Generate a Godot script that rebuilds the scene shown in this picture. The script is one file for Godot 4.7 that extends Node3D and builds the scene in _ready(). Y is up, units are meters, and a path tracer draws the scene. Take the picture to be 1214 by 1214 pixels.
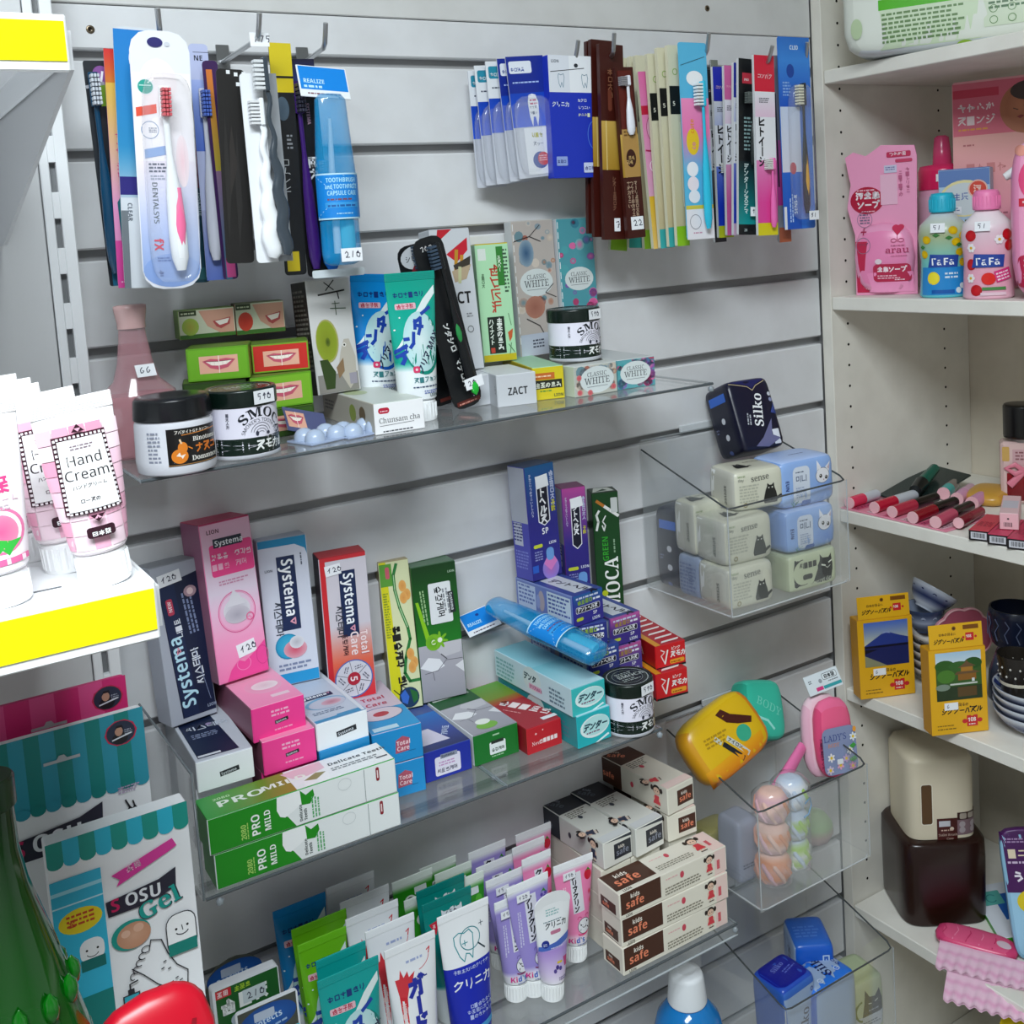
extends Node3D
# A shop's slatwall of tooth brushes, toothpaste and toiletries between a metal gondola and a white bookcase. Units are metres, y is up.

const KANA := {"ス":"118125 82825519 5689","モ":"2171 1585 41475888","カ":"13837969 414519","デ":"1161 1474 444719 7182 8191","テ":"2171 1484 545719","ン":"1233 184782","タ":"4115 32825619 3467",
"ー":"1585","|":"5159","ク":"4114 32825619","リ":"2126 71757 7175594","ニ":"2272 1787","ジ":"2132 1435 194883 7081 8091","ソ":"1224 826529","パ":"3219 5279 8090918180","グ":"4114 32725619 7081 8091",
"ズ":"118125 72724519 4689 8081 9091","ル":"313419 616894","シ":"2132 1435 194883","マ":"128255 3568","ッ":"2435 4455 847749","サ":"1383 3136 717659","キ":"2373 1685 4159","レ":"212884","イ":"715316 5459",
"ト":"3139 3475","ド":"3139 3475 6172 7181","ピ":"212888 2573 8090918180","プ":"12726639 8090918180","フ":"12826639","ミ":"2274 2476 1788","ハ":"3219 6289","ア":"118165 445719","ヘ":"154288","ホ":"1383 4149 3518 7588",
"ケ":"3115 2383 635739","ロ":"2282882822","ガ":"13737969 414519 7081 8091","ウ":"5152 25238375 7549","オ":"1383 616959 6319","ヒ":"212888 8326","エ":"2272 5257 1787","コ":"2282 8287 1787","ナ":"1383 515629","チ":"7132 1484 525639",
"ラ":"2171 148439","メ":"8119 3377","ム":"413787 6798","バ":"3219 5279 7081 8091","ギ":"2363 1675 4159 7081 8091","ユ":"2373 6368 1888",
"の":"523718143262847659","つ":"1352848659","や":"1464846656 324169","わ":"3139 153385768 5685","か":"135347 4118 7285","し":"31374886","い":"121738 7386","う":"3263 25657749","す":"1383 51564554 5949","お":"1363 41482657868 7384","こ":"2272 262787",
"く":"621558","り":"2126 71757559","み":"22523718 1686 7589","め":"3156 6237 15527486","ん":"4119 4567 8789","に":"1219 4373 4787","ら":"4153 2427 65877","て":"1282 5458 7989","を":"1272 411537 8456 4889","き":"2272 1474 5176 2788","け":"1219 3484 617759","ま":"1383 2575 5158 3787",
"日":"2282882822 2585","本":"1383 5159 5317 5387 3777","製":"1141 2125 1343 6165 818574 1686 5619 4959 5689","歯":"5153 5173 1484 24292989 89848 5356 3647 7667","磨":"1181 1119 2373 3136 6366 4787 46485888","薬":"1181 3131 7171 3373 33366373 1686 5659 6819 6889","用":"2129 2181818979 2484 2787 5159",
"予":"2171 7154 1585 555949","防":"1119 113125 3614 4383 6163 535639 567679","全":"511451 5184 3474 3777 1888 5458","身":"4132 282 28227278 2474 2676 188886 8449","泡":"1122 1425 1927 415 32827768 4464664 484 8","葉":"1181 3133 7173 2484 4446 6446 1686 5659 6819 6889","生":"312 4 2383 2686 1989 5159","人":"515519 5589",
"大":"1383 515519 5589","力":"13837969 415519","産":"1181 2484 2729 2666","恵":"2272 5155 2474 2575 1888","漏":"1122 1425 1927 3181 3139 4484","景":"3171 3474 1686 3878 5659","風":"1119 1181 8189 3474 5458 3777","槽":"1149 3131 2383 4747 4878","膿":"1129 2131 4181 4484 4589 4949","臭":"5141 3171 3575 1787 5719 5789","消":"1122 1425 1927 5153 4474 4479 7479 4676","口":"2282882822","児":"2126 4181 4585 3719 6789","新":"1141 2125 1646 3139 6155 6585 7579","乳":"1131 2449 1747 7178 8889","毛":"7123 2474 1686 5158898 9","馬":"2126 2181 2373 2575 2685 8679 6979 2829 4748 5657","足":"3171747 4313134 5458 3437 1989","入":"415519 5589","首":"3142 1484 3474 3979 3676",
"시":"311751 3157 8189","스":"511751 5187 1989","테":"1151 1454 1757 1117 5474 7179 9199","마":"12525717121 8189 8595","잇":"2141435323 2143 7175 371957 3759","몸":"2161632321 4346 1686 4797 2868","을":"3161633331 1686 2777 7779 2979","생":"311551 6175 7181 81875 4868","각":"1151 5155 8186 8494 2777 7779","한":"3252 1363 2555 7187 7484 2989",
"토":"2171 2474 2776 2127 5658 1989","탈":"1151 1353 1656 1116 7186 3777 2979","케":"1151 5119 2454 5474 7179 9199","어":"2151535727 2127 8189 5585","숨":"511451 5174 1686 5658 2777 2979","결":"1151 5116 6373 7186 3777 2979","나":"1118 1868 8189 8595","트":"2171 2474 2776 2127 1989","미":"1252571712 8189","니":"1118 1868 8189"}
var M := {}
var GL := {}
var FN := []
var used := {}
var MC := {}

# --- a mesh under construction: vertex-coloured triangles, solid shapes and flat print laid on a face (millimetres) ---
class Pt:
	var g
	var V := PackedVector3Array()
	var N := PackedVector3Array()
	var C := PackedColorArray()
	var o := Vector3.ZERO
	var ux := Vector3.RIGHT
	var uy := Vector3.UP
	var nn := Vector3.BACK
	var k := 0
	var w := .0
	var h := .0
	var S := Vector3.ONE
	var T := Transform2D()
	var mp = null
	var mx := 1e9

	func t3(a: Vector3, b: Vector3, c: Vector3, na: Vector3, nb: Vector3, nc: Vector3, ca: Color, cb: Color, cc: Color) -> void:
		if (b - a).cross(c - a).dot(na + nb + nc) > .0:
			V.append(a); V.append(c); V.append(b); N.append(na); N.append(nc); N.append(nb); C.append(ca); C.append(cc); C.append(cb)
		else:
			V.append(a); V.append(b); V.append(c); N.append(na); N.append(nb); N.append(nc); C.append(ca); C.append(cb); C.append(cc)

	func q3(a: Vector3, b: Vector3, c: Vector3, d: Vector3, n: Vector3, col: Color) -> void:
		t3(a, b, c, n, n, n, col, col, col); t3(a, c, d, n, n, n, col, col, col)

	func box(c: Vector3, s: Vector3, cols, b := .0006) -> void:
		var hs := s * .5
		b = minf(b, minf(hs.x, minf(hs.y, hs.z)) * .45)
		var cc = cols if cols is Array else [cols, cols, cols, cols, cols, cols]
		var P := []
		for i in 8:
			var sg := Vector3(1 if i & 1 else -1, 1 if i & 2 else -1, 1 if i & 4 else -1)
			P.append([c + sg * (hs - Vector3(0, b, b)), c + sg * (hs - Vector3(b, 0, b)), c + sg * (hs - Vector3(b, b, 0))])
		var cid := [[2, 3], [5, 1], [4, 0]]
		for ax in 3:
			var u := (ax + 1) % 3
			var v := (ax + 2) % 3
			for s2 in 2:
				var n := Vector3.ZERO
				n[ax] = 1.0 if s2 else -1.0
				var base := (1 << ax) if s2 else 0
				q3(P[base][ax], P[base | (1 << u)][ax], P[base | (1 << u) | (1 << v)][ax], P[base | (1 << v)][ax], n, cc[cid[ax][s2]])
			for su in 2:
				for sv in 2:
					var n2 := Vector3.ZERO
					n2[u] = 1.0 if su else -1.0
					n2[v] = 1.0 if sv else -1.0
					var i0 := ((1 << u) if su else 0) | ((1 << v) if sv else 0)
					q3(P[i0][u], P[i0 | (1 << ax)][u], P[i0 | (1 << ax)][v], P[i0][v], n2.normalized(), cc[cid[u][su]])
		for i in 8:
			var n3 := Vector3(1 if i & 1 else -1, 1 if i & 2 else -1, 1 if i & 4 else -1).normalized()
			t3(P[i][0], P[i][1], P[i][2], n3, n3, n3, cc[0], cc[0], cc[0])

	# a grid of rings: rows of equal length, closed round; smooth normals
	func skin(rows: Array, cols: Array, closed := true, cap := 3) -> void:
		var m: int = rows[0].size()
		var nr := []
		for i in rows.size():
			var r := PackedVector3Array()
			for j in m:
				var a: Vector3 = rows[mini(i + 1, rows.size() - 1)][j] - rows[maxi(i - 1, 0)][j]
				var j0 := (j - 1 + m) % m if closed else maxi(j - 1, 0)
				var j1 := (j + 1) % m if closed else mini(j + 1, m - 1)
				var b: Vector3 = rows[i][j1] - rows[i][j0]
				r.append(b.cross(a).normalized())
			nr.append(r)
		for i in rows.size() - 1:
			for j in (m if closed else m - 1):
				var j1 := (j + 1) % m
				t3(rows[i][j], rows[i + 1][j], rows[i + 1][j1], nr[i][j], nr[i + 1][j], nr[i + 1][j1], cols[i], cols[i + 1], cols[i + 1])
				t3(rows[i][j], rows[i + 1][j1], rows[i][j1], nr[i][j], nr[i + 1][j1], nr[i][j1], cols[i], cols[i + 1], cols[i])
		for e in 2:
			if cap & (1 << e):
				var row: PackedVector3Array = rows[0] if e == 0 else rows[-1]
				var mid := Vector3.ZERO
				for p in row: mid += p / m
				var other: Vector3 = Vector3.ZERO
				for p in (rows[1] if e == 0 else rows[-2]): other += p / m
				var n: Vector3 = (row[1] - row[0]).cross(row[2 % m] - row[0]).normalized()
				if m > 4: n = (row[m / 3] - row[0]).cross(row[2 * m / 3] - row[0]).normalized()
				if n.dot(mid - other) < 0: n = -n
				var c: Color = cols[0] if e == 0 else cols[-1]
				for j in m: t3(mid, row[j], row[(j + 1) % m], n, n, n, c, c, c)

	# lathe round y: profile of [radius, y] in metres, colours per point or one; sx, sz squash
	func lathe(c: Vector3, prof: Array, cols, n := 24, sx := 1.0, sz := 1.0, pw := 2.0) -> void:
		var rows := []
		var cl := []
		for i in prof.size():
			var r := PackedVector3Array()
			for j in n:
				var a := TAU * j / n
				var ca := cos(a)
				var sa := sin(a)
				if pw != 2.0:
					ca = signf(ca) * pow(absf(ca), 2.0 / pw); sa = signf(sa) * pow(absf(sa), 2.0 / pw)
				r.append(c + Vector3(ca * prof[i][0] * sx, prof[i][1], -sa * prof[i][0] * sz))
			rows.append(r)
			cl.append(cols[i] if cols is Array else cols)
		skin(rows, cl, true, 3)

	# a tube along points; radii one or per point; rx:rz flattening about z
	func tube(pts: Array, rad, col: Color, n := 8, flat := 1.0) -> void:
		var rows := []
		var cl := []
		var prev := Vector3.ZERO
		for i in pts.size():
			var d: Vector3 = (pts[mini(i + 1, pts.size() - 1)] - pts[maxi(i - 1, 0)]).normalized()
			var side := (d.cross(Vector3.BACK) if absf(d.z) < .9 else d.cross(Vector3.UP)).normalized()
			if prev != Vector3.ZERO and absf(d.dot(prev)) < .95:
				side = (prev - d * d.dot(prev)).normalized()
			prev = side
			var up := side.cross(d).normalized()
			var r: float = rad[i] if rad is Array else rad
			var row := PackedVector3Array()
			for j in n:
				var a := TAU * j / n
				row.append(pts[i] + side * cos(a) * r + up * sin(a) * r * flat)
			rows.append(row); cl.append(col)
		skin(rows, cl, true, 3)

	# a prism: outline (Vector2 in the plane ux, uy from o, metres) and thickness along nn, centred
	func prism(out: PackedVector2Array, th: float, cf: Color, cs: Color) -> void:
		var idx := Geometry2D.triangulate_polygon(out)
		var P := []
		for p in out: P.append(o + ux * p.x + uy * p.y)
		var z := nn * th * .5
		for i in range(0, idx.size(), 3):
			t3(P[idx[i]] + z, P[idx[i + 1]] + z, P[idx[i + 2]] + z, nn, nn, nn, cf, cf, cf)
			t3(P[idx[i]] - z, P[idx[i + 1]] - z, P[idx[i + 2]] - z, -nn, -nn, -nn, cf, cf, cf)
		var area := .0
		for i in out.size():
			var q: Vector2 = out[(i + 1) % out.size()]
			area += out[i].cross(q)
		for i in out.size():
			var j := (i + 1) % out.size()
			var d: Vector3 = (P[j] - P[i]).normalized()
			var n := d.cross(nn) * signf(area)
			q3(P[i] - z, P[j] - z, P[j] + z, P[i] + z, n, cs)

	# --- print on a face ---
	func face(id: String) -> Pt:
		k = 0
		T = Transform2D()
		mp = null
		mx = 1e9
		var s := S
		match id:
			"f": o = Vector3(-s.x / 2, 0, s.z / 2); ux = Vector3.RIGHT; uy = Vector3.UP; nn = Vector3.BACK; w = s.x * 1000; h = s.y * 1000
			"t": o = Vector3(-s.x / 2, s.y, s.z / 2); ux = Vector3.RIGHT; uy = Vector3.FORWARD; nn = Vector3.UP; w = s.x * 1000; h = s.z * 1000
			"l": o = Vector3(-s.x / 2, 0, -s.z / 2); ux = Vector3.BACK; uy = Vector3.UP; nn = Vector3.LEFT; w = s.z * 1000; h = s.y * 1000
			"r": o = Vector3(s.x / 2, 0, s.z / 2); ux = Vector3.FORWARD; uy = Vector3.UP; nn = Vector3.RIGHT; w = s.z * 1000; h = s.y * 1000
		return self

	func at(x: float, y: float, deg := .0, sc := 1.0) -> Pt:
		T = Transform2D(deg_to_rad(deg), Vector2(sc, sc), .0, Vector2(x, y))
		return self

	func tri(a: Vector2, b: Vector2, c: Vector2, ca: Color, cb: Color, cc: Color) -> void:
		a = T * a; b = T * b; c = T * c
		_tri(a, b, c, ca, cb, cc, 0)

	func _tri(a: Vector2, b: Vector2, c: Vector2, ca: Color, cb: Color, cc: Color, dep: int) -> void:
		if mp != null and dep < 9:
			var e0 := absf(a.x - b.x)
			var e1 := absf(b.x - c.x)
			var e2 := absf(c.x - a.x)
			var m := maxf(e0, maxf(e1, e2))
			if m > mx:
				if m == e0:
					_tri(a, (a + b) / 2, c, ca, ca.lerp(cb, .5), cc, dep + 1); _tri((a + b) / 2, b, c, ca.lerp(cb, .5), cb, cc, dep + 1)
				elif m == e1:
					_tri(a, b, (b + c) / 2, ca, cb, cb.lerp(cc, .5), dep + 1); _tri(a, (b + c) / 2, c, ca, cb.lerp(cc, .5), cc, dep + 1)
				else:
					_tri(a, b, (c + a) / 2, ca, cb, cc.lerp(ca, .5), dep + 1); _tri((c + a) / 2, b, c, cc.lerp(ca, .5), cb, cc, dep + 1)
				return
		var off := .00008 + k * .000035
		if mp != null:
			var A = mp.call(a.x * .001, a.y * .001, off)
			var B = mp.call(b.x * .001, b.y * .001, off)
			var D = mp.call(c.x * .001, c.y * .001, off)
			t3(A[0], B[0], D[0], A[1], B[1], D[1], ca, cb, cc)
		else:
			var z := o + nn * off
			t3(z + (ux * a.x + uy * a.y) * .001, z + (ux * b.x + uy * b.y) * .001, z + (ux * c.x + uy * c.y) * .001, nn, nn, nn, ca, cb, cc)

	func rectg(x: float, y: float, ww: float, hh: float, bl: Color, br: Color, tr: Color, tl: Color) -> Pt:
		k += 1
		var a := Vector2(x, y); var b := Vector2(x + ww, y); var c := Vector2(x + ww, y + hh); var d := Vector2(x, y + hh)
		tri(a, b, c, bl, br, tr); tri(a, c, d, bl, tr, tl)
		return self

	func rect(x: float, y: float, ww: float, hh: float, c) -> Pt:
		var q := Color(c)
		return rectg(x, y, ww, hh, q, q, q, q)

	func grad(x: float, y: float, ww: float, hh: float, bot, top) -> Pt:
		return rectg(x, y, ww, hh, Color(bot), Color(bot), Color(top), Color(top))

	func poly(pts: Array, c) -> Pt:
		k += 1
		var q := Color(c)
		var pp := PackedVector2Array()
		for i in range(0, pts.size(), 2): pp.append(Vector2(pts[i], pts[i + 1]))
		var idx := Geometry2D.triangulate_polygon(pp)
		for i in range(0, idx.size(), 3): tri(pp[idx[i]], pp[idx[i + 1]], pp[idx[i + 2]], q, q, q)
		return self

	func ell(cx: float, cy: float, rx: float, ry: float, c, n := 20, c2 = null) -> Pt:
		k += 1
		var q := Color(c)
		var e := Color(c2) if c2 != null else q
		for i in n:
			var a := TAU * i / n
			var b := TAU * (i + 1) / n
			tri(Vector2(cx, cy), Vector2(cx + rx * cos(a), cy + ry * sin(a)), Vector2(cx + rx * cos(b), cy + ry * sin(b)), q, e, e)
		return self

	func ring(cx: float, cy: float, rx: float, ry: float, wd: float, c, a0 := .0, a1 := 360.0, n := 28) -> Pt:
		k += 1
		var q := Color(c)
		for i in n:
			var a := deg_to_rad(lerpf(a0, a1, float(i) / n))
			var b := deg_to_rad(lerpf(a0, a1, float(i + 1) / n))
			var p0 := Vector2(cx + rx * cos(a), cy + ry * sin(a)); var p1 := Vector2(cx + rx * cos(b), cy + ry * sin(b))
			var r0 := Vector2(cx + (rx - wd) * cos(a), cy + (ry - wd) * sin(a)); var r1 := Vector2(cx + (rx - wd) * cos(b), cy + (ry - wd) * sin(b))
			tri(p0, p1, r1, q, q, q); tri(p0, r1, r0, q, q, q)
		return self

	func line(pts: Array, wd: float, c) -> Pt:
		k += 1
		var q := Color(c)
		for i in range(0, pts.size() - 3, 2):
			var a := Vector2(pts[i], pts[i + 1])
			var b := Vector2(pts[i + 2], pts[i + 3])
			var d := (b - a).normalized() * wd * .5
			var s := Vector2(-d.y, d.x)
			a -= d * .7; b += d * .7
			tri(a - s, b - s, b + s, q, q, q); tri(a - s, b + s, a + s, q, q, q)
		return self

	func rr(x: float, y: float, ww: float, hh: float, r: float, c) -> Pt:
		var pts := []
		for i in 4:
			var cx := x + (ww - r if i == 0 or i == 3 else r)
			var cy := y + (hh - r if i < 2 else r)
			for j in 5:
				var a := deg_to_rad(i * 90 + j * 22.5)
				pts.append(cx + r * cos(a)); pts.append(cy + r * sin(a))
		return poly(pts, c)

	# latin text from the font's outlines; size = cap height in mm; returns its width
	func txt(s: String, x: float, y: float, size: float, c, f := 1, wide := 1.0, arc := .0) -> float:
		k += 1
		var q := Color(c)
		var sc := size / .457
		var px := x
		for ch in s:
			var G = g.glyph(ch, f)
			var v: PackedVector2Array = G[0]
			for i in range(0, v.size(), 3):
				var a := v[i] * sc; var b := v[i + 1] * sc; var d := v[i + 2] * sc
				if arc == .0:
					tri(Vector2(px + a.x * wide, y + a.y), Vector2(px + b.x * wide, y + b.y), Vector2(px + d.x * wide, y + d.y), q, q, q)
				else:
					var P := []
					for p in [a, b, d]:
						var an: float = (px + p.x * wide) / arc
						P.append(Vector2(sin(an) * (arc + p.y), y - arc + cos(an) * (arc + p.y)))
					tri(P[0], P[1], P[2], q, q, q)
			px += G[1] * sc * wide
		return px - x

	func tw(s: String, size: float, f := 1, wide := 1.0) -> float:
		var r := .0
		for ch in s: r += g.glyph(ch, f)[1] * size / .457 * wide
		return r

	func ctxt(s: String, cx: float, y: float, size: float, c, f := 1, wide := 1.0) -> Pt:
		txt(s, cx - tw(s, size, f, wide) / 2, y, size, c, f, wide)
		return self

	# brush-stroke lettering for kana, kanji and hangul; (x, y) lower left of the first em, size in mm
	func jp(s: String, x: float, y: float, size: float, c, wd := .13, vert := false, sl := .0) -> Pt:
		k += 1
		var i := 0
		for ch in s:
			var key: String = "|" if vert and ch == "ー" else ch
			if g.KANA.has(key):
				for st in g.KANA[key].split(" ", false):
					var pts := []
					for j in range(0, st.length() - 1, 2):
						var yy: float = size * (1.0 - st.unicode_at(j + 1) * .1 + 4.8)
						var xx: float = size * (st.unicode_at(j) - 48) * .1
						pts.append(x + xx + yy * sl + (.0 if vert else i * size * .98)); pts.append(y + yy - (i * size * .98 if vert else .0))
					k -= 1
					line(pts, size * wd, c)
			elif ch != " ":
				k -= 1
				txt(ch, x + (.0 if vert else i * size * .98), y + size * .1 - (i * size if vert else .0), size * .75, c)
			i += 1
		return self

	# rows too small to read in the photograph
	func fine(x: float, y: float, ww: float, rows: int, pitch: float, c, seedv := 1) -> Pt:
		k += 1
		var q := Color(c)
		var rg := RandomNumberGenerator.new()
		rg.seed = seedv
		for i in rows:
			var px := x
			while px < x + ww * (.75 + .25 * rg.randf()):
				var l := minf(pitch * rg.randf_range(.4, 1.5), x + ww - px)
				var yy := y - i * pitch
				var a := Vector2(px, yy); var b := Vector2(px + l, yy); var d := Vector2(px + l, yy + pitch * .5); var e := Vector2(px, yy + pitch * .5)
				tri(a, b, d, q, q, q); tri(a, d, e, q, q, q)
				px += l + pitch * .3
		return self

	# handwritten digits
	func num(s: String, x: float, y: float, size: float, c = "2a2a44") -> Pt:
		var D := {"0": "4123274868743352 41", "1": "5148", "2": "234163653888", "3": "2261755568482 7", "4": "61257 5 5248", "5": "7131346467583 8", "6": "6134385876655", "7": "217148", "8": "51336557384 8 35715", "9": "7351346358"}
		for ch in s:
			for st in D.get(ch, "").split(" ", false):
				var pts := []
				for j in range(0, st.length() - 1, 2):
					pts.append(x + size * (st.unicode_at(j) - 48) * .09); pts.append(y + size * (1.0 - (st.unicode_at(j + 1) - 48) * .1))
				line(pts, size * .1, c)
			x += size * .75
		return self

func glyph(ch: String, f: int) -> Array:
	var key := "%d%s" % [f, ch]
	if not GL.has(key):
		var m := TextMesh.new()
		m.font = FN[f]; m.text = ch; m.font_size = 64; m.pixel_size = .01; m.depth = .0; m.curve_step = 5.0
		m.horizontal_alignment = HORIZONTAL_ALIGNMENT_LEFT; m.vertical_alignment = VERTICAL_ALIGNMENT_BOTTOM
		var v := PackedVector2Array()
		if ch != " ":
			var a = m.get_mesh_arrays()
			for i in a[12]: v.append(Vector2(a[0][i].x, a[0][i].y - .16))
		GL[key] = [v, FN[f].get_char_size(ch.unicode_at(0), 64).x * .01]
	return GL[key]

func P() -> Pt:
	var p := Pt.new()
	p.g = self
	return p

func mesh_of(p: Pt) -> ArrayMesh:
	var a := []
	a.resize(Mesh.ARRAY_MAX)
	a[Mesh.ARRAY_VERTEX] = p.V; a[Mesh.ARRAY_NORMAL] = p.N; a[Mesh.ARRAY_COLOR] = p.C
	var m := ArrayMesh.new()
	m.add_surface_from_arrays(Mesh.PRIMITIVE_TRIANGLES, a)
	return m

func part(called: String, p: Pt, mat: Material, parent: Node3D, label := "") -> MeshInstance3D:
	var o := MeshInstance3D.new()
	o.name = called
	o.mesh = mesh_of(p)
	o.material_override = mat
	parent.add_child(o, true)
	if label: o.set_meta("label", label)
	return o

func numbered(n: String) -> String:
	used[n] = used.get(n, -1) + 1
	return n if used[n] == 0 else "%s_%03d" % [n, used[n]]

func thing(called: String, label: String, cat: String, at: Vector3, rot := Vector3.ZERO, group := "") -> Node3D:
	var o := Node3D.new()
	o.name = numbered(called)
	add_child(o)
	o.position = at; o.rotation = rot
	o.set_meta("label", label); o.set_meta("category", cat)
	if group: o.set_meta("group", group)
	return o

func struct(called: String) -> Node3D:
	var o := Node3D.new()
	o.name = called
	add_child(o)
	o.set_meta("kind", "structure")
	return o

func mat(rough: float, spec := .5, a := 1.0, metal := .0) -> StandardMaterial3D:
	var m := StandardMaterial3D.new()
	m.vertex_color_use_as_albedo = true; m.vertex_color_is_srgb = true
	m.roughness = rough; m.metallic_specular = spec; m.metallic = metal
	return m

func clear(c: Color, rough := .05) -> StandardMaterial3D:
	var m := StandardMaterial3D.new()
	m.transparency = BaseMaterial3D.TRANSPARENCY_ALPHA
	m.albedo_color = c; m.roughness = rough
	m.metallic_specular = .5
	return m

# a folded carton: body with its print, and the tuck flap of the end that faces the shopper
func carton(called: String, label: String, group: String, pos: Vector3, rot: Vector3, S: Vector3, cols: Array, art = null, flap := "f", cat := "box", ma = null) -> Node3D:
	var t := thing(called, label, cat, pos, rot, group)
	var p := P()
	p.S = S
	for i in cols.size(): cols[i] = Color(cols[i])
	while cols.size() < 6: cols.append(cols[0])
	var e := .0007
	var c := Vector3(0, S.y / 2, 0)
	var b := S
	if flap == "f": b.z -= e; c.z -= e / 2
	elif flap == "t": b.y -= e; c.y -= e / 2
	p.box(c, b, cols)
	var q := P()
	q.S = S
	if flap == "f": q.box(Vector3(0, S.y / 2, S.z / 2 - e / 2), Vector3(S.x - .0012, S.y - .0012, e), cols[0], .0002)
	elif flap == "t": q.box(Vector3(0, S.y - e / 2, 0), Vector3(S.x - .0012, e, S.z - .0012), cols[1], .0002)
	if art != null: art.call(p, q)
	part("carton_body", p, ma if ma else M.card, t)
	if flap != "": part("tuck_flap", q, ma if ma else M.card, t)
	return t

# a small paper price sticker standing proud of a face
func sticker(t: Node3D, at: Vector3, w: float, h: float, rot: Vector3, s: String) -> void:
	var q := P()
	q.box(Vector3.ZERO, Vector3(w, h, .0003), Color("eef0f4"), .0001)
	q.S = Vector3(w, 0, .0003)
	q.face("f")
	q.o.y = -h / 2
	q.num(s, w * 1000 * .12, h * 1000 * .2, h * 1000 * .62)
	var o := part("price_sticker", q, M.paper, t)
	o.position = at; o.rotation = rot
# --- toothpaste tube standing on its cap ---
func paste_tube(label: String, group: String, pos: Vector3, roll: float, H: float, W: float, o: Dictionary) -> Node3D:
	var t := thing("paste_tube" if not o.has("called") else o.called, label, "tube", pos, Vector3(o.get("pitch", .0), o.get("yaw", .0), roll), group)
	var cr: float = o.get("cr", W * .33)
	var ch: float = o.get("ch", .022)
	var cc := Color(o.get("cap", "f2f4f6"))
	var c := P()
	c.lathe(Vector3.ZERO, [[cr * .96, .0], [cr, .001], [cr * .97, ch * .9], [cr * .93, ch], [cr * .5, ch + .0005]], cc, 24)
	for i in 24:
		var a := TAU * i / 24
		c.box(Vector3(cos(a) * cr * .985, ch * .5, sin(a) * cr * .985), Vector3(.0012, ch * .7, .0012), cc, .0002)
	part("cap", c, M.card, t)
	var b0 := ch + .0006
	var cz := .009
	var hb := H - b0 - cz
	var r0: float = o.get("r", cr * 1.04)
	var bands: Array = o.bands
	var aw := func(s: float) -> float: return lerpf(r0, W / 2, pow(s, .75))
	var bw := func(s: float) -> float: return maxf(.0009, r0 * (1.0 - pow(s, 1.4)) * (.72 + .28 * (1 - s)))
	var rows := []
	var cols := []
	var ts := []
	for i in 13: ts.append(i / 12.0)
	for bd in bands:
		ts.append(bd[0])
	ts.sort()
	var m := 28
	for q in [[.55, .0], [.93, .0]]:
		var r := PackedVector3Array()
		for j in m: r.append(Vector3(cos(TAU * j / m) * r0 * q[0], b0, -sin(TAU * j / m) * r0 * q[0]))
		rows.append(r); cols.append(Color(bands[0][1]))
	for s in ts:
		var r := PackedVector3Array()
		var a: float = aw.call(s)
		var b: float = bw.call(s)
		for j in m: r.append(Vector3(cos(TAU * j / m) * a, b0 + .0015 + (hb - .0015) * s, -sin(TAU * j / m) * b))
		rows.append(r)
		var col := Color(bands[-1][1])
		for i in bands.size():
			if s <= bands[i][0]:
				var p0 = bands[maxi(i - 1, 0)]
				var f: float = .0 if i == 0 else (s - p0[0]) / maxf(bands[i][0] - p0[0], 1e-5)
				col = Color(p0[1]).lerp(Color(bands[i][1]), f)
				break
		cols.append(col)
	var p := P()
	p.skin(rows, cols, true, 3)
	p.w = W * 1000; p.h = hb * 1000
	p.mx = 4.0
	p.mp = func(x: float, y: float, off: float) -> Array:
		var s := clampf(y / hb, .0, 1.0)
		var a: float = aw.call(s)
		var b: float = bw.call(s)
		var u := clampf(x / a, -.985, .985)
		var z := sqrt(1.0 - u * u)
		var n := Vector3(u / a, .0, z / b).normalized()
		return [Vector3(u * a, b0 + y, b * z) + n * (off + .0001), n]
	if o.has("art"): o.art.call(p)
	part("tube_body", p, M.gloss, t)
	var k := P()
	var kc := Color(o.get("crimp", bands[-1][1]))
	if o.get("round", false):
		k.o = Vector3(0, H - cz - .0005, 0)
		var out := PackedVector2Array()
		for i in 13:
			var a := PI * i / 12
			out.append(Vector2(cos(a) * W * .49, sin(a) * .013 + .001))
		out.append(Vector2(-W * .49, -.002)); out.append(Vector2(W * .49, -.002))
		k.prism(out, .0016, kc, kc)
	else:
		k.box(Vector3(0, H - cz / 2, 0), Vector3(W, cz, .0019), kc, .0006)
		for i in 5: k.box(Vector3(0, H - cz * (.2 + .15 * i), 0), Vector3(W * .985, .0005, .0023), kc, .0001)
	part("crimp_seal", k, M.gloss, t)
	if o.has("price"):
		sticker(t, Vector3(o.price[0], H - .016, .0042), o.price[1], .009, Vector3(-.06, 0, 0), o.price[2])
	return t

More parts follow.
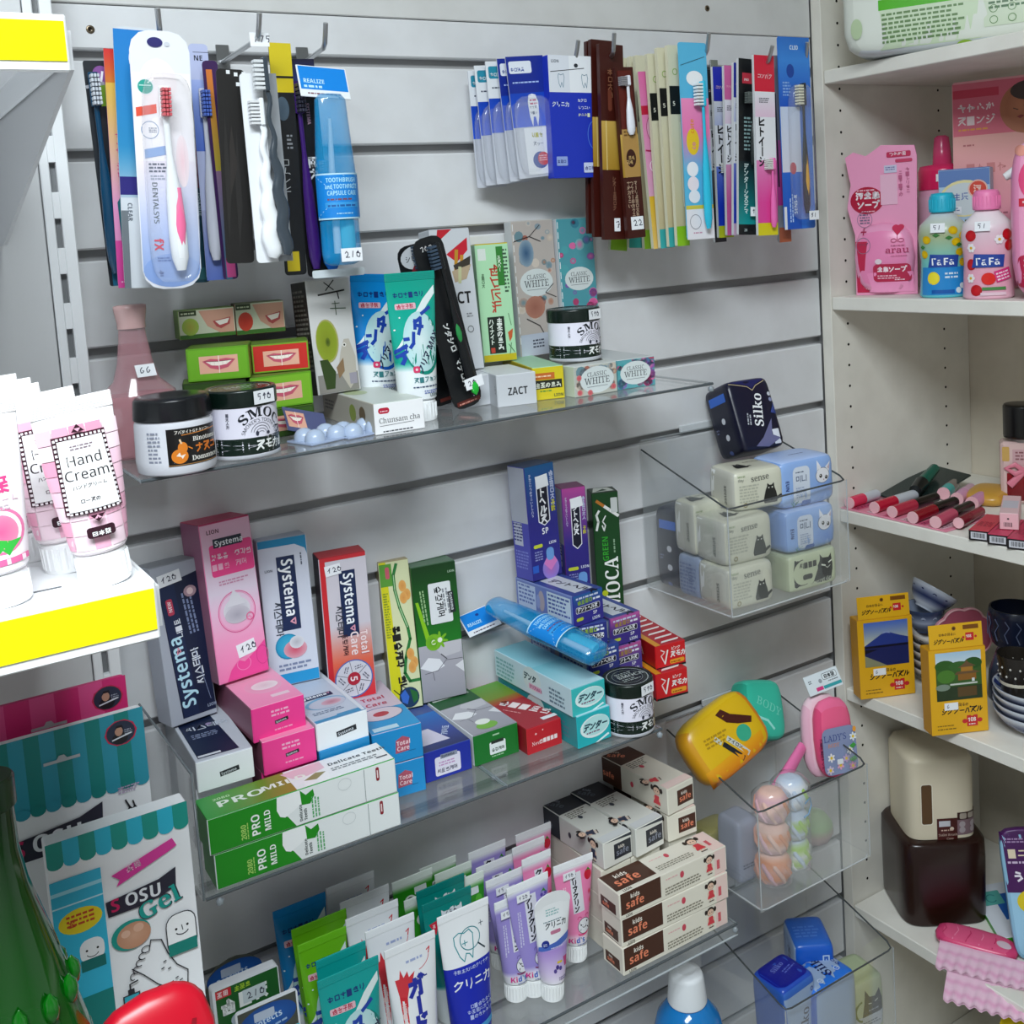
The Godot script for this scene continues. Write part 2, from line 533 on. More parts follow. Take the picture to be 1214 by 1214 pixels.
# --- tooth-powder tin ---
func tin(label: String, pos: Vector3, R: float, H: float, yaw := .0, price := "") -> Node3D:
	var t := thing("powder_tin", label, "tin", pos, Vector3(0, yaw, 0), "black and white tooth powder tins")
	var p := P()
	p.lathe(Vector3.ZERO, [[R * .93, .0], [R, .001], [R, .0035], [R * .985, .0042], [R * .985, H * .74]], [Color("c9ccd2"), Color("d4d7dc"), Color("b9bcc4"), Color("e9e6f4"), Color("e9e6f4")], 40)
	var map := func(x: float, y: float, off: float) -> Array:
		var a := x / R
		var n := Vector3(sin(a), 0, cos(a))
		return [n * (R * .985 + off) + Vector3(0, y, 0), n]
	p.mp = map
	p.mx = 3.0
	var mm := H * 1000
	var c := PI * R * 1000
	p.rect(-c, 4.3, c * 2, mm * .24, "15261f")
	p.jp("スモカ歯磨", -4, 4.3 + mm * .05, mm * .145, "eef0ee", .17, false, .15)
	p.at(3, mm * .60)
	p.txt("SMOCA", -R * 560, mm * .0, mm * .135, "20242c", 2, 1.1, R * 620)
	p.txt("SMOKER'S TOOTH POWDER", -R * 640, -mm * .075, mm * .05, "333642", 0, 1.0, R * 520)
	for i in 4: p.ring(0, -mm * .24, R * (90.0 + i * 75), mm * (.03 + i * .04), .45, "3a3c4c", 10, 170)
	p.ell(-R * 130, -mm * .24, 1.6, 2.4, "3a3c4c"); p.ell(R * 220, -mm * .25, 2.0, 1.6, "3a3c4c")
	p.at(0, 0)
	p.jp("用大人力", -R * 900, mm * .62, mm * .055, "3a3c4c", .14, true)
	part("tin_body", p, M.gloss, t)
	var l := P()
	var y0 := H * .742
	l.lathe(Vector3(0, y0, 0), [[R * .995, .0], [R * 1.015, .001], [R * 1.015, H * .215], [R * .985, H * .25], [R * .9, H * .25], [R * .86, H * .237]], Color("13201b"), 40)
	l.o = Vector3(0, y0 + H * .2371, 0); l.ux = Vector3.RIGHT; l.uy = Vector3.FORWARD; l.nn = Vector3.UP
	l.ring(0, 0, R * 840, R * 840, .9, "aab0ae"); l.ring(0, 0, R * 620, R * 620, .5, "8b9391")
	l.txt("SMOCA", -R * 430, -R * 80, R * 230, "b9c0bd", 2); l.fine(-R * 400, -R * 260, R * 800, 2, R * 130, "9aa29f"); l.fine(-R * 380, R * 330, R * 760, 2, R * 120, "9aa29f", 3)
	part("tin_lid", l, M.gloss, t)
	if price: sticker(t, Vector3(sin(.25), 0, cos(.25)) * (R * 1.016 + .0003) + Vector3(0, H * .87, 0), R * .72, H * .19, Vector3(0, .25, 0), price)
	return t

# --- rounded soft pack (a superellipsoid), print follows the bulge ---
func soft(called: String, label: String, cat: String, group: String, pos: Vector3, rot: Vector3, S: Vector3, cols: Array, art = null, n := 7.0, partname := "pack_film", ma = null) -> Node3D:
	var t := thing(called, label, cat, pos, rot, group)
	var p := P()
	soft_mesh(p, Vector3.ZERO, S, cols, n)
	p.S = S
	if art != null: art.call(p)
	part(partname, p, ma if ma else M.film, t)
	return t

func soft_mesh(p: Pt, at: Vector3, S: Vector3, cols: Array, n := 7.0) -> void:
	var hs := S / 2
	var ctr := at + Vector3(0, hs.y, 0)
	var ax := [[Vector3.RIGHT, Vector3.UP, Vector3.BACK, 0], [Vector3.RIGHT, Vector3.FORWARD, Vector3.UP, 1], [Vector3.BACK, Vector3.UP, Vector3.LEFT, 2], [Vector3.FORWARD, Vector3.UP, Vector3.RIGHT, 3], [Vector3.LEFT, Vector3.UP, Vector3.FORWARD, 4], [Vector3.RIGHT, Vector3.BACK, Vector3.DOWN, 5]]
	var gr := [-1.0, -.93, -.82, -.55, .0, .55, .82, .93, 1.0]
	var pn := func(d: Vector3) -> Array:
		var l := pow(pow(absf(d.x), n) + pow(absf(d.y), n) + pow(absf(d.z), n), 1.0 / n)
		var q := d / l
		var nn := Vector3(signf(q.x) * pow(absf(q.x), n - 1) / hs.x, signf(q.y) * pow(absf(q.y), n - 1) / hs.y, signf(q.z) * pow(absf(q.z), n - 1) / hs.z).normalized()
		return [ctr + q * hs, nn]
	for f in ax:
		var c := Color(cols[mini(f[3], cols.size() - 1)])
		for i in gr.size() - 1:
			for j in gr.size() - 1:
				var q := []
				for e in [[0, 0], [1, 0], [1, 1], [0, 1]]: q.append(pn.call(f[0] * gr[i + e[0]] + f[1] * gr[j + e[1]] + f[2]))
				p.t3(q[0][0], q[1][0], q[2][0], q[0][1], q[1][1], q[2][1], c, c, c)
				p.t3(q[0][0], q[2][0], q[3][0], q[0][1], q[2][1], q[3][1], c, c, c)

# print area on one face of a soft pack: millimetres from the lower left corner of that face
func soft_face(p: Pt, id: String, n := 7.0) -> Pt:
	p.face(id)
	var hs := p.S / 2
	var ux := p.ux
	var uy := p.uy
	var nn := p.nn
	p.mx = 6.0
	p.mp = func(x: float, y: float, off: float) -> Array:
		var hx := absf(ux.dot(hs))
		var hy := absf(uy.dot(hs))
		var hz := absf(nn.dot(hs))
		var u := clampf(x / hx - 1.0, -.97, .97)
		var v := clampf(y / hy - 1.0, -.97, .97)
		var z := pow(maxf(.02, 1.0 - pow(absf(u), n) - pow(absf(v), n)), 1.0 / n)
		var N := (ux * signf(u) * pow(absf(u), n - 1) / hx + uy * signf(v) * pow(absf(v), n - 1) / hy + nn * pow(z, n - 1) / hz).normalized()
		return [Vector3(0, hs.y, 0) + ux * u * hx + uy * v * hy + nn * z * hz + N * (off + .0002), N]
	return p

# --- tooth brush inside a pack: local x, y in metres, bristles towards d ---
func brush(t: Node3D, x: float, y0: float, y1: float, z: float, o: Dictionary) -> void:
	var L := y1 - y0
	var hw: float = o.get("hw", .0055)
	var wav: float = o.get("wave", .0)
	var pts := []
	var rad := []
	var lean: float = o.get("lean", .0)
	var n := 26 if wav > 0 else 13
	for i in n:
		var s := float(i) / (n - 1) * .83
		pts.append(Vector3(x + sin(s * 34.0) * wav + lean * s, y0 + L * s, z))
		var r := hw
		if s < .03: r = hw * .6
		elif s < .4: r = hw * (1.0 + .15 * sin(s * 9.0))
		elif s < .62: r = hw * lerpf(1.0, .42, (s - .4) / .22)
		else: r = hw * .42
		rad.append(r)
	var h := P()
	h.tube(pts, rad, Color(o.get("hc", "ffffff")), 10, .75)
	part("brush_handle", h, M.gloss, t)
	if o.has("gc"):
		var gq := P()
		gq.tube([Vector3(x, y0 + L * .08, z + hw * .35), Vector3(x, y0 + L * .25, z + hw * .5), Vector3(x, y0 + L * .45, z + hw * .35)], [hw * .5, hw * .78, hw * .4], Color(o.gc), 8, .7)
		part("grip", gq, M.gloss, t)
	var hd := P()
	var hx := x + lean * .9
	hd.box(Vector3(hx, y0 + L * .91, z), Vector3(.009 if o.get("bd", -1) == 0 else .0045, L * .17, .004 if o.get("bd", -1) == 0 else .009), Color(o.get("hd", o.get("hc", "ffffff"))), .0015)
	part("brush_head", hd, M.gloss, t)
	var br := P()
	var bd: int = o.get("bd", -1)
	var bc := Color(o.get("bc", "f4f4f0"))
	for i in 7:
		for j in 3:
			var yy := y0 + L * (.84 + .022 * i)
			if bd == 0: br.box(Vector3(hx - .0028 + j * .0028, yy, z + .006), Vector3(.0021, L * .017, .009), bc if (i + j) % 2 else bc.darkened(.06), .0003)
			else: br.box(Vector3(hx + bd * .0068, yy, z - .0028 + j * .0028), Vector3(.0095, L * .015, .0021), bc if i % 2 else bc.darkened(.06), .0003)
	part("bristles", br, M.card, t)

func card_outline(W: float, H: float, r: float) -> PackedVector2Array:
	var out := PackedVector2Array()
	for i in 4:
		var cx := W / 2 - r if i == 0 or i == 3 else -W / 2 + r
		var cy := H - r if i < 2 else r
		for j in 4:
			var a := deg_to_rad(i * 90 + j * 30)
			out.append(Vector2(cx + r * cos(a), cy + r * sin(a)))
	return out

# --- carded pack hanging on a peg; origin at its lower edge ---
func hang(called: String, label: String, cat: String, group: String, pos: Vector3, roll: float, W: float, H: float, o: Dictionary) -> Node3D:
	var t := thing(called, label, cat, pos, Vector3(o.get("pitch", .0), o.get("yaw", .0), roll), group)
	var th: float = o.get("th", .001)
	var p := P()
	var fc := Color(o.get("col", "ffffff"))
	p.S = Vector3(W, H, th)
	p.prism(o.outline if o.has("outline") else card_outline(W, H, o.get("r", .004)), th, fc, fc)
	p.face("f")
	p.o = Vector3(-W / 2, 0, th / 2)
	if o.has("art"): o.art.call(p)
	part("backing_card", p, M.card, t)
	if o.has("brush"):
		for b in o.brush: brush(t, b.x, b.y0, b.y1, th / 2 + b.get("z", .007), b)
	if o.has("bag"):
		var bg: Array = o.bag
		var q := P()
		soft_mesh(q, Vector3(bg[0], bg[1], th / 2 + bg[4] * .5), Vector3(bg[2], bg[3], bg[4]), [Color.WHITE], 5.0)
		part("clear_blister", q, M.clear, t)
	if o.has("price"):
		var s: Array = o.price
		sticker(t, Vector3(s[0], s[1], th / 2 + s[5]), s[2], s[3], Vector3(0, 0, s[6] if s.size() > 6 else .0), s[4])
	return t

# --- clear acrylic sheet with its two faces and darker sawn edges ---
func sheet(t: Node3D, called: String, c: Vector3, s: Vector3, m = null) -> void:
	var p := P()
	p.box(c, s, Color.WHITE, .0004)
	part(called, p, m if m else M.acrylic, t)

func rod(t: Node3D, called: String, pts: Array, r: float, col: String, m = null) -> void:
	var p := P()
	p.tube(pts, r, Color(col), 8)
	part(called, p, m if m else M.edge, t)

# slatwall basket: origin at the back lower left corner on the wall
func basket(label: String, pos: Vector3, W: float, D: float, hb: float, hf: float, drop := .0) -> void:
	var t := thing("acrylic_basket", label, "basket", pos, Vector3.ZERO, "clear acrylic baskets on the slatwall")
	var th := .003
	sheet(t, "floor_panel", Vector3(W / 2, th / 2, D / 2), Vector3(W, th, D))
	sheet(t, "back_panel", Vector3(W / 2, hb / 2, th / 2 + .001), Vector3(W, hb, th))
	sheet(t, "front_panel", Vector3(W / 2, hf / 2, D - th / 2), Vector3(W, hf, th))
	for x in [th / 2, W - th / 2]:
		var p := P()
		p.o = Vector3(x, 0, 0); p.ux = Vector3.BACK; p.uy = Vector3.UP; p.nn = Vector3.RIGHT
		p.prism(PackedVector2Array([Vector2(.004, .003), Vector2(D - .003, .003), Vector2(D - .003, hf), Vector2(.004, hb - .012)]), th, Color.WHITE, Color.WHITE)
		part("side_panel", p, M.acrylic, t)
	var e := []
	e.append(Vector3(.001, hb - .012, .004))
	e.append(Vector3(.001, hf + .004, D - .012)); e.append(Vector3(.004, hf, D - .003)); e.append(Vector3(.012, hf, D - .0005))
	e.append(Vector3(W - .012, hf, D - .0005)); e.append(Vector3(W - .004, hf, D - .003)); e.append(Vector3(W - .001, hf + .004, D - .012))
	e.append(Vector3(W - .001, hb - .012, .004))
	rod(t, "rim", e, .0012, "4a4e50")
	rod(t, "bottom_edge", [Vector3(.001, .001, .004), Vector3(.003, .001, D - .004), Vector3(.01, .001, D - .001), Vector3(W - .01, .001, D - .001), Vector3(W - .001, .001, D - .006)], .0011, "c4c8ca")
	rod(t, "back_edge", [Vector3(.002, hb, .003), Vector3(W - .002, hb, .003)], .0009, "9fa4a6")
	for x in [.001, W - .001]: rod(t, "corner_edge", [Vector3(x, .002, D - .001), Vector3(x, hf, D - .001)], .0008, "b7bbbe")
	# the hanging lip that slides into the groove
	var lip := P()
	lip.box(Vector3(W / 2, hb + .005, .0005), Vector3(W * .32, .009, .004), Color("d5d9dc"), .0006)
	part("hanging_lip", lip, M.edge, t)

func peg_hook(label: String, root: Vector3, tip: Vector3) -> void:
	var t := thing("peg_hook", label, "hook", root, Vector3.ZERO, "")
	var d := tip - root
	var p := P()
	p.box(Vector3(0, .004, .0008), Vector3(.014, .028, .0016), Color("9a9c9e"), .0004)
	part("hook_plate", p, M.metal, t)
	var q := P()
	var u := d.normalized()
	q.tube([Vector3.ZERO, d * .5, d - u * .006, d + u * .002 + Vector3(0, .004, 0), d + u * .008 + Vector3(0, .014, 0), d + u * .012 + Vector3(0, .022, 0)], .0026, Color("b6b8ba"), 10)
	part("hook_prong", q, M.metal, t)
func _ready() -> void:
	# camera (lower crop of a portrait frame: the lens axis meets the picture above its middle), light, exposure
	var cam := Camera3D.new()
	cam.name = "camera"
	cam.projection = Camera3D.PROJECTION_FRUSTUM
	cam.near = .05; cam.far = 30.0
	cam.size = .05 * 1214.0 / 1314.6
	cam.frustum_offset = Vector2(.0, -.05 * 202.0 / 1314.6)
	cam.position = Vector3(-.18239, 1.49348, 1.18238)
	cam.rotation = Vector3(-.1015, -.5517, -.0662)
	add_child(cam)
	cam.current = true
	var we := WorldEnvironment.new()
	we.name = "shop_environment"
	var env := Environment.new()
	env.background_mode = Environment.BG_COLOR
	env.background_color = Color("b8c4cc")
	env.tonemap_mode = Environment.TONE_MAPPER_LINEAR
	env.tonemap_exposure = 1.0
	env.sdfgi_enabled = true; env.ssao_enabled = true; env.ssil_enabled = true
	we.environment = env
	add_child(we)
	for L in [[-.4, 1.35, 1.1, .5, 5.6]]:
		ceiling_lamp(Vector3(L[0], 2.5, L[1]), L[2], L[3], L[4])
	materials()
	shell()
	gondola()
	bookcase()
	shelves()
	left_stock()
	pegs()
	top_shelf()
	middle_shelf()
	lower_shelf()
	baskets()
	bookcase_stock()

func materials() -> void:
	for f in [["Droid Sans", 400], ["Droid Sans", 700], ["Droid Serif", 700], ["Droid Serif", 400]]:
		var s := SystemFont.new()
		s.font_names = PackedStringArray([f[0]]); s.font_weight = f[1]
		FN.append(s)
	M.card = mat(.42, .5); M.gloss = mat(.25, .5); M.paper = mat(.8, .3); M.film = mat(.3, .5); M.paint = mat(.5, .4); M.matte = mat(.9, .2)
	M.metal = mat(.28, .5, 1.0, .9)
	M.fluff = mat(1.0, .1); M.fluff.rim_enabled = true; M.fluff.rim = .4
	M.acrylic = clear(Color(.93, .97, .98, .05))
	M.clear = clear(Color(.95, .97, 1.0, .07), .12)
	M.edge = StandardMaterial3D.new()
	M.edge.vertex_color_use_as_albedo = true; M.edge.vertex_color_is_srgb = true
	M.edge.roughness = .2
	M.blue_plastic = clear(Color(.05, .62, .86, .45), .1)
	M.pink_plastic = clear(Color(.86, .62, .66, .35), .1)
	M.green_glass = mat(.08, .6)
	# boards: painted panels with a little grain and scuffing
	var nz := NoiseTexture2D.new()
	nz.width = 256; nz.height = 256; nz.seamless = true
	var fn := FastNoiseLite.new()
	fn.seed = 4; fn.frequency = .02; fn.fractal_octaves = 5
	nz.noise = fn
	var gr := Gradient.new()
	gr.colors = PackedColorArray([Color(.972, .97, .968), Color(1, 1, 1)]); gr.offsets = PackedFloat32Array([.15, .7])
	nz.color_ramp = gr
	M.board = mat(.55, .35)
	M.board.albedo_texture = nz; M.board.uv1_triplanar = true; M.board.uv1_world_triplanar = true; M.board.uv1_scale = Vector3(2.3, 2.3, 2.3)

func ceiling_lamp(at: Vector3, sx: float, sz: float, en: float) -> void:
	var t := thing("ceiling_lamp", "white rectangular ceiling light panel above the %s" % ("aisle" if at.z > 1.2 else "slatwall corner"), "lamp", at)
	if at.x < -.5: t.set_meta("label", "white rectangular ceiling light panel above the metal gondola")
	var p := P()
	p.box(Vector3(0, -.015, 0), Vector3(sx + .06, .03, sz + .06), Color("e8eaec"), .004)
	part("lamp_frame", p, mat(.5), t)
	var q := P()
	q.box(Vector3(0, -.033, 0), Vector3(sx, .006, sz), Color.WHITE, .001)
	var m := StandardMaterial3D.new()
	m.emission_enabled = true; m.emission = Color(.95, .98, 1.0); m.emission_energy_multiplier = 1.5
	part("lamp_diffuser", q, m, t)
	var a := AreaLight3D.new()
	a.name = "lamp_light"
	a.area_size = Vector2(sx, sz)
	a.light_energy = en; a.light_color = Color(.94, .98, 1.0)
	a.shadow_enabled = true
	a.position = Vector3(0, -.045, 0)
	a.rotation = Vector3(-PI / 2, 0, 0)
	t.add_child(a)

func slab(t: Node3D, called: String, lo: Vector3, hi: Vector3, col: String, m: Material, b := .001) -> MeshInstance3D:
	var p := P()
	p.box((lo + hi) / 2, hi - lo, Color(col), b)
	return part(called, p, m, t)

func shell() -> void:
	slab(struct("floor"), "floor_slab", Vector3(-2.2, -.1, -.2), Vector3(1.7, 0, 3.6), "8d8a86", M.board)
	slab(struct("ceiling"), "ceiling_slab", Vector3(-2.2, 2.5, -.2), Vector3(1.7, 2.6, 3.6), "e6e6e4", M.board)
	slab(struct("wall_left"), "wall_slab", Vector3(-2.3, 0, -.2), Vector3(-2.2, 2.5, 3.6), "d8d8d6", M.board)
	slab(struct("wall_right"), "wall_slab", Vector3(1.6, 0, -.2), Vector3(1.7, 2.5, 3.6), "d8d8d6", M.board)
	slab(struct("wall_front"), "wall_slab", Vector3(-2.2, 0, 3.5), Vector3(1.6, 2.5, 3.6), "d8d8d6", M.board)
	var w := struct("wall_back")
	slab(w, "backing_board", Vector3(-2.2, 0, -.1), Vector3(1.6, 2.5, -.0135), "9f9fa0", M.board)
	for k in range(1, 18):
		var y0 := 1.8 - .1 * k
		slab(w, "slat", Vector3(-.02, y0, -.0134), Vector3(1.0985, y0 + (.0885 if k > 1 else .0442), 0), "dbdcde", M.board, .0018)
	slab(w, "upper_board", Vector3(-2.19, 1.7452, -.0134), Vector3(1.0985, 2.5, .0005), "d3d3d1", M.board, .001)
	for s in [Vector3(.0739, 1.7195, 0), Vector3(.8974, 1.7782, .0005)]:
		var p := P()
		p.lathe(Vector3.ZERO, [[.0042, .0], [.0042, .0006], [.0030, .0012], [.0016, .0009], [.0003, .0005]], [Color("8c7f6d"), Color("8c7f6d"), Color("7a6d5c"), Color("3d362e"), Color("2a2622")], 16)
		var o := part("screw_head", p, M.metal, w)
		o.position = s; o.rotation = Vector3(PI / 2, 0, 0)

func gondola() -> void:
	var t := thing("gondola_rack", "white metal gondola rack with slotted upright and yellow price strips on its shelves", "rack", Vector3(-.3, 0, .05))
	var X := .3
	slab(t, "back_panel", Vector3(-.95 + X, .05, -.02), Vector3(.003 + X, 2.0, .0), "c9cacb", M.paint)
	# slotted upright: two returns and the strips between its slots
	var ux := [.004 + X, .030 + X]
	slab(t, "upright", Vector3(ux[0], 0, -.045), Vector3(ux[0] + .0085, 2.0, .002), "e4e6e8", M.paint, .001)
	slab(t, "upright_face", Vector3(ux[0] + .0147, 0, -.045), Vector3(ux[1], 2.0, .002), "e4e6e8", M.paint, .001)
	slab(t, "upright_core", Vector3(ux[0] + .0084, 0, -.045), Vector3(ux[0] + .0148, 2.0, -.006), "77797b", M.paint, .0004)
	for i in 30:
		var y := 1.4643 + .0265 - .053 * (i - 9)
		slab(t, "slot_bridge", Vector3(ux[0] + .0084, y - .0125, -.008), Vector3(ux[0] + .0148, y + .0125, .0018), "e4e6e8", M.paint, .0004)
	for s in [["1.3070", .545, .0275], ["1.6385", .46, .0285]]:
		var y: float = float(s[0])
		var z: float = s[1] - .05
		slab(t, "shelf_board", Vector3(-.95 + X, y - .006, .004), Vector3(-.040 + X, y, z), "f0f1f3", M.paint, .0015)
		slab(t, "shelf_side", Vector3(-.0425 + X, y - .026, .004), Vector3(-.040 + X, y + .001, z), "e6e8ea", M.paint, .0006)
		slab(t, "shelf_nose", Vector3(-.95 + X, y - .033, z - .002), Vector3(-.040 + X, y + .001, z + .0025), "f4f5f6", M.paint, .001)
		slab(t, "price_strip", Vector3(-.95 + X, y - .027, z + .0025), Vector3(-.0415 + X, y - .003, z + .0034), "fdf400", M.gloss, .0003)
		var p := P()
		p.o = Vector3(-.037 + X, 0, 0); p.ux = Vector3.BACK; p.uy = Vector3.UP; p.nn = Vector3.RIGHT
		p.prism(PackedVector2Array([Vector2(.0, y - .13), Vector2(.03, y - .13), Vector2(z - .01, y - .03), Vector2(z - .01, y - .006), Vector2(.0, y - .006)]), .003, Color("c6c7c9"), Color("d0d1d3"))
		part("shelf_bracket", p, M.paint, t)
		for i in 9: slab(t, "shelf_slot", Vector3(-.9 + X + i * .1, y - .0002, z - .03), Vector3(-.885 + X + i * .1, y + .0003, z - .0275), "5d6064", M.paint, .0001)
	slab(t, "joint_plate", Vector3(-.11 + X, 1.600, .006), Vector3(-.0135 + X, 1.668, .009), "cfd0d2", M.paint, .0012)
	var h := P()
	h.lathe(Vector3.ZERO, [[.0048, .0], [.0048, .0008], [.001, .001]], Color("6c6e70"), 16)
	var o := part("plate_hole", h, M.paint, t)
	o.position = Vector3(-.019 + X, 1.6105, .009); o.rotation = Vector3(PI / 2, 0, 0)

func bookcase() -> void:
	var t := thing("bookcase", "tall cream white bookcase with peg holes in its side panel, at right of the slatwall", "bookcase", Vector3(1.1, 0, 0))
	var c := "e4e0d6"
	slab(t, "side_panel", Vector3(0, 0, .0005), Vector3(.325, 2.2, .0195), c, M.board, .0008)
	slab(t, "side_panel", Vector3(0, 0, .90), Vector3(.325, 2.2, .919), c, M.board, .0008)
	slab(t, "back_board", Vector3(.3255, 0, .0005), Vector3(.332, 2.2, .919), "dcd3c2", M.board)
	slab(t, "top_board", Vector3(0, 2.2, .0005), Vector3(.332, 2.22, .919), c, M.board)
	for y in [1.6743, 1.3398, 1.0135, .7282, .369, .06]:
		slab(t, "shelf_board", Vector3(.0015, y, .0205), Vector3(.324, y + .0195, .8995), "ece9e0", M.board, .0012)
	for x in [.035, .262]:
		for i in 44:
			var y := .42 + .032 * i
			var p := P()
			p.lathe(Vector3.ZERO, [[.0021, .0], [.0021, .0004], [.0004, .0002]], Color("221e1a"), 8)
			var o := part("peg_hole", p, M.matte, t)
			o.position = Vector3(x, y, .0195); o.rotation = Vector3(PI / 2, 0, 0)

func shelves() -> void:
	var g := "clear acrylic shelves on the slatwall"
	var th := .0042
	# [label, x0, x1, y of the top, depth, left side panel?]
	for s in [["clear acrylic shelf under the powder tins and smile strips, highest of the three", .036, .703, 1.2965, .192, false, .0],
			["clear acrylic tray under the green and white toothpaste cartons, middle left", .055, .3795, .902, .197, true, .0],
			["clear acrylic tray under the teal cartons and purple stack, middle right", .3815, .594, .902, .197, false, .0],
			["clear acrylic tray under the crowd of toothpaste tubes, bottom left", .03, .355, .597, .215, true, .0],
			["clear acrylic tray under the children's tubes and cream cartons, bottom middle", .36, .716, .597, .174, false, .011]]:
		var x0: float = s[1]
		var x1: float = s[2]
		var d: float = s[4]
		var W := x1 - x0
		var t := thing("acrylic_shelf", s[0], "shelf", Vector3(x0, s[3] - th, .0005), Vector3.ZERO, g)
		sheet(t, "shelf_panel", Vector3(W / 2, th / 2, d / 2), Vector3(W, th, d))
		rod(t, "front_edge", [Vector3(0, th / 2, d), Vector3(W, th / 2, d)], .0016, "50565a")
		rod(t, "end_edge", [Vector3(W, th / 2, .002), Vector3(W, th / 2, d)], .0014, "6d7478")
		if s[5]:
			sheet(t, "side_panel", Vector3(-.0018, .062, d / 2), Vector3(.0032, .122, d - .002))
			rod(t, "side_edge", [Vector3(-.0018, .123, .002), Vector3(-.0018, .123, d - .002), Vector3(-.0018, .002, d)], .0012, "6d7478")
		else:
			rod(t, "end_edge", [Vector3(0, th / 2, .002), Vector3(0, th / 2, d)], .0014, "7d8488")
		sheet(t, "mounting_strip", Vector3(W / 2, -.02 if s[6] == .0 else .02, .0016), Vector3(W, .04, .003))
		if s[6] > .0:
			sheet(t, "front_lip", Vector3(W / 2, -.006, d - .002), Vector3(W, .013, .004), M.acrylic)
			rod(t, "lip_edge", [Vector3(0, -.0125, d), Vector3(W, -.0125, d)], .0014, "a9b0b4")
		for x in ([W - .004] if s[1] != .055 else [.012]):
			var p := P()
			p.lathe(Vector3(x, -.004, d + .001), [[.001, -.003], [.0034, -.002], [.0036, .002], [.001, .004]], Color("8d949a"), 10)
			part("corner_stop", p, M.edge, t)
func hand_cream(pos: Vector3, roll: float, H: float, W: float, label: String, yaw := .0) -> void:
	var a := func(p: Pt) -> void:
		var h := p.h
		var w := p.w
		for i in 8:
			for j in 5:
				var c = ["f3b3cb", "f7cbdc", "f9dce7", "f0a3bf"][(i * 3 + j * 2 + (i * j) % 3) % 4]
				p.rect(-w / 2 + j * w / 5 + .3, i * h / 9 + 3, w / 5 - .6, h / 9 - .5, c)
		var y := h * .30
		p.rect(-14.5, y, 29, h * .56, "4a2634")
		for i in 16: p.rect(-13.9, y + .8 + i * h * .0345, 1.3, h * .019, "f8eef2"); p.rect(12.6, y + .8 + i * h * .0345, 1.3, h * .019, "f8eef2")
		for i in 11: p.rect(-12.2 + i * 2.25, y + .6, 1.3, 1.3, "f8eef2"); p.rect(-12.2 + i * 2.25, y + h * .56 - 1.9, 1.3, 1.3, "f8eef2")
		p.rect(-12, y + 2.4, 24, h * .56 - 4.8, "fdfcfc")
		p.ctxt("Hand", 0, y + h * .345, 5.6, "2a2228", 0, 1.0)
		p.ctxt("Cream", 0, y + h * .245, 5.6, "2a2228", 0, 1.0)
		p.jp("ハンドクリーム", -8.6, y + h * .18, 2.5, "3a3036", .12)
		p.jp("ロースの", -6.5, y + h * .08, 2.6, "3a3036", .12)
		p.fine(-6, y + h * .475, 12, 2, 1.6, "8d7a84")
		p.poly([0, y + h * .63, -3.6, y + h * .575, 3.6, y + h * .575], "3a1e2a"); p.poly([-1.8, y + h * .60, 1.8, y + h * .60, 0, y + h * .575], "f3b3cb")
		p.poly([0, y - h * .065, -3.6, y - h * .012, 3.6, y - h * .012], "3a1e2a"); p.poly([-1.8, y - h * .04, 1.8, y - h * .04, 0, y - h * .014], "f3b3cb")
		p.rr(-6.5, y - h * .17, 13, h * .075, 1.5, "3a1e2a"); p.jp("日本製", -4.6, y - h * .162, 3.1, "ffffff", .14)
	paste_tube(label, "pink checked hand cream tubes on the gondola shelf", pos, roll, H, W, {"called": "hand_cream_tube", "yaw": yaw, "cap": "fbfbfc", "cr": .0145, "r": .0155, "ch": .019, "bands": [[.0, "fbeef2"], [.09, "f8dce6"], [.85, "fbe6ee"], [.9, "fdf8fa"], [1.0, "fdfafb"]], "crimp": "fdfafb", "art": a})

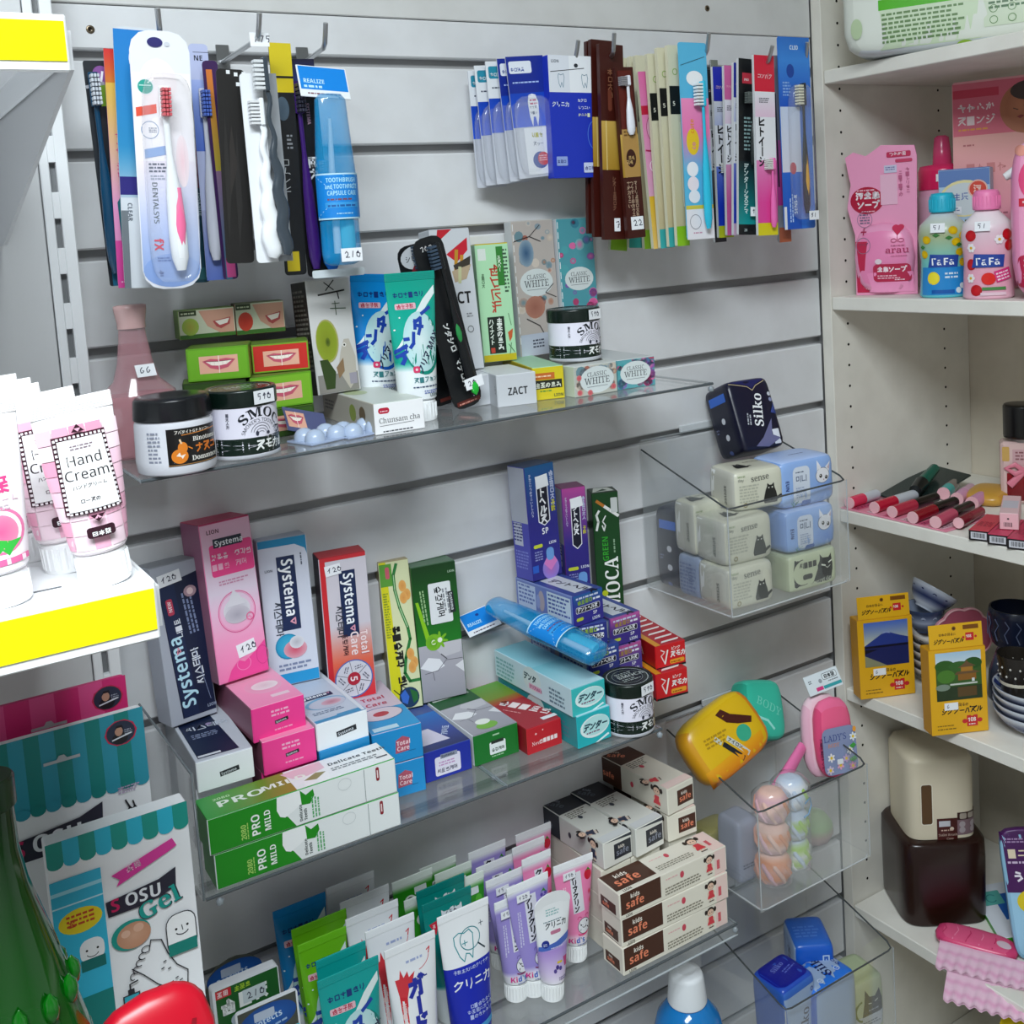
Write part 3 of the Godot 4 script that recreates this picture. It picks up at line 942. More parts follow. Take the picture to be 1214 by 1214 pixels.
func left_stock() -> void:
	var y := 1.3075
	hand_cream(Vector3(-.0615, y, .522), .09, .108, .045, "pink checked hand cream tube with white cap, nearest of its row on the gondola shelf")
	hand_cream(Vector3(-.0735, y, .478), .09, .108, .045, "pink checked hand cream tube half hidden behind the nearest hand cream tube", .05)
	hand_cream(Vector3(-.086, y, .435), .09, .108, .045, "pink checked hand cream tube third in its row, showing a thin slice of its side", .12)
	hand_cream(Vector3(-.088, y, .392), .06, .108, .045, "pink checked hand cream tube fourth in its row, only its white seal showing")
	hand_cream(Vector3(-.092, y, .35), .05, .108, .045, "pink checked hand cream tube last in its row beside the slotted upright")
	var peach := func(p: Pt) -> void:
		var h := p.h
		p.ring(4, h * .27, 12.5, 12.5, 1.6, "f07fae", 0, 360); p.ell(4, h * .265, 9, 9, "f2679b", 24, "f48fb4")
		p.poly([-4, h * .16, 2, h * .22, 8, h * .2, 14, h * .2, 9, h * .15, 6, h * .11, 3, h * .15, 0, h * .12], "3fc04a")
		p.ring(2, h * .66, 7, 5.5, 1.6, "ef6fa4", -100, 150); p.jp("葉", 4, h * .5, 9.5, "ef4f90", .14); p.jp("つ", -2, h * .68, 10, "ef4f90", .15)
		p.jp("リーム", 3, h * .435, 4.4, "d8b3c2", .12); p.fine(-4, h * .42, 16, 2, 1.8, "d9c6cf")
		p.rect(-16, h * .055, 32, 3.4, "ee72a8")
		for i in 4: p.rect(-12 + i * 8, h * .057, 2, 3, "fbe9f1")
	for i in 2:
		paste_tube("white peach leaf cream tube with pink fruit, at the left edge of the gondola shelf" if i == 0 else "white peach leaf cream tube standing behind the one with the pink fruit", "white cream tubes on the gondola shelf", Vector3(-.1165 - i * .008, y, .522 - i * .05), .06, .112, .047, {"called": "hand_cream_tube", "cap": "fbfbfc", "cr": .0155, "r": .0165, "ch": .018, "bands": [[.0, "fdf6f9"], [1.0, "fefbfc"]], "crimp": "fdfbfc", "art": peach})
	# foot-care cards hanging under the gondola shelf
	var stripes := func(p: Pt, a: String, b: String, y0: float, hh: float) -> void:
		for i in 11: p.grad(i * p.w / 11, y0, p.w / 11, hh, a if i % 2 else b, a if i % 2 else b)
		for i in 11: p.ell((i + .5) * p.w / 11, y0, p.w / 22, 4.5, a if i % 2 else b, 12)
	var badge := func(p: Pt, x: float, yy: float) -> void:
		p.ell(x, yy, 13, 11, "c22b4e", 10); p.ell(x, yy, 11.5, 10, "2c3346", 20); p.ell(x - 1, yy - 4.5, 6.5, 5, "1d1c22", 14); p.ell(x - 1.5, yy + 1.5, 3.2, 4.0, "b98d78", 14); p.poly([x - 5, yy + 2, x - 3, yy + 6.5, x + 1.5, yy + 6.5, x + 3, yy + 1, x + 1, yy + 4.5, x - 3, yy + 4.5], "17141a"); p.fine(x + 3, yy + 1, 6, 3, 1.7, "9fa5b4"); p.line([x - 7, yy - 5, x + 8, yy - 2], 1.2, "d8dbe4")
	var sosu := func(p: Pt, x: float, yy: float, sc: float) -> void:
		p.at(x, yy, 0, sc)
		p.poly([-2, -3, 18, -3, 36, -1, 48, 3, 49, 18, 36, 13, 18, 11, -3, 9], "2b2b3a")
		p.k += 1
		p.txt("S", 0, 0, 9.5, "c4235a", 1, 1.05); p.txt("OSU", 10, .5, 9.5, "e6e9ee", 1, 1.05)
		p.at(0, 0)
	var slot := func(p: Pt, x: float, yy: float) -> void:
		p.poly([x - 14, yy, x + 14, yy, x + 14, yy + 2.5, x + 4, yy + 2.5, x + 2, yy + 5.5, x - 2, yy + 5.5, x - 4, yy + 2.5, x - 14, yy + 2.5], "b9bcc0")
	hang("foot_care_card", "pink striped foot care card with a round portrait badge, behind the teal one", "pack", "foot care cards below the gondola shelf", Vector3(-.056, .93, .21), .0, .116, .204, {"col": "d22f74", "th": .004, "art": func(p: Pt) -> void:
		for i in 6: p.rect(i * p.w / 6, 0, p.w / 6, p.h, "d12a70" if i % 2 else "e0508c")
		badge.call(p, p.w - 16, p.h - 16); slot.call(p, 52, p.h - 28)
	})
	hang("foot_care_card", "teal striped foot care card with a round portrait badge and red moon", "pack", "foot care cards below the gondola shelf", Vector3(-.058, .93, .245), .0, .128, .187, {"col": "eef0f3", "th": .006, "art": func(p: Pt) -> void:
		stripes.call(p, "17807c", "2f93a8", p.h - 62, 62)
		badge.call(p, p.w - 19, p.h - 17); slot.call(p, 62, p.h - 27)
		p.ell(p.w - 38, p.h - 108, 28, 21, "2b2630", 24); p.ell(p.w - 38, p.h - 108, 26, 19, "c11f52", 24)
		sosu.call(p, 18, p.h - 96, 1.45); p.fine(p.w - 26, p.h - 64, 18, 3, 2.2, "b49fc0"); p.jp("入", p.w - 20, p.h - 88, 12, "222228", .1)
		p.line([p.w - 21, p.h - 75, p.w - 18, p.h - 82, p.w - 23, p.h - 88], 1.4, "222228"); p.line([p.w - 18, p.h - 82, p.w - 12, p.h - 88], 1.4, "222228")
	})
	hang("foot_gel_pack", "white and aqua foot gel pack with a drawn foot and soap bottle", "pack", "", Vector3(-.034, .835, .305), .0, .106, .222, {"col": "f2f4f7", "th": .016, "r": .002, "art": func(p: Pt) -> void:
		var h := p.h
		for i in 9: p.rect(i * 11.8, h - 17, 11.8, 17, "2fb4d0" if i % 2 else "1c9488"); p.ell(i * 11.8 + 5.9, h - 17, 5.9, 4.5, "2fb4d0" if i % 2 else "1c9488", 14)
		p.rect(0, 0, 37, h - 30, "37b9dc"); p.rect(0, h - 42, 37, 3, "9fe0f2"); p.rect(0, h - 52, 37, 1.2, "bfeaf6")
		p.ell(19, h - 66, 16, 10, "e7cf2c", 20); p.jp("足", 10, h - 70, 6, "c0392b"); p.fine(9, h - 62, 20, 3, 3.6, "c0472b", 4)
		p.rr(16, h - 102, 18, 19, 7, "eef0f2"); p.rect(16, h - 108, 18, 9, "15706c"); p.ell(21, h - 92, .9, .9, "222222"); p.ell(29, h - 92, .9, .9, "222222"); p.ring(25, h - 95, 4.5, 3, .6, "222222", 190, 350)
		p.rect(0, 0, 37, h - 128, "15807c"); p.txt("1", 10, h - 152, 12, "d4de3a", 1); p.fine(8, h - 158, 24, 6, 6.5, "7cc0b4", 9)
		p.poly([44, h - 40, 92, h - 26, 95, h - 33, 88, h - 36, 47, h - 50, 50, h - 45], "df3f9c"); p.at(56, h - 42, 12); p.jp("薬用", 0, 0, 6, "f6c3dc", .14); p.at(0, 0)
		sosu.call(p, 41, h - 69, 1.05)
		p.at(62, h - 86, 14); p.txt("Gel", 0, 0, 15, "27303a", 2, 1.0); p.k += 1; p.txt("Gel", .6, .6, 13.6, "1c9a90", 2, 1.05); p.at(0, 0)
		p.ell(54, h - 92, 15, 12, "1c9488", 24); p.ell(56, h - 93, 13, 10.5, "d2a286", 22, "c38d70"); p.ell(50, h - 90, 3.5, 3, "dfb49b"); p.ell(60, h - 88, 4, 3.5, "dcae94")
		p.line([52, h - 120, 60, h - 128, 70, h - 140, 82, h - 150, 93, h - 148, 94, h - 138, 86, h - 130, 80, h - 118, 76, h - 105, 68, h - 102, 66, h - 110], .9, "2c2c34")
		for i in 5: p.ring(64 - i * 3.0, h - 108 - i * 4.6, 4.0 - i * .4, 3.0, .8, "2c2c34", 40, 300, 14)
		for q in [[76, 124], [74, 129], [79, 131], [84, 141], [87, 144], [80, 143]]: p.line([q[0], h - q[1], q[0] + 1.8, h - q[1] + .6], 1.0, "2c2c34")
		p.rr(80, h - 122, 24, 34, 9, "2c2c34"); p.rr(80.8, h - 121.2, 22.4, 32.4, 8.4, "f6f7f8"); p.rect(80.8, h - 122, 22.6, 10, "177f74"); p.ell(88, h - 101, 1, 1, "222222"); p.ell(97, h - 100, 1, 1, "222222"); p.ring(92.5, h - 103, 5.5, 4, .9, "2c2c34", 200, 340); p.line([92.5, h - 99, 93, h - 103], .7, "2c2c34")
		p.rect(43, h - 160, 13, 21, "2c2c34"); p.rect(44, h - 159, 11, 19, "3aa7bc"); p.rect(47, h - 139, 5, 4, "2c2c34"); p.line([49, h - 135, 49, h - 131, 55, h - 130], 1.2, "2c2c34"); p.jp("日", 45.5, h - 156, 6, "eeeeee")
		p.line([56, h - 146, 72, h - 141], .8, "2c2c34"); p.fine(62, h - 155, 20, 2, 3, "55555d", 7)
		p.grad(37, 0, 69, h - 168, "2f9fd2", "3fc4e4"); p.at(47, h - 190, 8); p.txt("PERORIN", 0, 0, 7.5, "9fdcf0", 0, 1.05); p.at(0, 0)
	})
	# green moulded bottle and a red pouch at the near left
	var t := thing("green_bottle", "dark green moulded bottle with glints at the lower left corner", "bottle", Vector3(-.128, .62, .42))
	var b := P()
	b.lathe(Vector3.ZERO, [[.05, .0], [.056, .004], [.058, .03], [.058, .24], [.054, .31], [.044, .37], [.03, .43], [.018, .475], [.0145, .50], [.0145, .53]], [Color("0a5a10"), Color("0c7a16"), Color("0f8a1c"), Color("0f8a1c"), Color("0c7016"), Color("0a5210"), Color("08400c"), Color("08380a"), Color("08380a"), Color("08380a")], 40)
	part("bottle_body", b, M.green_glass, t)
	for i in 7:
		for j in 12:
			var a := TAU * (j + .5 * (i % 2)) / 12
			var yy := .10 + i * .05
			var r := .0575 if yy < .25 else lerpf(.0575, .037, (yy - .25) / .155)
			var q := P()
			q.lathe(Vector3(cos(a) * r, yy, sin(a) * r), [[.0005, -.011], [.0045, -.006], [.0055, .0], [.0045, .006], [.0005, .011]], Color("0b5c12"), 8)
			part("glass_stud", q, M.green_glass, t)
	var c := P()
	c.lathe(Vector3(0, .528, 0), [[.016, .0], [.0165, .001], [.0165, .018], [.015, .02]], Color("0a3a0c"), 24)
	part("bottle_cap", c, M.gloss, t)
	soft("red_pouch", "shiny red oval pouch with a white printed patch at the bottom left edge", "pouch", "", Vector3(-.0373, .9050, .4300), Vector3(-.35, -.05, .12), Vector3(.082, .075, .03), ["c8102a"], func(p: Pt) -> void:
		soft_face(p, "f", 2.6)
		p.poly([24, 20, 30, 38, 38, 44, 42, 40, 48, 47, 58, 40, 66, 36, 70, 24, 60, 14, 34, 12], "f1ecec"); p.line([32, 34, 38, 38, 42, 34, 50, 40], 1.4, "3a2a30"); p.poly([62, 40, 66, 47, 69, 46, 66, 38], "8f1022")
	, 2.6)
func pegs() -> void:
	peg_hook("chrome peg hook holding the pink handled brush pack, first from left", Vector3(.1457, 1.6900, .0012), Vector3(.1050, 1.6900, .1380))
	peg_hook("chrome peg hook above the black and white wavy brush packs", Vector3(.2065, 1.6900, .0012), Vector3(.1963, 1.6892, .1420))
	peg_hook("chrome peg hook through the blue header of the capsule case", Vector3(.2964, 1.6900, .0012), Vector3(.2776, 1.6891, .1100))
	peg_hook("chrome peg hook holding the blue floss bags", Vector3(.6327, 1.6900, .0012), Vector3(.6182, 1.6896, .0700))
	peg_hook("chrome peg hook holding the brown brush packs", Vector3(.7015, 1.6900, .0012), Vector3(.6532, 1.6936, .1000))
	peg_hook("chrome peg hook holding the cream and sky blue brush packs", Vector3(.8273, 1.6900, .0012), Vector3(.7571, 1.6890, .1500))
	peg_hook("dark thin peg hook running through the blue and red brush packs", Vector3(.9035, 1.6900, .0012), Vector3(.8830, 1.6825, .1250))
	peg_hook("chrome peg hook at far right holding the largest blue brush pack", Vector3(1.0344, 1.6900, .0012), Vector3(.9633, 1.6901, .1150))
	var g1 := "carded tooth brushes on the left pegs"
	var cat := "toothbrush"
	# first peg
	hang("brush_pack", "white clear-fronted brush pack with pink and white handle, nearest on the first peg", cat, g1, Vector3(.0946, 1.4587, .1380), -.0307, .0539, .2343, {"col": "e9eaf2", "r": .018, "pitch": .03, "art": func(p: Pt) -> void:
		var h := p.h
		p.grad(.8, 16, p.w - 1.6, h * .45, "93aee2", "f0e3ec"); p.ell(p.w / 2, 17, p.w / 2 - 1, 15.5, "8aa6de", 24)
		p.grad(1, h * .5, p.w - 2, h * .34, "f3ecf2", "f6f0f0"); p.ell(p.w * .44, h * .80, 17, 22, "f5e9ea", 24)
		p.ell(p.w * .78, h * .5, 6, 24, "f0c9d0", 20, "f4e2e6")
		p.ell(12, h * .785, 7.6, 7.2, "dfe7ea"); p.ell(12, h * .785, 6.8, 6.4, "2a9c8c"); p.line([7, h * .79, 17, h * .79], 1, "b8e0d8")
		p.poly([2.5, h * .705, 21, h * .72, 21, h * .685, 2.5, h * .67], "e0503a"); p.ring(14, h * .62, 8, 8, .6, "7d93b5"); p.fine(13, h * .625, 7, 3, 1.7, "7a8296")
		p.poly([8, h * .545, 27, h * .56, 27, h * .525, 8, h * .51], "8aa5d4"); p.fine(11, h * .485, 16, 3, 3.2, "555b6c"); p.fine(12, h * .44, 13, 2, 2.6, "9aa0b0")
		p.at(13, h * .42, -90); p.txt("DENTALSYS", 0, 0, 4.6, "3c4c48", 0, 1.15); p.at(12, h * .2, -90); p.txt("fX", 0, 0, 8, "d8324e", 1); p.at(0, 0)
		p.jp("首", 14, h * .05, 6, "4060a8"); p.fine(14, h * .12, 12, 2, 2.4, "6079b4")
		p.ell(p.w * .62, h * .95, 2.6, 2.0, "cfd3da")
		p.ell(p.w * .42, h * .955, 7, 4.5, "2d2a6a")
	,
		"brush": [{"x": .0065, "y0": .017, "y1": .185, "hw": .0072, "hc": "eef0f2", "gc": "ef6f9c", "bd": 0, "bc": "d8636c", "lean": -.008, "z": .008}], "bag": [.002, .006, .046, .19, .014]})
	hang("brush_pack", "bright blue headed brush pack with a white oval, behind the pink handled brush", cat, g1, Vector3(.0784, 1.4607, .1180), -.0528, .0461, .2396, {"col": "cfd4da", "r": .008, "art": func(p: Pt) -> void:
		var h := p.h
		p.grad(0, h * .55, p.w, h * .44, "2a86b8", "1277c2"); p.grad(0, h * .35, p.w, h * .2, "a9bccb", "2a86b8"); p.rect(0, h * .36, 16, h * .07, "2b2470")
		p.ell(24, h * .88, 11, 15, "eceef2", 24); p.rr(20, h * .93, 26, 12, 5, "2e2c66"); p.fine(24, h * .955, 18, 3, 2.6, "8d90b8")
		p.at(6, h * .33, -90); p.txt("CLEAR", 0, 0, 4, "5a616c", 1); p.at(0, 0); p.rect(0, 0, 6, h * .3, "6d747a")
	})
	hang("brush_pack", "narrow pink and yellow massage brush pack left of the blue headed one", cat, g1, Vector3(.0616, 1.4619, .1000), -.0370, .0159, .2216, {"col": "d488b4", "art": func(p: Pt) -> void:
		var h := p.h
		p.grad(0, h * .55, p.w, h * .42, "c9a08e", "d9b02c"); p.grad(0, h * .86, p.w, h * .14, "c87428", "cc2a2a"); p.grad(0, h * .33, p.w, h * .22, "cf8ab8", "c9a08e"); p.rect(0, 0, p.w, h * .2, "cc4290")
		p.jp("マッサージ歯", 5.5, h * .62, 7, "c22a78", .13, true); p.poly([4, h * .36, 9, h * .4, p.w, h * .42, p.w, h * .17, 6, h * .17], "0f5a66"); p.jp("システマ", 8, h * .335, 8.5, "e4eef0", .13, true); p.fine(6, h * .14, 9, 6, 4, "a02a74")
		p.fine(3, 5, 11, 1, 2.4, "eab6d4")
	})
	hang("brush_pack", "black and dark teal brush pack at the far left of the first peg", cat, g1, Vector3(.0617, 1.4642, .0850), .0195, .0241, .2106, {"col": "141a22", "r": .002, "art": func(p: Pt) -> void:
		var h := p.h
		p.grad(3, 0, p.w - 6, h * .3, "0c5a78", "0d4456"); p.rect(4, h * .34, 8, h * .09, "a02848"); p.rect(p.w - 9, h * .3, 5, h * .5, "1b1530"); p.rect(p.w * .4, h * .8, 12, h * .12, "7cab28"); p.ell(p.w * .62, h * .935, 8, 9, "7d4a8e"); p.line([p.w * .6, h * .91, p.w * .68, h * .95], 2, "eceaf2")
		p.line([1, h * .885, p.w - 8, h * .9], 3, "9a9ca4")
	,
		"brush": [{"x": -.006, "y0": .012, "y1": .2, "hw": .006, "hc": "0e3c58", "bd": 0, "bc": "c6ccd4", "z": .007}]})
	# second peg
	hang("brush_pack", "maroon and dark teal narrow pack between the pink handled and lilac packs", cat, g1, Vector3(.1439, 1.4598, .0600), -.0402, .0183, .2262, {"col": "15404e", "art": func(p: Pt) -> void:
		p.rect(0, p.h * .42, p.w, p.h * .2, "6e2440"); p.at(8, p.h * .6, -90); p.txt("TRAVEL", 0, 0, 5, "a04060", 1); p.at(10, p.h * .4, -90); p.txt("HARMIE", 0, 0, 4.4, "b4c8cc", 1); p.at(0, 0); p.rect(2, 3, p.w - 4, 12, "2a5c62"); p.grad(0, p.h * .62, p.w, p.h * .38, "28323c", "3a4450")
	})
	hang("brush_pack", "lilac and blue brush pack with a silver handle left of the plain black pack", cat, g1, Vector3(.1550, 1.4615, .0750), -.0129, .0191, .2334, {"col": "b9c0e2", "art": func(p: Pt) -> void:
		var h := p.h
		p.grad(0, h * .55, p.w, h * .3, "5270c8", "9fb0e4"); p.grad(0, 0, p.w, h * .3, "5a70bc", "a9add0"); p.txt("NE", 4, h * .93, 5, "26283a", 1); p.line([4, h * .965, 20, h * .965], .5, "44485a")
	,
		"brush": [{"x": .0, "y0": .02, "y1": .19, "hw": .0062, "hc": "c9cbd8", "bd": 0, "bc": "5a78d2", "z": .006}]})
	hang("brush_pack", "dark purple and orange edged brush pack just left of the plain black pack", cat, g1, Vector3(.1660, 1.4615, .0880), .0088, .0153, .2152, {"col": "3a1c50", "art": func(p: Pt) -> void:
		p.grad(3, p.h * .5, 6, p.h * .46, "a99a3a", "d47434"); p.grad(3, 0, 6, p.h * .5, "3c6c84", "8a6a88"); p.rect(4, 2, 9, p.h * .09, "c24a86")
	})
	hang("brush_pack", "plain black brush bag with a few white checks at its top", cat, g1, Vector3(.1665, 1.4772, .1200), -.0370, .0279, .1866, {"col": "201e1d", "art": func(p: Pt) -> void:
		var h := p.h
		for q in [[.35, .975], [.62, .965], [.8, .94], [.68, .915], [.9, .97]]: p.rect(p.w * q[0], h * q[1], 3.6, 3.6, "e6e8ea")
		p.poly([4, h * .1, 9, h * .4, 6, h * .8, 3, h * .5], "2a2827"); p.poly([14, h * .06, 19, h * .3, 17, h * .7, 13, h * .4], "2b2928"); p.poly([8, h * .35, 16, h * .5, 12, h * .72, 9, h * .6], "302c2a")
	})
	hang("brush_pack", "white brush bag with one white and one grey wavy handled tooth brush", cat, g1, Vector3(.1964, 1.4762, .1350), .0074, .0367, .1816, {"col": "e8eaee", "art": func(p: Pt) -> void:
		p.rect(p.w * .6, 0, p.w * .4, p.h, "8d9196"); p.ell(p.w * .62, p.h * .955, 2, 2, "c9ccd2"); p.rect(p.w * .62, 6, 13, 34, "d4d8dc"); p.fine(p.w * .66, 28, 9, 4, 4, "6a7078")
	,
		"brush": [{"x": -.004, "y0": .004, "y1": .158, "hw": .0078, "hc": "eef1f4", "wave": .0016, "bc": "e8eaec", "lean": .002, "z": .006}, {"x": .0085, "y0": .006, "y1": .196, "hw": .0056, "hc": "3e464e", "wave": .0018, "bc": "dfe2e4", "bd": -1, "lean": -.006, "z": .012}],
		"price": [.004, .213, .019, .013, "175", .003]})
	hang("brush_pack", "black brush pack with thin silver lettering and yellow header, right of the wavy brushes", cat, g1, Vector3(.2301, 1.4607, .1000), -.0131, .0233, .2330, {"col": "17181b", "art": func(p: Pt) -> void:
		var h := p.h
		p.rect(0, h * .86, p.w, h * .14, "d2bd24"); p.rect(0, h * .79, p.w, h * .06, "c9b21e"); p.rect(3, 4, p.w - 10, 20, "c9b21e"); p.ell(10, h * .72, 7, 12, "4a5a68"); p.jp("ロムレヒ", 5, h * .47, 9, "c4c6c8", .07, true); p.fine(12, h * .6, 6, 4, 4, "8a8c90")
	})
	hang("brush_pack", "black pack with white brush lettering and a purple brush behind the capsule case", cat, g1, Vector3(.2617, 1.4574, .0920), .0250, .0310, .2224, {"col": "121114", "art": func(p: Pt) -> void:
		var h := p.h
		p.grad(0, h * .9, p.w, h * .1, "2a3a7a", "1a1830"); p.at(p.w * .55, h * .8, -90); p.txt("SYSTEMA", 0, 0, 3.6, "c4a0b4", 1); p.at(0, 0); p.jp("磨力", p.w * .42, h * .5, 12, "eceef0", .16, true); p.jp("大口全用", p.w * .6, h * .36, 7, "c9b53a", .16, true)
		p.fine(p.w * .75, h * .33, 5, 9, 6, "9a8c3a")
	,
		"brush": [{"x": -.008, "y0": .008, "y1": .2, "hw": .006, "hc": "3a1c66", "bd": 0, "bc": "3a3a4a", "z": .006}, {"x": .009, "y0": .006, "y1": .12, "hw": .0085, "hc": "1c66c4", "bd": 0, "bc": "dfe4ea", "z": .008}]})
	var cap := hang("capsule_case_bag", "aqua capsule tooth brush case in a clear bag, hanging on the third peg", "case", "aqua capsule cases in clear bags", Vector3(.2720, 1.4558, .1120), -.0028, .0644, .2119, {"col": "c9d2d6", "th": .0006, "outline": card_outline(.058, .008, .002), "price": [.005, .022, .023, .0135, "210", .025]})
	capsule(cap, .0, .012, .172)
	var hd := P()
	hd.S = Vector3(.056, .034, .0014)
	hd.box(Vector3(0, .017, 0), hd.S, Color("e8ecf0"), .0003)
	hd.face("f")
	hd.rect(1.5, 8, 53, 25, "1183dc"); hd.txt("REALIZE", 5, 15, 4.4, "bfe6f6", 1); hd.fine(5, 10, 20, 1, 5, "bfe6f6"); hd.fine(8, 3, 40, 1, 3, "7a4a50")
	var ho := part("header_card", hd, M.card, cap)
	ho.position = Vector3(-.002, .181, .008); ho.rotation = Vector3(-.3, .1, -.05)
	# floss bags and box in the middle
	var g2 := "floss picks hanging in the middle of the wall"
	var bag := func(P0: Vector3, rl: float, W: float, H: float, dark: bool, lb: String) -> void:
		hang("floss_bag", lb, "pack", g2, P0, rl, W, H, {"col": "c9ccd6", "r": .001, "art": func(p: Pt) -> void:
			var h := p.h
			p.rect(0, h * .70, p.w, h * .30, "1b2f8f" if dark else "e4e7ec")
			p.grad(0, h * .42, p.w, h * .28, "1a55d8", "1744b4"); p.rr(3, h * .86, p.w * .6, h * .1, 2.4, "e4e9f4" if dark else "2a8aa4"); p.jp("お口消臭", 5, h * .875, 5, "22419c" if dark else "e8f0f4", .15); p.fine(6, h * .78, p.w * .7, 1, 3.4, "a9c0f4" if dark else "4a5060")
			if dark:
				p.poly([24, h * .62, 26, h * .68, 31, h * .69, 36, h * .68, 39, h * .62, 38, h * .5, 35, h * .42, 33, h * .5, 30, h * .5, 28, h * .42, 25, h * .5], "f0f2f6"); p.fine(27, h * .63, 10, 2, 4, "c23a6c"); p.jp("マウス", 25.5, h * .565, 3.6, "4a5a78"); p.jp("ウォシ", 25.5, h * .52, 3.6, "4a5a78")
				p.rect(14, 3, p.w - 15, h * .39, "eceef2"); p.jp("乳酸首", 24, h * .33, 5.5, "b9b41e", .18); p.jp("スッー", 25, h * .26, 5, "8a90a0", .16); p.ell(33, h * .14, 11, 10, "2a4a9a"); p.ell(37, h * .15, 8, 8, "d01f34"); p.fine(31, h * .17, 11, 3, 2.6, "f2c4cc")
			else:
				p.poly([p.w * .5, 6, p.w * .8, 6, p.w * .7, h * .2, p.w * .5, h * .17], "8a92ac")
		})
		var t := get_child(-1)
		var q := P()
		soft_mesh(q, Vector3(0, .002, .006), Vector3(W, H * .66, .012), [Color.WHITE], 4.0)
		part("clear_sachet", q, M.clear, t)
	bag.call(Vector3(.5183, 1.5446, .0220), .0209, .0413, .1386, false, "white headed floss bag furthest back of its row in the middle")
	bag.call(Vector3(.5274, 1.5471, .0320), .0425, .0469, .1412, false, "white headed floss bag with a blue patch, second from the back of its row")
	bag.call(Vector3(.5357, 1.5476, .0420), .0378, .0453, .1441, false, "white headed floss bag third from the back, beside the dark blue headed bags")
	bag.call(Vector3(.5507, 1.5500, .0520), .0552, .0503, .1440, true, "dark blue headed floss bag just behind the nearest one with the tooth drawing")
	bag.call(Vector3(.5589, 1.5526, .0620), .0657, .0528, .1425, true, "dark blue headed floss bag with a tooth drawing, nearest of its row")
	hang("floss_box_card", "white topped blue floss carton with a hole for its peg, beside the brown packs", "pack", g2, Vector3(.6098, 1.5495, .0680), -.0103, .0719, .1453, {"col": "2036b4", "th": .012, "r": .001, "art": func(p: Pt) -> void:
		var h := p.h
		p.rect(0, h * .70, p.w, h * .3, "eceff4"); p.rect(0, h * .70, p.w * .42, h * .3, "dde1ea"); p.txt("LION", 4, h * .94, 3.4, "2a3a4a", 1); p.line([3, h * .865, p.w - 20, h * .9], .9, "22262c"); p.ell(p.w * .56, h * .92, 3, 2.4, "30343a")
		for cx in [p.w * .24, p.w * .72]: p.line([cx - 4, h * .83, cx - 3, h * .85, cx, h * .84, cx + 4, h * .85, cx + 5, h * .82, cx + 3, h * .74, cx + 1, h * .78, cx - 1, h * .74, cx - 3, h * .77, cx - 4, h * .83], .7, "6a8aa0")
		p.jp("クリニカ", 3, h * .58, 6.4, "dfe8f6", .15); p.jp("ミクロ", p.w * .56, h * .62, 4.6, "e2e8f8", .14); p.jp("しつこい", p.w * .56, h * .56, 4.6, "e2e8f8", .14); p.jp("からめと", p.w * .56, h * .5, 4.6, "e2e8c8", .14)
		p.ring(p.w * .9, h * .35, 12, 18, .8, "5a86e0", 90, 270); p.rr(5, h * .1, 16, 11, 1, "8fa2dc"); p.jp("全用口", 6, h * .12, 4.4, "20307c"); p.rr(p.w * .62, h * .04, 20, 12, 1, "c9d2f0"); p.jp("歯口用", p.w * .64, h * .06, 5, "1c2a80")
	})
	# brown brush packs
	var g3 := "carded tooth brushes on the right pegs"
	var n := 0
	var labs := ["dark brown gold banded brush pack furthest left and back of the four", "dark brown gold banded brush pack third from the front of the four", "dark brown gold banded brush pack second from the front of the four", "dark brown gold banded brush pack nearest of the four, white brush in its window"]
	for q in [[Vector3(.6395, 1.4803, .0600), -.0584, .0226, .2346], [Vector3(.6453, 1.4754, .0720), -.0474, .0342, .2393], [Vector3(.6512, 1.4715, .0850), -.0367, .0359, .2359], [Vector3(.6735, 1.4719, .0980), .0312, .0274, .2065]]:
		var front := n == 3
		hang("brush_pack", labs[n], cat, g3, q[0], q[1], q[2], q[3], {"col": "40160f", "th": .006, "r": .001, "art": func(p: Pt) -> void:
			var h := p.h
			p.grad(0, h * .36, p.w, h * .25, "a8822e", "c9a552")
			p.line([p.w * .2, h * .36, p.w * .2, h * .61], .9, "efdc9a")
			if front:
				p.rect(3, h * .36, p.w - 4, h * .29, "b0884c"); p.ell(p.w * .52, h * .47, 7.5, 11, "3c1a12", 24); p.jp("馬毛", p.w * .36, h * .46, 5, "c9a56a", .16); p.jp("乳毛", p.w * .25, h * .435, 5, "d8b478", .18); p.fine(6, h * .62, p.w - 10, 2, 4, "6a4a20")
				p.rect(3, h * .64, p.w - 6, h * .34, "5a1c14"); p.jp("つやマー日力ウエす", 9, h * .31, 5.6, "c2a58c", .14, true); p.jp("マーリ全用口大新", 15, h * .31, 5.6, "c2a58c", .14, true); p.jp("すか力うこい", 4, h * .31, 5.6, "c2a58c", .14, true)
			else:
				p.jp("本口大歯", p.w * .3, h * .84, 9, "9a6a50", .1, true); p.rr(p.w * .3, h * .66, 6, 26, 3, "6e3a2c"); p.jp("シスー生用口テ", p.w * .4, h * .3, 6, "8c6450", .12, true)
		,
			"brush": [{"x": .001, "y0": .125, "y1": .196, "hw": .005, "hc": "e4e4ec", "bc": "a4a0a4", "z": .004}] if front else [],
			"price": [.002, .018, (.019 if front else .009), .016, "22" if front else "3", .0005]})
		n += 1
	# bamboo-cream packs
	n = 0
	labs = ["cream brush pack with a lime green foot, half hidden behind the brown packs", "cream brush pack with a teal foot, hidden behind the nearest brown pack", "cream brush pack with a lime green foot, just left of the pink picture pack", "pale pink picture brush pack with a yellow foot, right of the brown packs", "cream brush pack with a black band behind two more, teal foot", "cream brush pack with a black band, middle of the three, teal foot", "cream brush pack with a black band, nearest of three, lime green foot"]
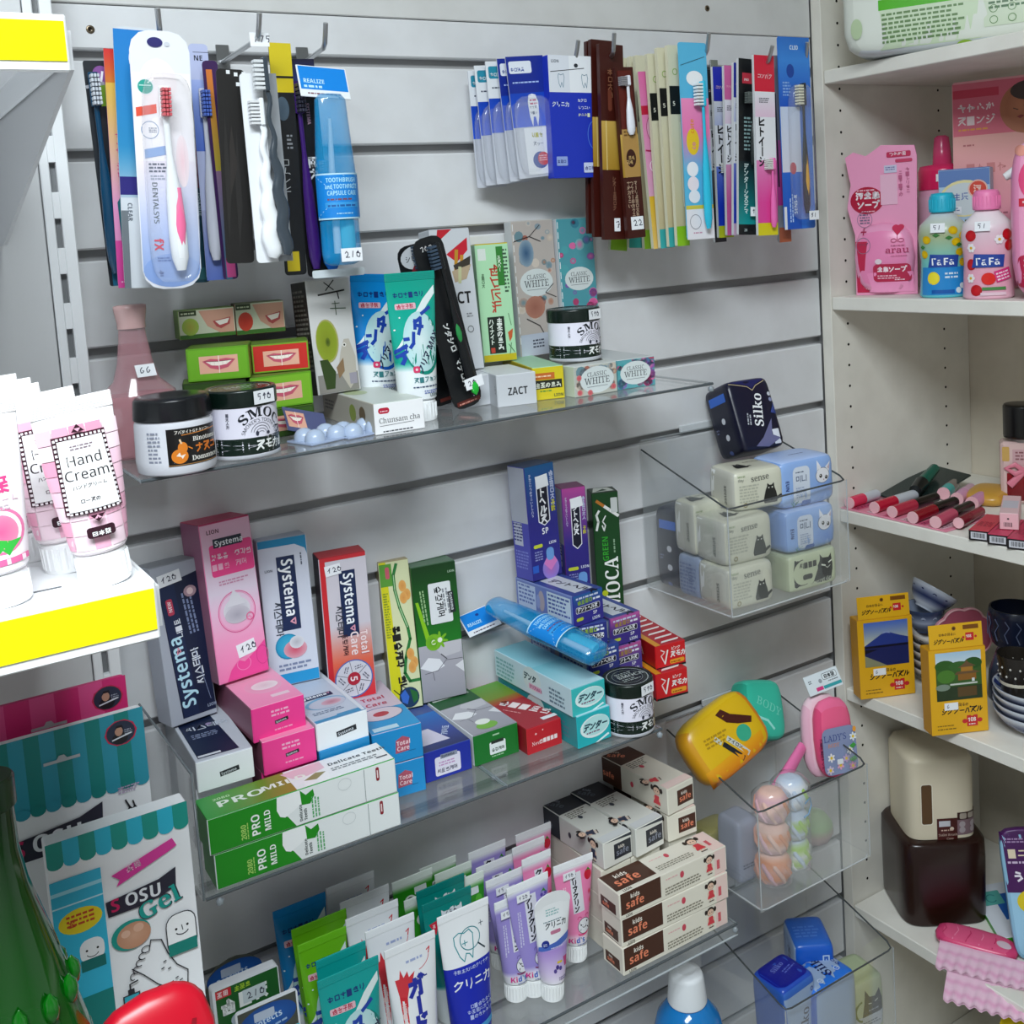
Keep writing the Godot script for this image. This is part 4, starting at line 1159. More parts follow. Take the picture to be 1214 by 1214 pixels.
	for q in [[Vector3(.6964, 1.4561, .0300), -.1339, .0268, .2468, "86bc20"], [Vector3(.7145, 1.4579, .0450), -.0689, .0248, .2431, "3aa8a0"], [Vector3(.7231, 1.4559, .0600), -.0041, .0157, .2440, "86bc20"], [Vector3(.7194, 1.4567, .0900), .0496, .0272, .2188, "e4b83a"], [Vector3(.7192, 1.4565, .1000), .0258, .0209, .2387, "3aa8a8"], [Vector3(.7196, 1.4577, .1150), .0165, .0188, .2421, "3aa8a8"], [Vector3(.7204, 1.4583, .1300), .0031, .0195, .2420, "86bc20"]]:
		var foot: String = q[4]
		var pink := n == 3
		hang("brush_pack", labs[n], cat, g3, q[0], q[1], q[2], q[3], {"col": "d8d4b8", "th": .005, "r": .0015, "art": func(p: Pt) -> void:
			var h := p.h
			if pink:
				p.grad(0, h * .3, p.w, h * .7, "d7a4c0", "dc6ca4"); p.rect(0, h * .76, p.w, h * .05, "b8203c"); p.ell(p.w * .5, h * .68, 8, 15, "d8a8be"); p.ring(p.w * .5, h * .68, 8, 15, 1, "9a4468"); p.line([2, h * .56, p.w - 3, h * .545], 2, "a82456"); p.ell(p.w * .62, h * .42, 3, 4, "3a3038"); p.ring(p.w * .5, h * .47, 8, 8, 1.2, "f2e6ee")
				p.grad(0, 0, p.w, h * .3, "e4c070", "d8b030")
			else:
				p.grad(0, h * .06, p.w, h * .6, "c2b48c", "d2cfb4"); p.rect(0, h * .66, p.w, h * .14, "17191a"); p.jp("5", 4, h * .70, 7, "d8d8c8", .18); p.rect(0, 0, p.w, h * .1, foot); p.line([p.w * .7, h * .2, p.w * .7, h * .62], 1.1, "f0eedc"); p.ring(p.w * .5, h * .87, 4, 4, 1, "8fae5a")
		})
		n += 1
	hang("brush_pack", "sky blue and pink brush pack with turquoise brush and drawn white blobs", cat, g3, Vector3(.7349, 1.4655, .1480), -.0015, .0437, .2356, {"col": "58b4dc", "th": .0014, "r": .003, "art": func(p: Pt) -> void:
		var h := p.h
		p.grad(0, h * .55, p.w, h * .17, "e878b0", "ee8cbc"); p.grad(0, h * .35, p.w, h * .2, "60b8dc", "e878b0"); p.ell(p.w * .36, h * .5, 10, 16, "e6c02a"); p.at(p.w * .42, h * .54, 90); p.txt("cute", 0, 0, 6, "e08a28", 1); p.at(p.w * .45, h * .46, 90); p.txt("co", 0, 0, 6, "d47a9c", 1); p.at(0, 0)
		p.rect(0, 0, p.w, h * .16, "e6e4ea"); p.rect(0, h * .155, p.w, h * .02, "cfc24a"); p.line([2, h * .885, p.w - 4, h * .93], .6, "24343c")
		p.ell(p.w * .52, h * .82, 13, 9, "f2f2f4"); p.ell(p.w * .3, h * .36, 9, 9, "eeeef2"); p.ell(p.w * .3, h * .285, 9, 9, "eee2e8"); p.ell(p.w * .32, h * .22, 9, 8, "e6e8ee"); p.ring(p.w * .32, h * .09, 9, 9, .7, "7a7a84"); p.fine(10, h * .03, 14, 1, 3, "c48aa4")
	,
		"brush": [{"x": .007, "y0": .012, "y1": .19, "hw": .005, "hc": "2cb4d4", "bd": -1, "bc": "e8eef0", "z": .007}]})
	# blue, pink, black and red packs
	n = 0
	var kana := func(p: Pt, body: String, top: String, foot: String, ln: String) -> void:
		var h := p.h
		p.rect(0, h * .8, p.w, h * .2, top); p.grad(0, h * .18, p.w, h * .62, body, "e6e8ee"); p.grad(0, h * .42, p.w, h * .24, "e6e8ee", "e6e8ee"); p.rect(0, 0, p.w, h * .07, foot); p.grad(0, h * .07, p.w, h * .12, body, body)
		p.jp(ln, p.w * .12, h * .605, minf(p.w * .55, 13), "1d1f24", .17, true); p.fine(p.w * .2, h * .76, p.w * .5, 3, 2.4, "3c404a"); p.jp("コンパク", p.w * .15, h * .87, p.w * .19, "f2c8d0", .13)
	for q in [[Vector3(.8510, 1.4567, .0550), .0129, .0204, .2284, "24272e", "1c1e24", "2c3036", "black narrow brush pack left of the royal blue one on the dark peg"], [Vector3(.8475, 1.4627, .0700), -.0103, .0266, .2239, "1c3cc0", "2a33b0", "b8c41e", "royal blue topped brush pack with black lettering on white"], [Vector3(.8441, 1.4653, .0850), -.0347, .0179, .2208, "c45a98", "d46aa4", "c45a98", "magenta narrow brush pack between the two royal blue ones"], [Vector3(.8440, 1.4649, .0970), -.0611, .0179, .2229, "2a3cb4", "26309c", "c9a8c4", "royal blue narrow brush pack just left of the black and teal one"], [Vector3(.8494, 1.4649, .1080), -.0587, .0316, .2266, "0f8a8c", "17191d", "17191d", "black and teal brush pack with white vertical lettering"], [Vector3(.8725, 1.4626, .1220), -.0229, .0354, .2311, "e0489a", "d4203c", "d8cc1e", "red topped pink and white brush pack nearest on the dark peg"]]:
		var dark := n == 4
		var row: Array = q
		var od := {"col": "d8dade", "th": .004, "r": .0015, "art": func(p: Pt) -> void:
			if dark:
				var h := p.h
				p.rect(0, 0, p.w, h, "15181b"); p.grad(0, h * .06, p.w, h * .36, "0f9494", "15282c"); p.jp("デンターシステマ", p.w * .3, h * .37, 8.4, "dff0ee", .14, true); p.fine(p.w * .3, h * .66, p.w * .45, 9, 5, "8aa8a8"); p.rect(p.w * .2, h * .86, p.w * .7, h * .06, "c43a4a"); p.txt("PRO", p.w * .3, h * .875, 3, "f0e4e4"); p.txt("2X", p.w * .3, h * .02, 3.4, "b8c4c4")
			else:
				kana.call(p, row[4], row[5], row[6], "ヒトイーシ")
		,
			"brush": [{"x": .004, "y0": .012, "y1": .10, "hw": .0045, "hc": "2247c4", "z": .006}] if n == 1 else ([{"x": .004, "y0": .09, "y1": .185, "hw": .004, "hc": "22282a", "bc": "6a7270", "z": .006}] if n == 4 else ([{"x": .006, "y0": .01, "y1": .1, "hw": .0042, "hc": "e86ab0", "z": .005}] if n == 5 else []))}
		if n == 1: od["price"] = [.004, .026, .017, .014, "", .012]
		if n == 4: od["price"] = [.008, .03, .017, .012, "9", .006]
		hang("brush_pack", q[7], cat, g3, q[0], q[1], q[2], q[3], od)
		n += 1
	hang("brush_pack", "magenta and brown brush pack peeking out behind the largest blue one", cat, g3, Vector3(.9259, 1.4509, .1000), .0063, .0221, .2474, {"col": "8a8c92", "th": .004, "art": func(p: Pt) -> void:
		p.grad(0, p.h * .2, p.w, p.h * .35, "c43a8c", "c86aa8"); p.rect(0, 0, p.w, p.h * .08, "a85a3c"); p.rect(2, p.h * .3, 3, p.h * .5, "2c3036")
	})
	hang("brush_pack", "largest blue brush pack with black and amber brush, at far right of the wall", cat, g3, Vector3(.9374, 1.4676, .1180), -.0016, .0579, .2521, {"col": "2a6fd0", "th": .0014, "r": .004, "art": func(p: Pt) -> void:
		var h := p.h
		p.grad(0, h * .88, p.w, h * .12, "3a86dc", "2a6cc4"); p.ctxt("CLIO", p.w * .5, h * .935, 5.4, "e2ecf4", 1, .9); p.grad(0, h * .3, p.w * .62, h * .36, "d8d8e4", "c8d4ec"); p.grad(0, h * .64, p.w, h * .24, "1d55c0", "3a86dc"); p.grad(0, 0, p.w * .55, h * .3, "1b54b8", "2c68cc"); p.rect(0, 0, 5, h * .12, "e4e6ea")
		p.ell(p.w * .34, h * .32, 6, 8, "c2545a", 16); p.ell(p.w * .36, h * .825, 7, 9, "16449c"); p.fine(6, h * .76, 14, 5, 4, "8fb4ea"); p.at(p.w * .42, h * .08, 90); p.txt("SENS-R", 0, 0, 5.4, "e2ecf8", 1); p.at(p.w * .22, h * .03, 90); p.fine(2, 0, 40, 2, 4, "b8d0f4"); p.at(0, 0)
	,
		"brush": [{"x": .006, "y0": .02, "y1": .192, "hw": .0046, "hc": "17181a", "gc": "d8a02a", "bd": -1, "bc": "e8e4cc", "hd": "24262a", "z": .008}], "bag": [.002, .012, .04, .178, .014], "price": [.011, .017, .018, .012, "81", .015]})

func capsule(t: Node3D, x: float, y0: float, L: float) -> void:
	var q := P()
	q.lathe(Vector3(x, y0, .012), [[.012, .0], [.0195, .003], [.021, .012], [.021, L * .47]], Color.WHITE, 28, 1.0, .62)
	part("case_base", q, M.blue_plastic, t)
	var c := P()
	c.lathe(Vector3(x, y0 + L * .47, .012), [[.0218, .0], [.0218, L * .06], [.0205, L * .14], [.0175, L * .4], [.0165, L * .5], [.012, L * .53], [.004, L * .535]], Color.WHITE, 28, 1.0, .62)
	part("case_lid", c, M.blue_plastic, t)
	var s := P()
	s.mx = 3.0
	s.mp = func(px: float, py: float, off: float) -> Array:
		var a := px / .0222
		var n := Vector3(sin(a), 0, cos(a))
		return [Vector3(x + sin(a) * .0224, y0 + py, .012 + cos(a) * .0144) + n * off, n]
	var yb := L * 270.0
	s.rect(-34, yb, 68, 46, "bfe4f4"); s.rect(-34, yb + 1.5, 68, 43, "1583d8")
	s.ctxt("TOOTHBRUSH", 0, yb + 37, 4.4, "a8e0f6", 1, .86); s.ctxt("and TOOTHPASTE", 0, yb + 30.5, 4.4, "a8e0f6", 1, .74); s.ctxt("CAPSULE CASE", 0, yb + 24, 4.4, "a8e0f6", 1, .8)
	s.fine(-17, yb + 19, 34, 1, 3.4, "7a4a5c"); s.rect(-20, yb + 11.5, 40, 5.5, "3a9ae0"); s.fine(-17, yb + 12.5, 34, 1, 4, "1c5a9c"); s.fine(-8, yb + 5, 18, 1, 2.4, "9ad0f0")
	part("paper_sleeve", s, M.card, t)
	var b := P()
	b.tube([Vector3(x - .004, y0 + .012, .012), Vector3(x - .004, y0 + L * .5, .012), Vector3(x - .002, y0 + L * .86, .012)], [.0042, .0038, .002], Color("e4eef2"), 8)
	part("brush_handle", b, M.gloss, t)
	var tb := P()
	tb.lathe(Vector3(x + .008, y0 + .012, .012), [[.006, .0], [.008, .002], [.008, .03], [.002, .055]], Color("74dcee"), 16, 1.0, .7)
	part("mini_tube", tb, M.gloss, t)
func smile(p: Pt, x: float, y: float, w: float, h: float) -> void:
	p.rect(x, y, w, h, "e0a890")
	p.poly([x + w * .08, y + h * .72, x + w * .3, y + h * .84, x + w * .5, y + h * .78, x + w * .7, y + h * .84, x + w * .94, y + h * .74, x + w * .74, y + h * .3, x + w * .5, y + h * .18, x + w * .28, y + h * .3], "c2566a")
	p.poly([x + w * .16, y + h * .7, x + w * .5, y + h * .66, x + w * .86, y + h * .71, x + w * .7, y + h * .48, x + w * .5, y + h * .42, x + w * .32, y + h * .46], "f2e8dc")
	p.line([x + w * .14, y + h * .7, x + w * .5, y + h * .665, x + w * .88, y + h * .71], h * .03, "5a2630")
	for i in 5: p.line([x + w * (.28 + .11 * i), y + h * .67, x + w * (.29 + .105 * i), y + h * .47], .25, "c9b4a4")
	p.rect(x + w * .5, y, .7, h, "f4e4dc")

func top_shelf() -> void:
	var y := 1.2967
	# clear spray refill bottle with pink liquid
	var t := thing("spray_bottle", "clear bottle of pink liquid with long neck behind the black lidded jar", "bottle", Vector3(.0676, 1.3463, .0750) * Vector3(1, 0, 1) + Vector3(0, y, 0))
	var b := P()
	b.lathe(Vector3.ZERO, [[.034, .0], [.038, .003], [.039, .05], [.036, .062], [.022, .075], [.017, .092], [.0135, .115], [.0125, .125]], Color.WHITE, 32, 1.0, .62)
	part("bottle_shell", b, M.pink_plastic, t)
	b = P()
	b.lathe(Vector3.ZERO, [[.033, .002], [.0365, .005], [.037, .05], [.034, .061]], Color("c08a90"), 32, 1.0, .6)
	part("pink_liquid", b, mat(.15), t)
	b = P()
	b.lathe(Vector3(0, .125, 0), [[.0135, .0], [.0135, .006], [.0155, .018], [.0155, .022], [.012, .023]], Color("c9a4a2"), 24, 1.0, .8)
	part("bottle_cap", b, M.gloss, t)
	b = P()
	b.S = Vector3(.034, .03, .001)
	b.mx = 4.0
	b.mp = func(px: float, py: float, off: float) -> Array:
		var a := px / .034
		return [Vector3(sin(a) * .0392, py, cos(a) * .0245 + off), Vector3(sin(a), 0, cos(a))]
	b.rect(4, 18, 30, 24, "d9d3e0"); b.rect(8, 18.2, 26, 6, "c22a5c"); b.jp("キレイニ", 10, 27, 6, "2a2a3a", .14); b.fine(16, 37, 14, 1, 3, "3a3a4a"); b.fine(12, 20, 16, 1, 3, "e8a8c0")
	part("bottle_label", b, M.paper, t)
	sticker(t, Vector3(.006, .084, .0145), .019, .013, Vector3(-.5, .1, 0), "66")
	# black lidded jar
	t = thing("jar", "white jar with black lid and a black label with an orange gourd", "jar", Vector3(.0733, 1.2967, .1752))
	b = P()
	b.lathe(Vector3.ZERO, [[.031, .0], [.0345, .002], [.0355, .012], [.0345, .044], [.033, .048]], Color("dfe0e8"), 40)
	b.mx = 3.0
	b.mp = func(px: float, py: float, off: float) -> Array:
		var a := px / .035
		return [Vector3(sin(a), 0, cos(a)) * (.0354 + off) + Vector3(0, py, 0), Vector3(sin(a), 0, cos(a))]
	b.rect(-16, 9, 52, 33, "1c1a1a"); b.fine(-34, 38, 12, 8, 3.6, "8a8fa0"); b.jp("アパタイトGPキンコー", -9, 37, 3.2, "dcd6cc", .13); b.line([-3, 36, 34, 38], .8, "c47a3a")
	b.ell(-6, 17.5, 7.2, 6.5, "e0802a", 18); b.ell(-3, 25, 4.2, 5, "e0802a", 16); b.line([-4, 29, -5, 32], 1.6, "e8c8a0"); b.poly([-9, 18, -6, 21, -5, 18, -1, 19, -4, 15, -5, 17], "f4e8d8"); b.line([2, 25, 5, 23], 1, "e0802a")
	b.txt("Binotomo", 6, 29.5, 4.0, "e8e4dc", 2); b.jp("ナスコ", 8, 19, 8.5, "d2722a", .17); b.txt("Dommnce Jel", 4, 12.5, 4.2, "e8e4dc", 2); b.rect(-16, 9.6, 52, .6, "a87a4a")
	part("jar_body", b, M.gloss, t)
	b = P()
	b.lathe(Vector3(0, .0485, 0), [[.0345, .0], [.035, .001], [.0335, .017], [.031, .0195], [.02, .02]], Color("15171b"), 40)
	part("jar_lid", b, M.gloss, t)
	tin("black and white powder tin on the top acrylic shelf beside the black lidded jar", Vector3(.1425, 1.2967, .1566), .0335, .0655, .12, "590")
	# smile-strip cartons
	var g := "small whitening strip cartons with smiles"
	var sm := func(base: String, frame: String) -> Callable:
		return func(p: Pt, q: Pt) -> void:
			p.face("f"); q.face("f")
			q.rect(.6, .6, q.w - 1.2, q.h - 1.2, base); q.rect(2, 2, q.w - 4, q.h - 4, frame); smile(q, q.w * .2, q.h * .22, q.w * .62, q.h * .52)
			p.face("t"); p.rect(1, 1, p.w - 2, p.h - 2, "5d7c2c")
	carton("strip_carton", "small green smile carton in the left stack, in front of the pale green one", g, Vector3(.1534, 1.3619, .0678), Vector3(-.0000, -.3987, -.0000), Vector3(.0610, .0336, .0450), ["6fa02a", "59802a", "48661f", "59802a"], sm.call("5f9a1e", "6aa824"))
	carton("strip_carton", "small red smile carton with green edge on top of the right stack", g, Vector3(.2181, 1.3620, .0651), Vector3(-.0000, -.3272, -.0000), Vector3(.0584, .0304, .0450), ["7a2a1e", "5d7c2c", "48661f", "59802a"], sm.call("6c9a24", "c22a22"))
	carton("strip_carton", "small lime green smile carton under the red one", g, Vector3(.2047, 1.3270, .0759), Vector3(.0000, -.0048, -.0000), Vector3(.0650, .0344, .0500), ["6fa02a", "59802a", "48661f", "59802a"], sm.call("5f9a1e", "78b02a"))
	var wq := [Vector3(.2047, 1.3270, .0759), Vector3(.0000, -.0048, -.0000), Vector3(.0650, .0344, .0500)]
	var lo: Vector3 = wq[0]
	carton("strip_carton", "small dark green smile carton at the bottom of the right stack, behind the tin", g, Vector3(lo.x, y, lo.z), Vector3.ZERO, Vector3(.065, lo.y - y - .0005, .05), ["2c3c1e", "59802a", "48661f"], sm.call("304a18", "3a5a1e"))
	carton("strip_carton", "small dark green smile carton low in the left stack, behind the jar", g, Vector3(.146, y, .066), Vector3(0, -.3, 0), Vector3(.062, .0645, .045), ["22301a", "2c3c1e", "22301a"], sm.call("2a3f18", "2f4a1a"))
	var face := func(q: Pt, a: String, fruit: String) -> void:
		q.rect(.4, .4, q.w - .8, q.h - .8, "c9cdb4"); q.rect(.4, .4, q.w - .8, q.h * .14, "3c6a24"); q.ell(q.w * .2, q.h * .42, q.w * .15, q.h * .3, fruit, 18, a); q.poly([q.w * .36, q.h * .95, q.w * .98, q.h * .95, q.w * .98, q.h * .14, q.w * .72, q.h * .14, q.w * .5, q.h * .4], "cf9a84"); q.poly([q.w * .6, q.h * .56, q.w * .92, q.h * .66, q.w * .9, q.h * .42, q.w * .74, q.h * .28, q.w * .66, q.h * .36], "b24a4a"); q.poly([q.w * .64, q.h * .55, q.w * .9, q.h * .62, q.w * .86, q.h * .46, q.w * .72, q.h * .4], "efe4da"); q.rect(q.w * .02, q.h * .8, q.w * .3, q.h * .18, "31401f"); q.fine(q.w * .05, q.h * .86, q.w * .24, 1, 3, "c9cfae")
	carton("strip_carton", "small carton with half a smiling face and green fruit, left at the back", g, Vector3(.1543, 1.4015, .0220), Vector3(.0000, -.1062, -.0000), Vector3(.0576, .0300, .0300), ["8fae5a", "6b8a3a", "5d7c2c"], func(p: Pt, q: Pt) -> void: face.call(q.face("f"), "9ab84a", "a8a040"))
	carton("strip_carton", "small carton with half a smiling face and red fruit, right at the back", g, Vector3(.2128, 1.3998, .0220), Vector3(.0000, -.1895, -.0000), Vector3(.0519, .0334, .0300), ["a8503a", "5d6a3a", "5d4a2c"], func(p: Pt, q: Pt) -> void: face.call(q.face("f"), "c8402a", "c2301f"))
	# lime toothpaste cartons
	var g2 := "white toothpaste cartons with a cut lime"
	carton("paste_carton", "white tall carton with brush lettering, cut lime and bird, left of the blue tube", g2, Vector3(.2774, 1.3287, .0544), Vector3(-.0716, .1038, .0000), Vector3(.0524, .1231, .0350), ["cfcdcb", "d8d8d6", "2c2a28", "c4c2c0"], func(p: Pt, q: Pt) -> void:
		p.face("f")
		var h := p.h
		p.line([p.w * .42, h * .97, p.w * .62, h * .9], 1.2, "26221f"); p.line([p.w * .64, h * .985, p.w * .44, h * .9], 1.2, "26221f"); p.line([p.w * .26, h * .865, p.w * .86, h * .89], 1.8, "26221f"); p.line([p.w * .7, h * .88, p.w * .72, h * .82], 1.4, "26221f"); p.line([p.w * .62, h * .8, p.w * .62, h * .68], 1.0, "4a5a44"); p.line([p.w * .5, h * .74, p.w * .85, h * .73], 1.0, "4a5a44"); p.line([p.w * .55, h * .78, p.w * .72, h * .78], .8, "4a5a44")
		p.rect(2, 1, p.w - 4, h * .16, "8a8680"); p.ell(p.w * .34, h * .46, p.w * .26, h * .19, "a4a25c", 24); p.ell(p.w * .33, h * .46, p.w * .235, h * .175, "7f8a26", 24, "8a9a2c"); p.ell(p.w * .35, h * .45, 3, 5, "3f4a1a", 14, "6a7a22")
		p.poly([p.w * .12, h * .3, p.w * .3, h * .3, p.w * .46, h * .18, p.w * .4, h * .04, p.w * .2, h * .04], "34461f"); p.poly([p.w * .52, h * .2, p.w * .62, h * .36, p.w * .72, h * .46, p.w * .84, h * .46, p.w * .95, h * .3, p.w * .92, h * .1, p.w * .75, h * .02], "b8b0a4"); p.ell(p.w * .72, h * .41, 2.2, 2.2, "e8e4dc"); p.ell(p.w * .72, h * .41, 1.2, 1.2, "2a2622"); p.poly([p.w * .48, h * .22, p.w * .66, h * .3, p.w * .66, h * .18, p.w * .52, h * .12], "8a6e52")
		p.rect(p.w * .76, h * .06, 9, 12, "9a94a0")
		p.face("l"); p.fine(3, p.h * .9, p.w - 6, 18, 5, "6a6660")
		q.face("t")
	, "t")
	carton("paste_carton", "white carton lying with its small red emblem and name facing out, below the two tubes", g2, Vector3(.3031, 1.2965, .0968), Vector3(.0000, -.0641, -.0000), Vector3(.0540, .0317, .1600), ["f2f2f4", "c4cac2", "b4b0a4", "d0d0d0"], func(p: Pt, q: Pt) -> void:
		q.face("f"); q.rr(4, q.h * .66, 12, 6, 2.8, "b8203c"); q.fine(6, q.h * .72, 8, 1, 2, "f0d4da"); q.txt("Chunsam cha", 4, q.h * .36, 5.0, "3c3c40", 3); q.line([5, q.h * .27, 42, q.h * .3], .5, "6a6a70"); q.fine(8, 2, q.w - 16, 1, 2.6, "4a4a50")
		p.face("t"); p.ell(p.w * .3, p.h * .6, 12, 18, "a8b48c"); p.face("l"); p.ell(p.w * .6, p.h * .5, 10, 9, "8a9a4a"); p.ell(p.w * .78, p.h * .55, 9, 8, "6a5a44"); p.fine(8, 20, 30, 3, 4, "6a6a66")
	)
	# the pair of upright tubes
	var dent := func(a: String, b2: String) -> Callable:
		return func(p: Pt) -> void: dentor(p, a, b2, true)
	paste_tube("bright blue toothpaste tube with katakana on a slant, left of the green one", "toothpaste tubes on the top shelf", Vector3(.3349, 1.2967, .0377), -.0902, .1565, .0648, {"cap": "eef1f3", "bands": [[.0, "e6ebee"], [.24, "e4ebee"], [.32, "1a78c8"], [.6, "1c8ad8"], [1.0, "1487d2"]], "crimp": "1a86cc", "art": dent.call("1787d2", "1a5ab8")})
	paste_tube("green toothpaste tube with blue katakana on a slant, standing on its white cap", "toothpaste tubes on the top shelf", Vector3(.3443, 1.2967, .1264), -.0092, .1581, .0592, {"cap": "eef1f3", "bands": [[.0, "e6ebee"], [.24, "e4ebee"], [.32, "17a08a"], [.6, "18a894"], [1.0, "129a86"]], "crimp": "149484", "art": dent.call("129a86", "0f8a78")})
	# clear sample blisters
	for i in 2:
		var s := thing("sample_blister", "clear blister with pale domes and a smile card, beside the front powder tin" if i == 0 else "clear blister with pale domes, beside the lying carton with a red emblem", "blister", Vector3(.222 + i * .042, y, .15), Vector3(0, .25 - i * .1, 0), "clear sample blisters on the top shelf")
		var c := P()
		c.box(Vector3(0, .0012, 0), Vector3(.052, .002, .042), Color("9aa8c4"), .0008)
		part("blister_sheet", c, M.gloss, s)
		for k in 4:
			var d := P()
			d.lathe(Vector3(-.013 + .026 * (k % 2), .0022, -.009 + .018 * (k / 2)), [[.0105, .0], [.010, .005], [.0075, .009], [.004, .011], [.0006, .0117]], Color("a9b8d0"), 16)
			part("blister_dome", d, M.gloss, s)
		if i == 0:
			var d := P()
			d.S = Vector3(.05, .03, .0012)
			d.box(Vector3(0, .015, 0), d.S, Color("53587e"), .0003)
			smile(d.face("f"), 2, 5, 22, 20)
			var o := part("smile_card", d, M.card, s)
			o.position = Vector3(.0, .005, -.018); o.rotation = Vector3(-.7, .2, -.4)
	# charcoal brush packs leaning
	var g3 := "black brush packs leaning on the top shelf"
	for q in [[Vector3(.4073, 1.2911, .0750), .1608, .0421, .1945, "black brush pack with red and blue head print, behind the green tube"], [Vector3(.4130, 1.2932, .1150), .2013, .0374, .2010, "black brush pack with green spots leaning against the silver carton"]]:
		var fr: bool = q[4] != "black brush pack with red and blue head print, behind the green tube"
		var d := {"col": "131518", "th": .0016, "r": .012, "art": func(p: Pt) -> void:
			var h := p.h
			if fr:
				p.ell(p.w * .36, h * .93, 8, 7, "191b1e"); p.num("303", p.w * .2, h * .92, 7, "e4e4e4"); p.ell(p.w * .62, h * .9, 4, 5, "8a9a3a"); p.at(p.w * .28, h * .5, -84); p.jp("ンタシロ マテロス", 0, 0, 8.5, "e0e2e0", .16); p.at(0, 0); p.rect(p.w * .12, 4, p.w * .8, 5, "5a221c"); p.fine(p.w * .2, 5, p.w * .6, 1, 3, "c9887a")
			else:
				p.ell(p.w * .5, h * .92, p.w * .44, 13, "bfc2c6"); p.jp("シロ", p.w * .2, h * .9, 7, "3a3a3e", .13); p.poly([p.w * .1, h * .78, p.w * .5, h * .9, p.w * .9, h * .82, p.w * .8, h * .72, p.w * .2, h * .7], "8a2030"); p.poly([p.w * .3, h * .72, p.w * .6, h * .82, p.w * .8, h * .72], "1f6aa8"); p.at(p.w * .5, h * .45, -84); p.jp("シロマ", 0, 0, 8, "e0e2e0", .16); p.at(0, 0); p.rect(p.w * .3, 4, p.w * .6, 4, "6a2a22")
		,
			"brush": [{"x": .006, "y0": .012, "y1": .188, "hw": .0062, "hc": "17191c", "bd": -1, "bc": "3a4a5c", "z": .008}]}
		if fr: d["price"] = [.006, .028, .023, .0125, "20", .014]
		hang("brush_pack", q[4], "toothbrush", g3, q[0] * Vector3(1, 0, 1) + Vector3(0, y + .003, 0), q[1], q[2], q[3] + (q[0].y - y - .003), d)
		if fr:
			for k in [[.004, .085, .0035, .011, "2f8a4a"], [.006, .023, .006, .010, "22b83a"]]:
				var e := P()
				e.lathe(Vector3(k[0], k[1], .0125), [[.0003, -k[3]], [k[2] * .7, -k[3] * .6], [k[2], .0], [k[2] * .7, k[3] * .6], [.0003, k[3]]], Color(k[4]), 12, 1.0, .6)
				part("green_spot", e, M.gloss, get_child(-1))
	# tar-remover cartons
	var g4 := "silver grey tobacco toothpaste cartons"
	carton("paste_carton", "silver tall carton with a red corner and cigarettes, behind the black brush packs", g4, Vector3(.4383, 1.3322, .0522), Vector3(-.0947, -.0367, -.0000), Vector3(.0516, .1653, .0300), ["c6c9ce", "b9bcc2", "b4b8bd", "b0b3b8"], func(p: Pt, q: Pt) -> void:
		p.face("f")
		var h := p.h
		p.poly([p.w * .2, h * .995, p.w * .56, h * .995, p.w * .14, h * .9], "b8202e"); p.poly([p.w * .36, h * .82, p.w * .92, h * .93, p.w * .9, h * .84, p.w * .6, h * .76], "c02032")
		p.line([p.w * .62, h * .84, p.w * .55, h * .7], 4.4, "b8862a"); p.line([p.w * .74, h * .8, p.w * .68, h * .66], 4.4, "c08a30"); p.poly([p.w * .5, h * .74, p.w * .96, h * .8, p.w * .9, h * .7, p.w * .6, h * .66], "3a342c"); p.poly([p.w * .45, h * .7, p.w * .95, h * .74, p.w * .8, h * .64, p.w * .5, h * .62], "b09c80"); p.line([p.w * .66, h * .72, p.w * .62, h * .62], 4, "b9bb90")
		p.txt("ZACT", p.w * .12, h * .47, 13.5, "17181a", 1, .85); p.ring(p.w * .76, h * .285, 4, 4, .8, "4a4c50"); p.fine(p.w * .7, h * .39, 8, 2, 3, "7a7c80")
	, "t")
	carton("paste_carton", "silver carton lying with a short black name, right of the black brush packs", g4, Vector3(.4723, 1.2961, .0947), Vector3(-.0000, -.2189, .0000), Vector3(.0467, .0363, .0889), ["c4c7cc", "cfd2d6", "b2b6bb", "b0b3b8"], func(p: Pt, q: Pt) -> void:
		q.face("f"); q.ctxt("ZACT", q.w * .52, q.h * .35, 8.4, "26282c", 1, .85)
		p.face("l"); p.at(p.w - 6, p.h * .4, 90); p.fine(0, 0, 9, 1, 3, "6a6d72"); p.at(0, 0); p.ell(p.w * .35, p.h * .55, 9, 10, "a08a94", 18)
	)
	var zq := [Vector3(.4383, 1.3322, .0522), Vector3(-.0947, -.0367, -.0000), Vector3(.0516, .1653, .0300)]
	carton("paste_carton", "silver carton lying hidden under the tall silver carton", g4, Vector3(zq[0].x - .002, y, .056), Vector3.ZERO, Vector3(.048, zq[0].y - y - .0004, .1), ["c4c7cc", "cfd2d6", "b2b6bb"])
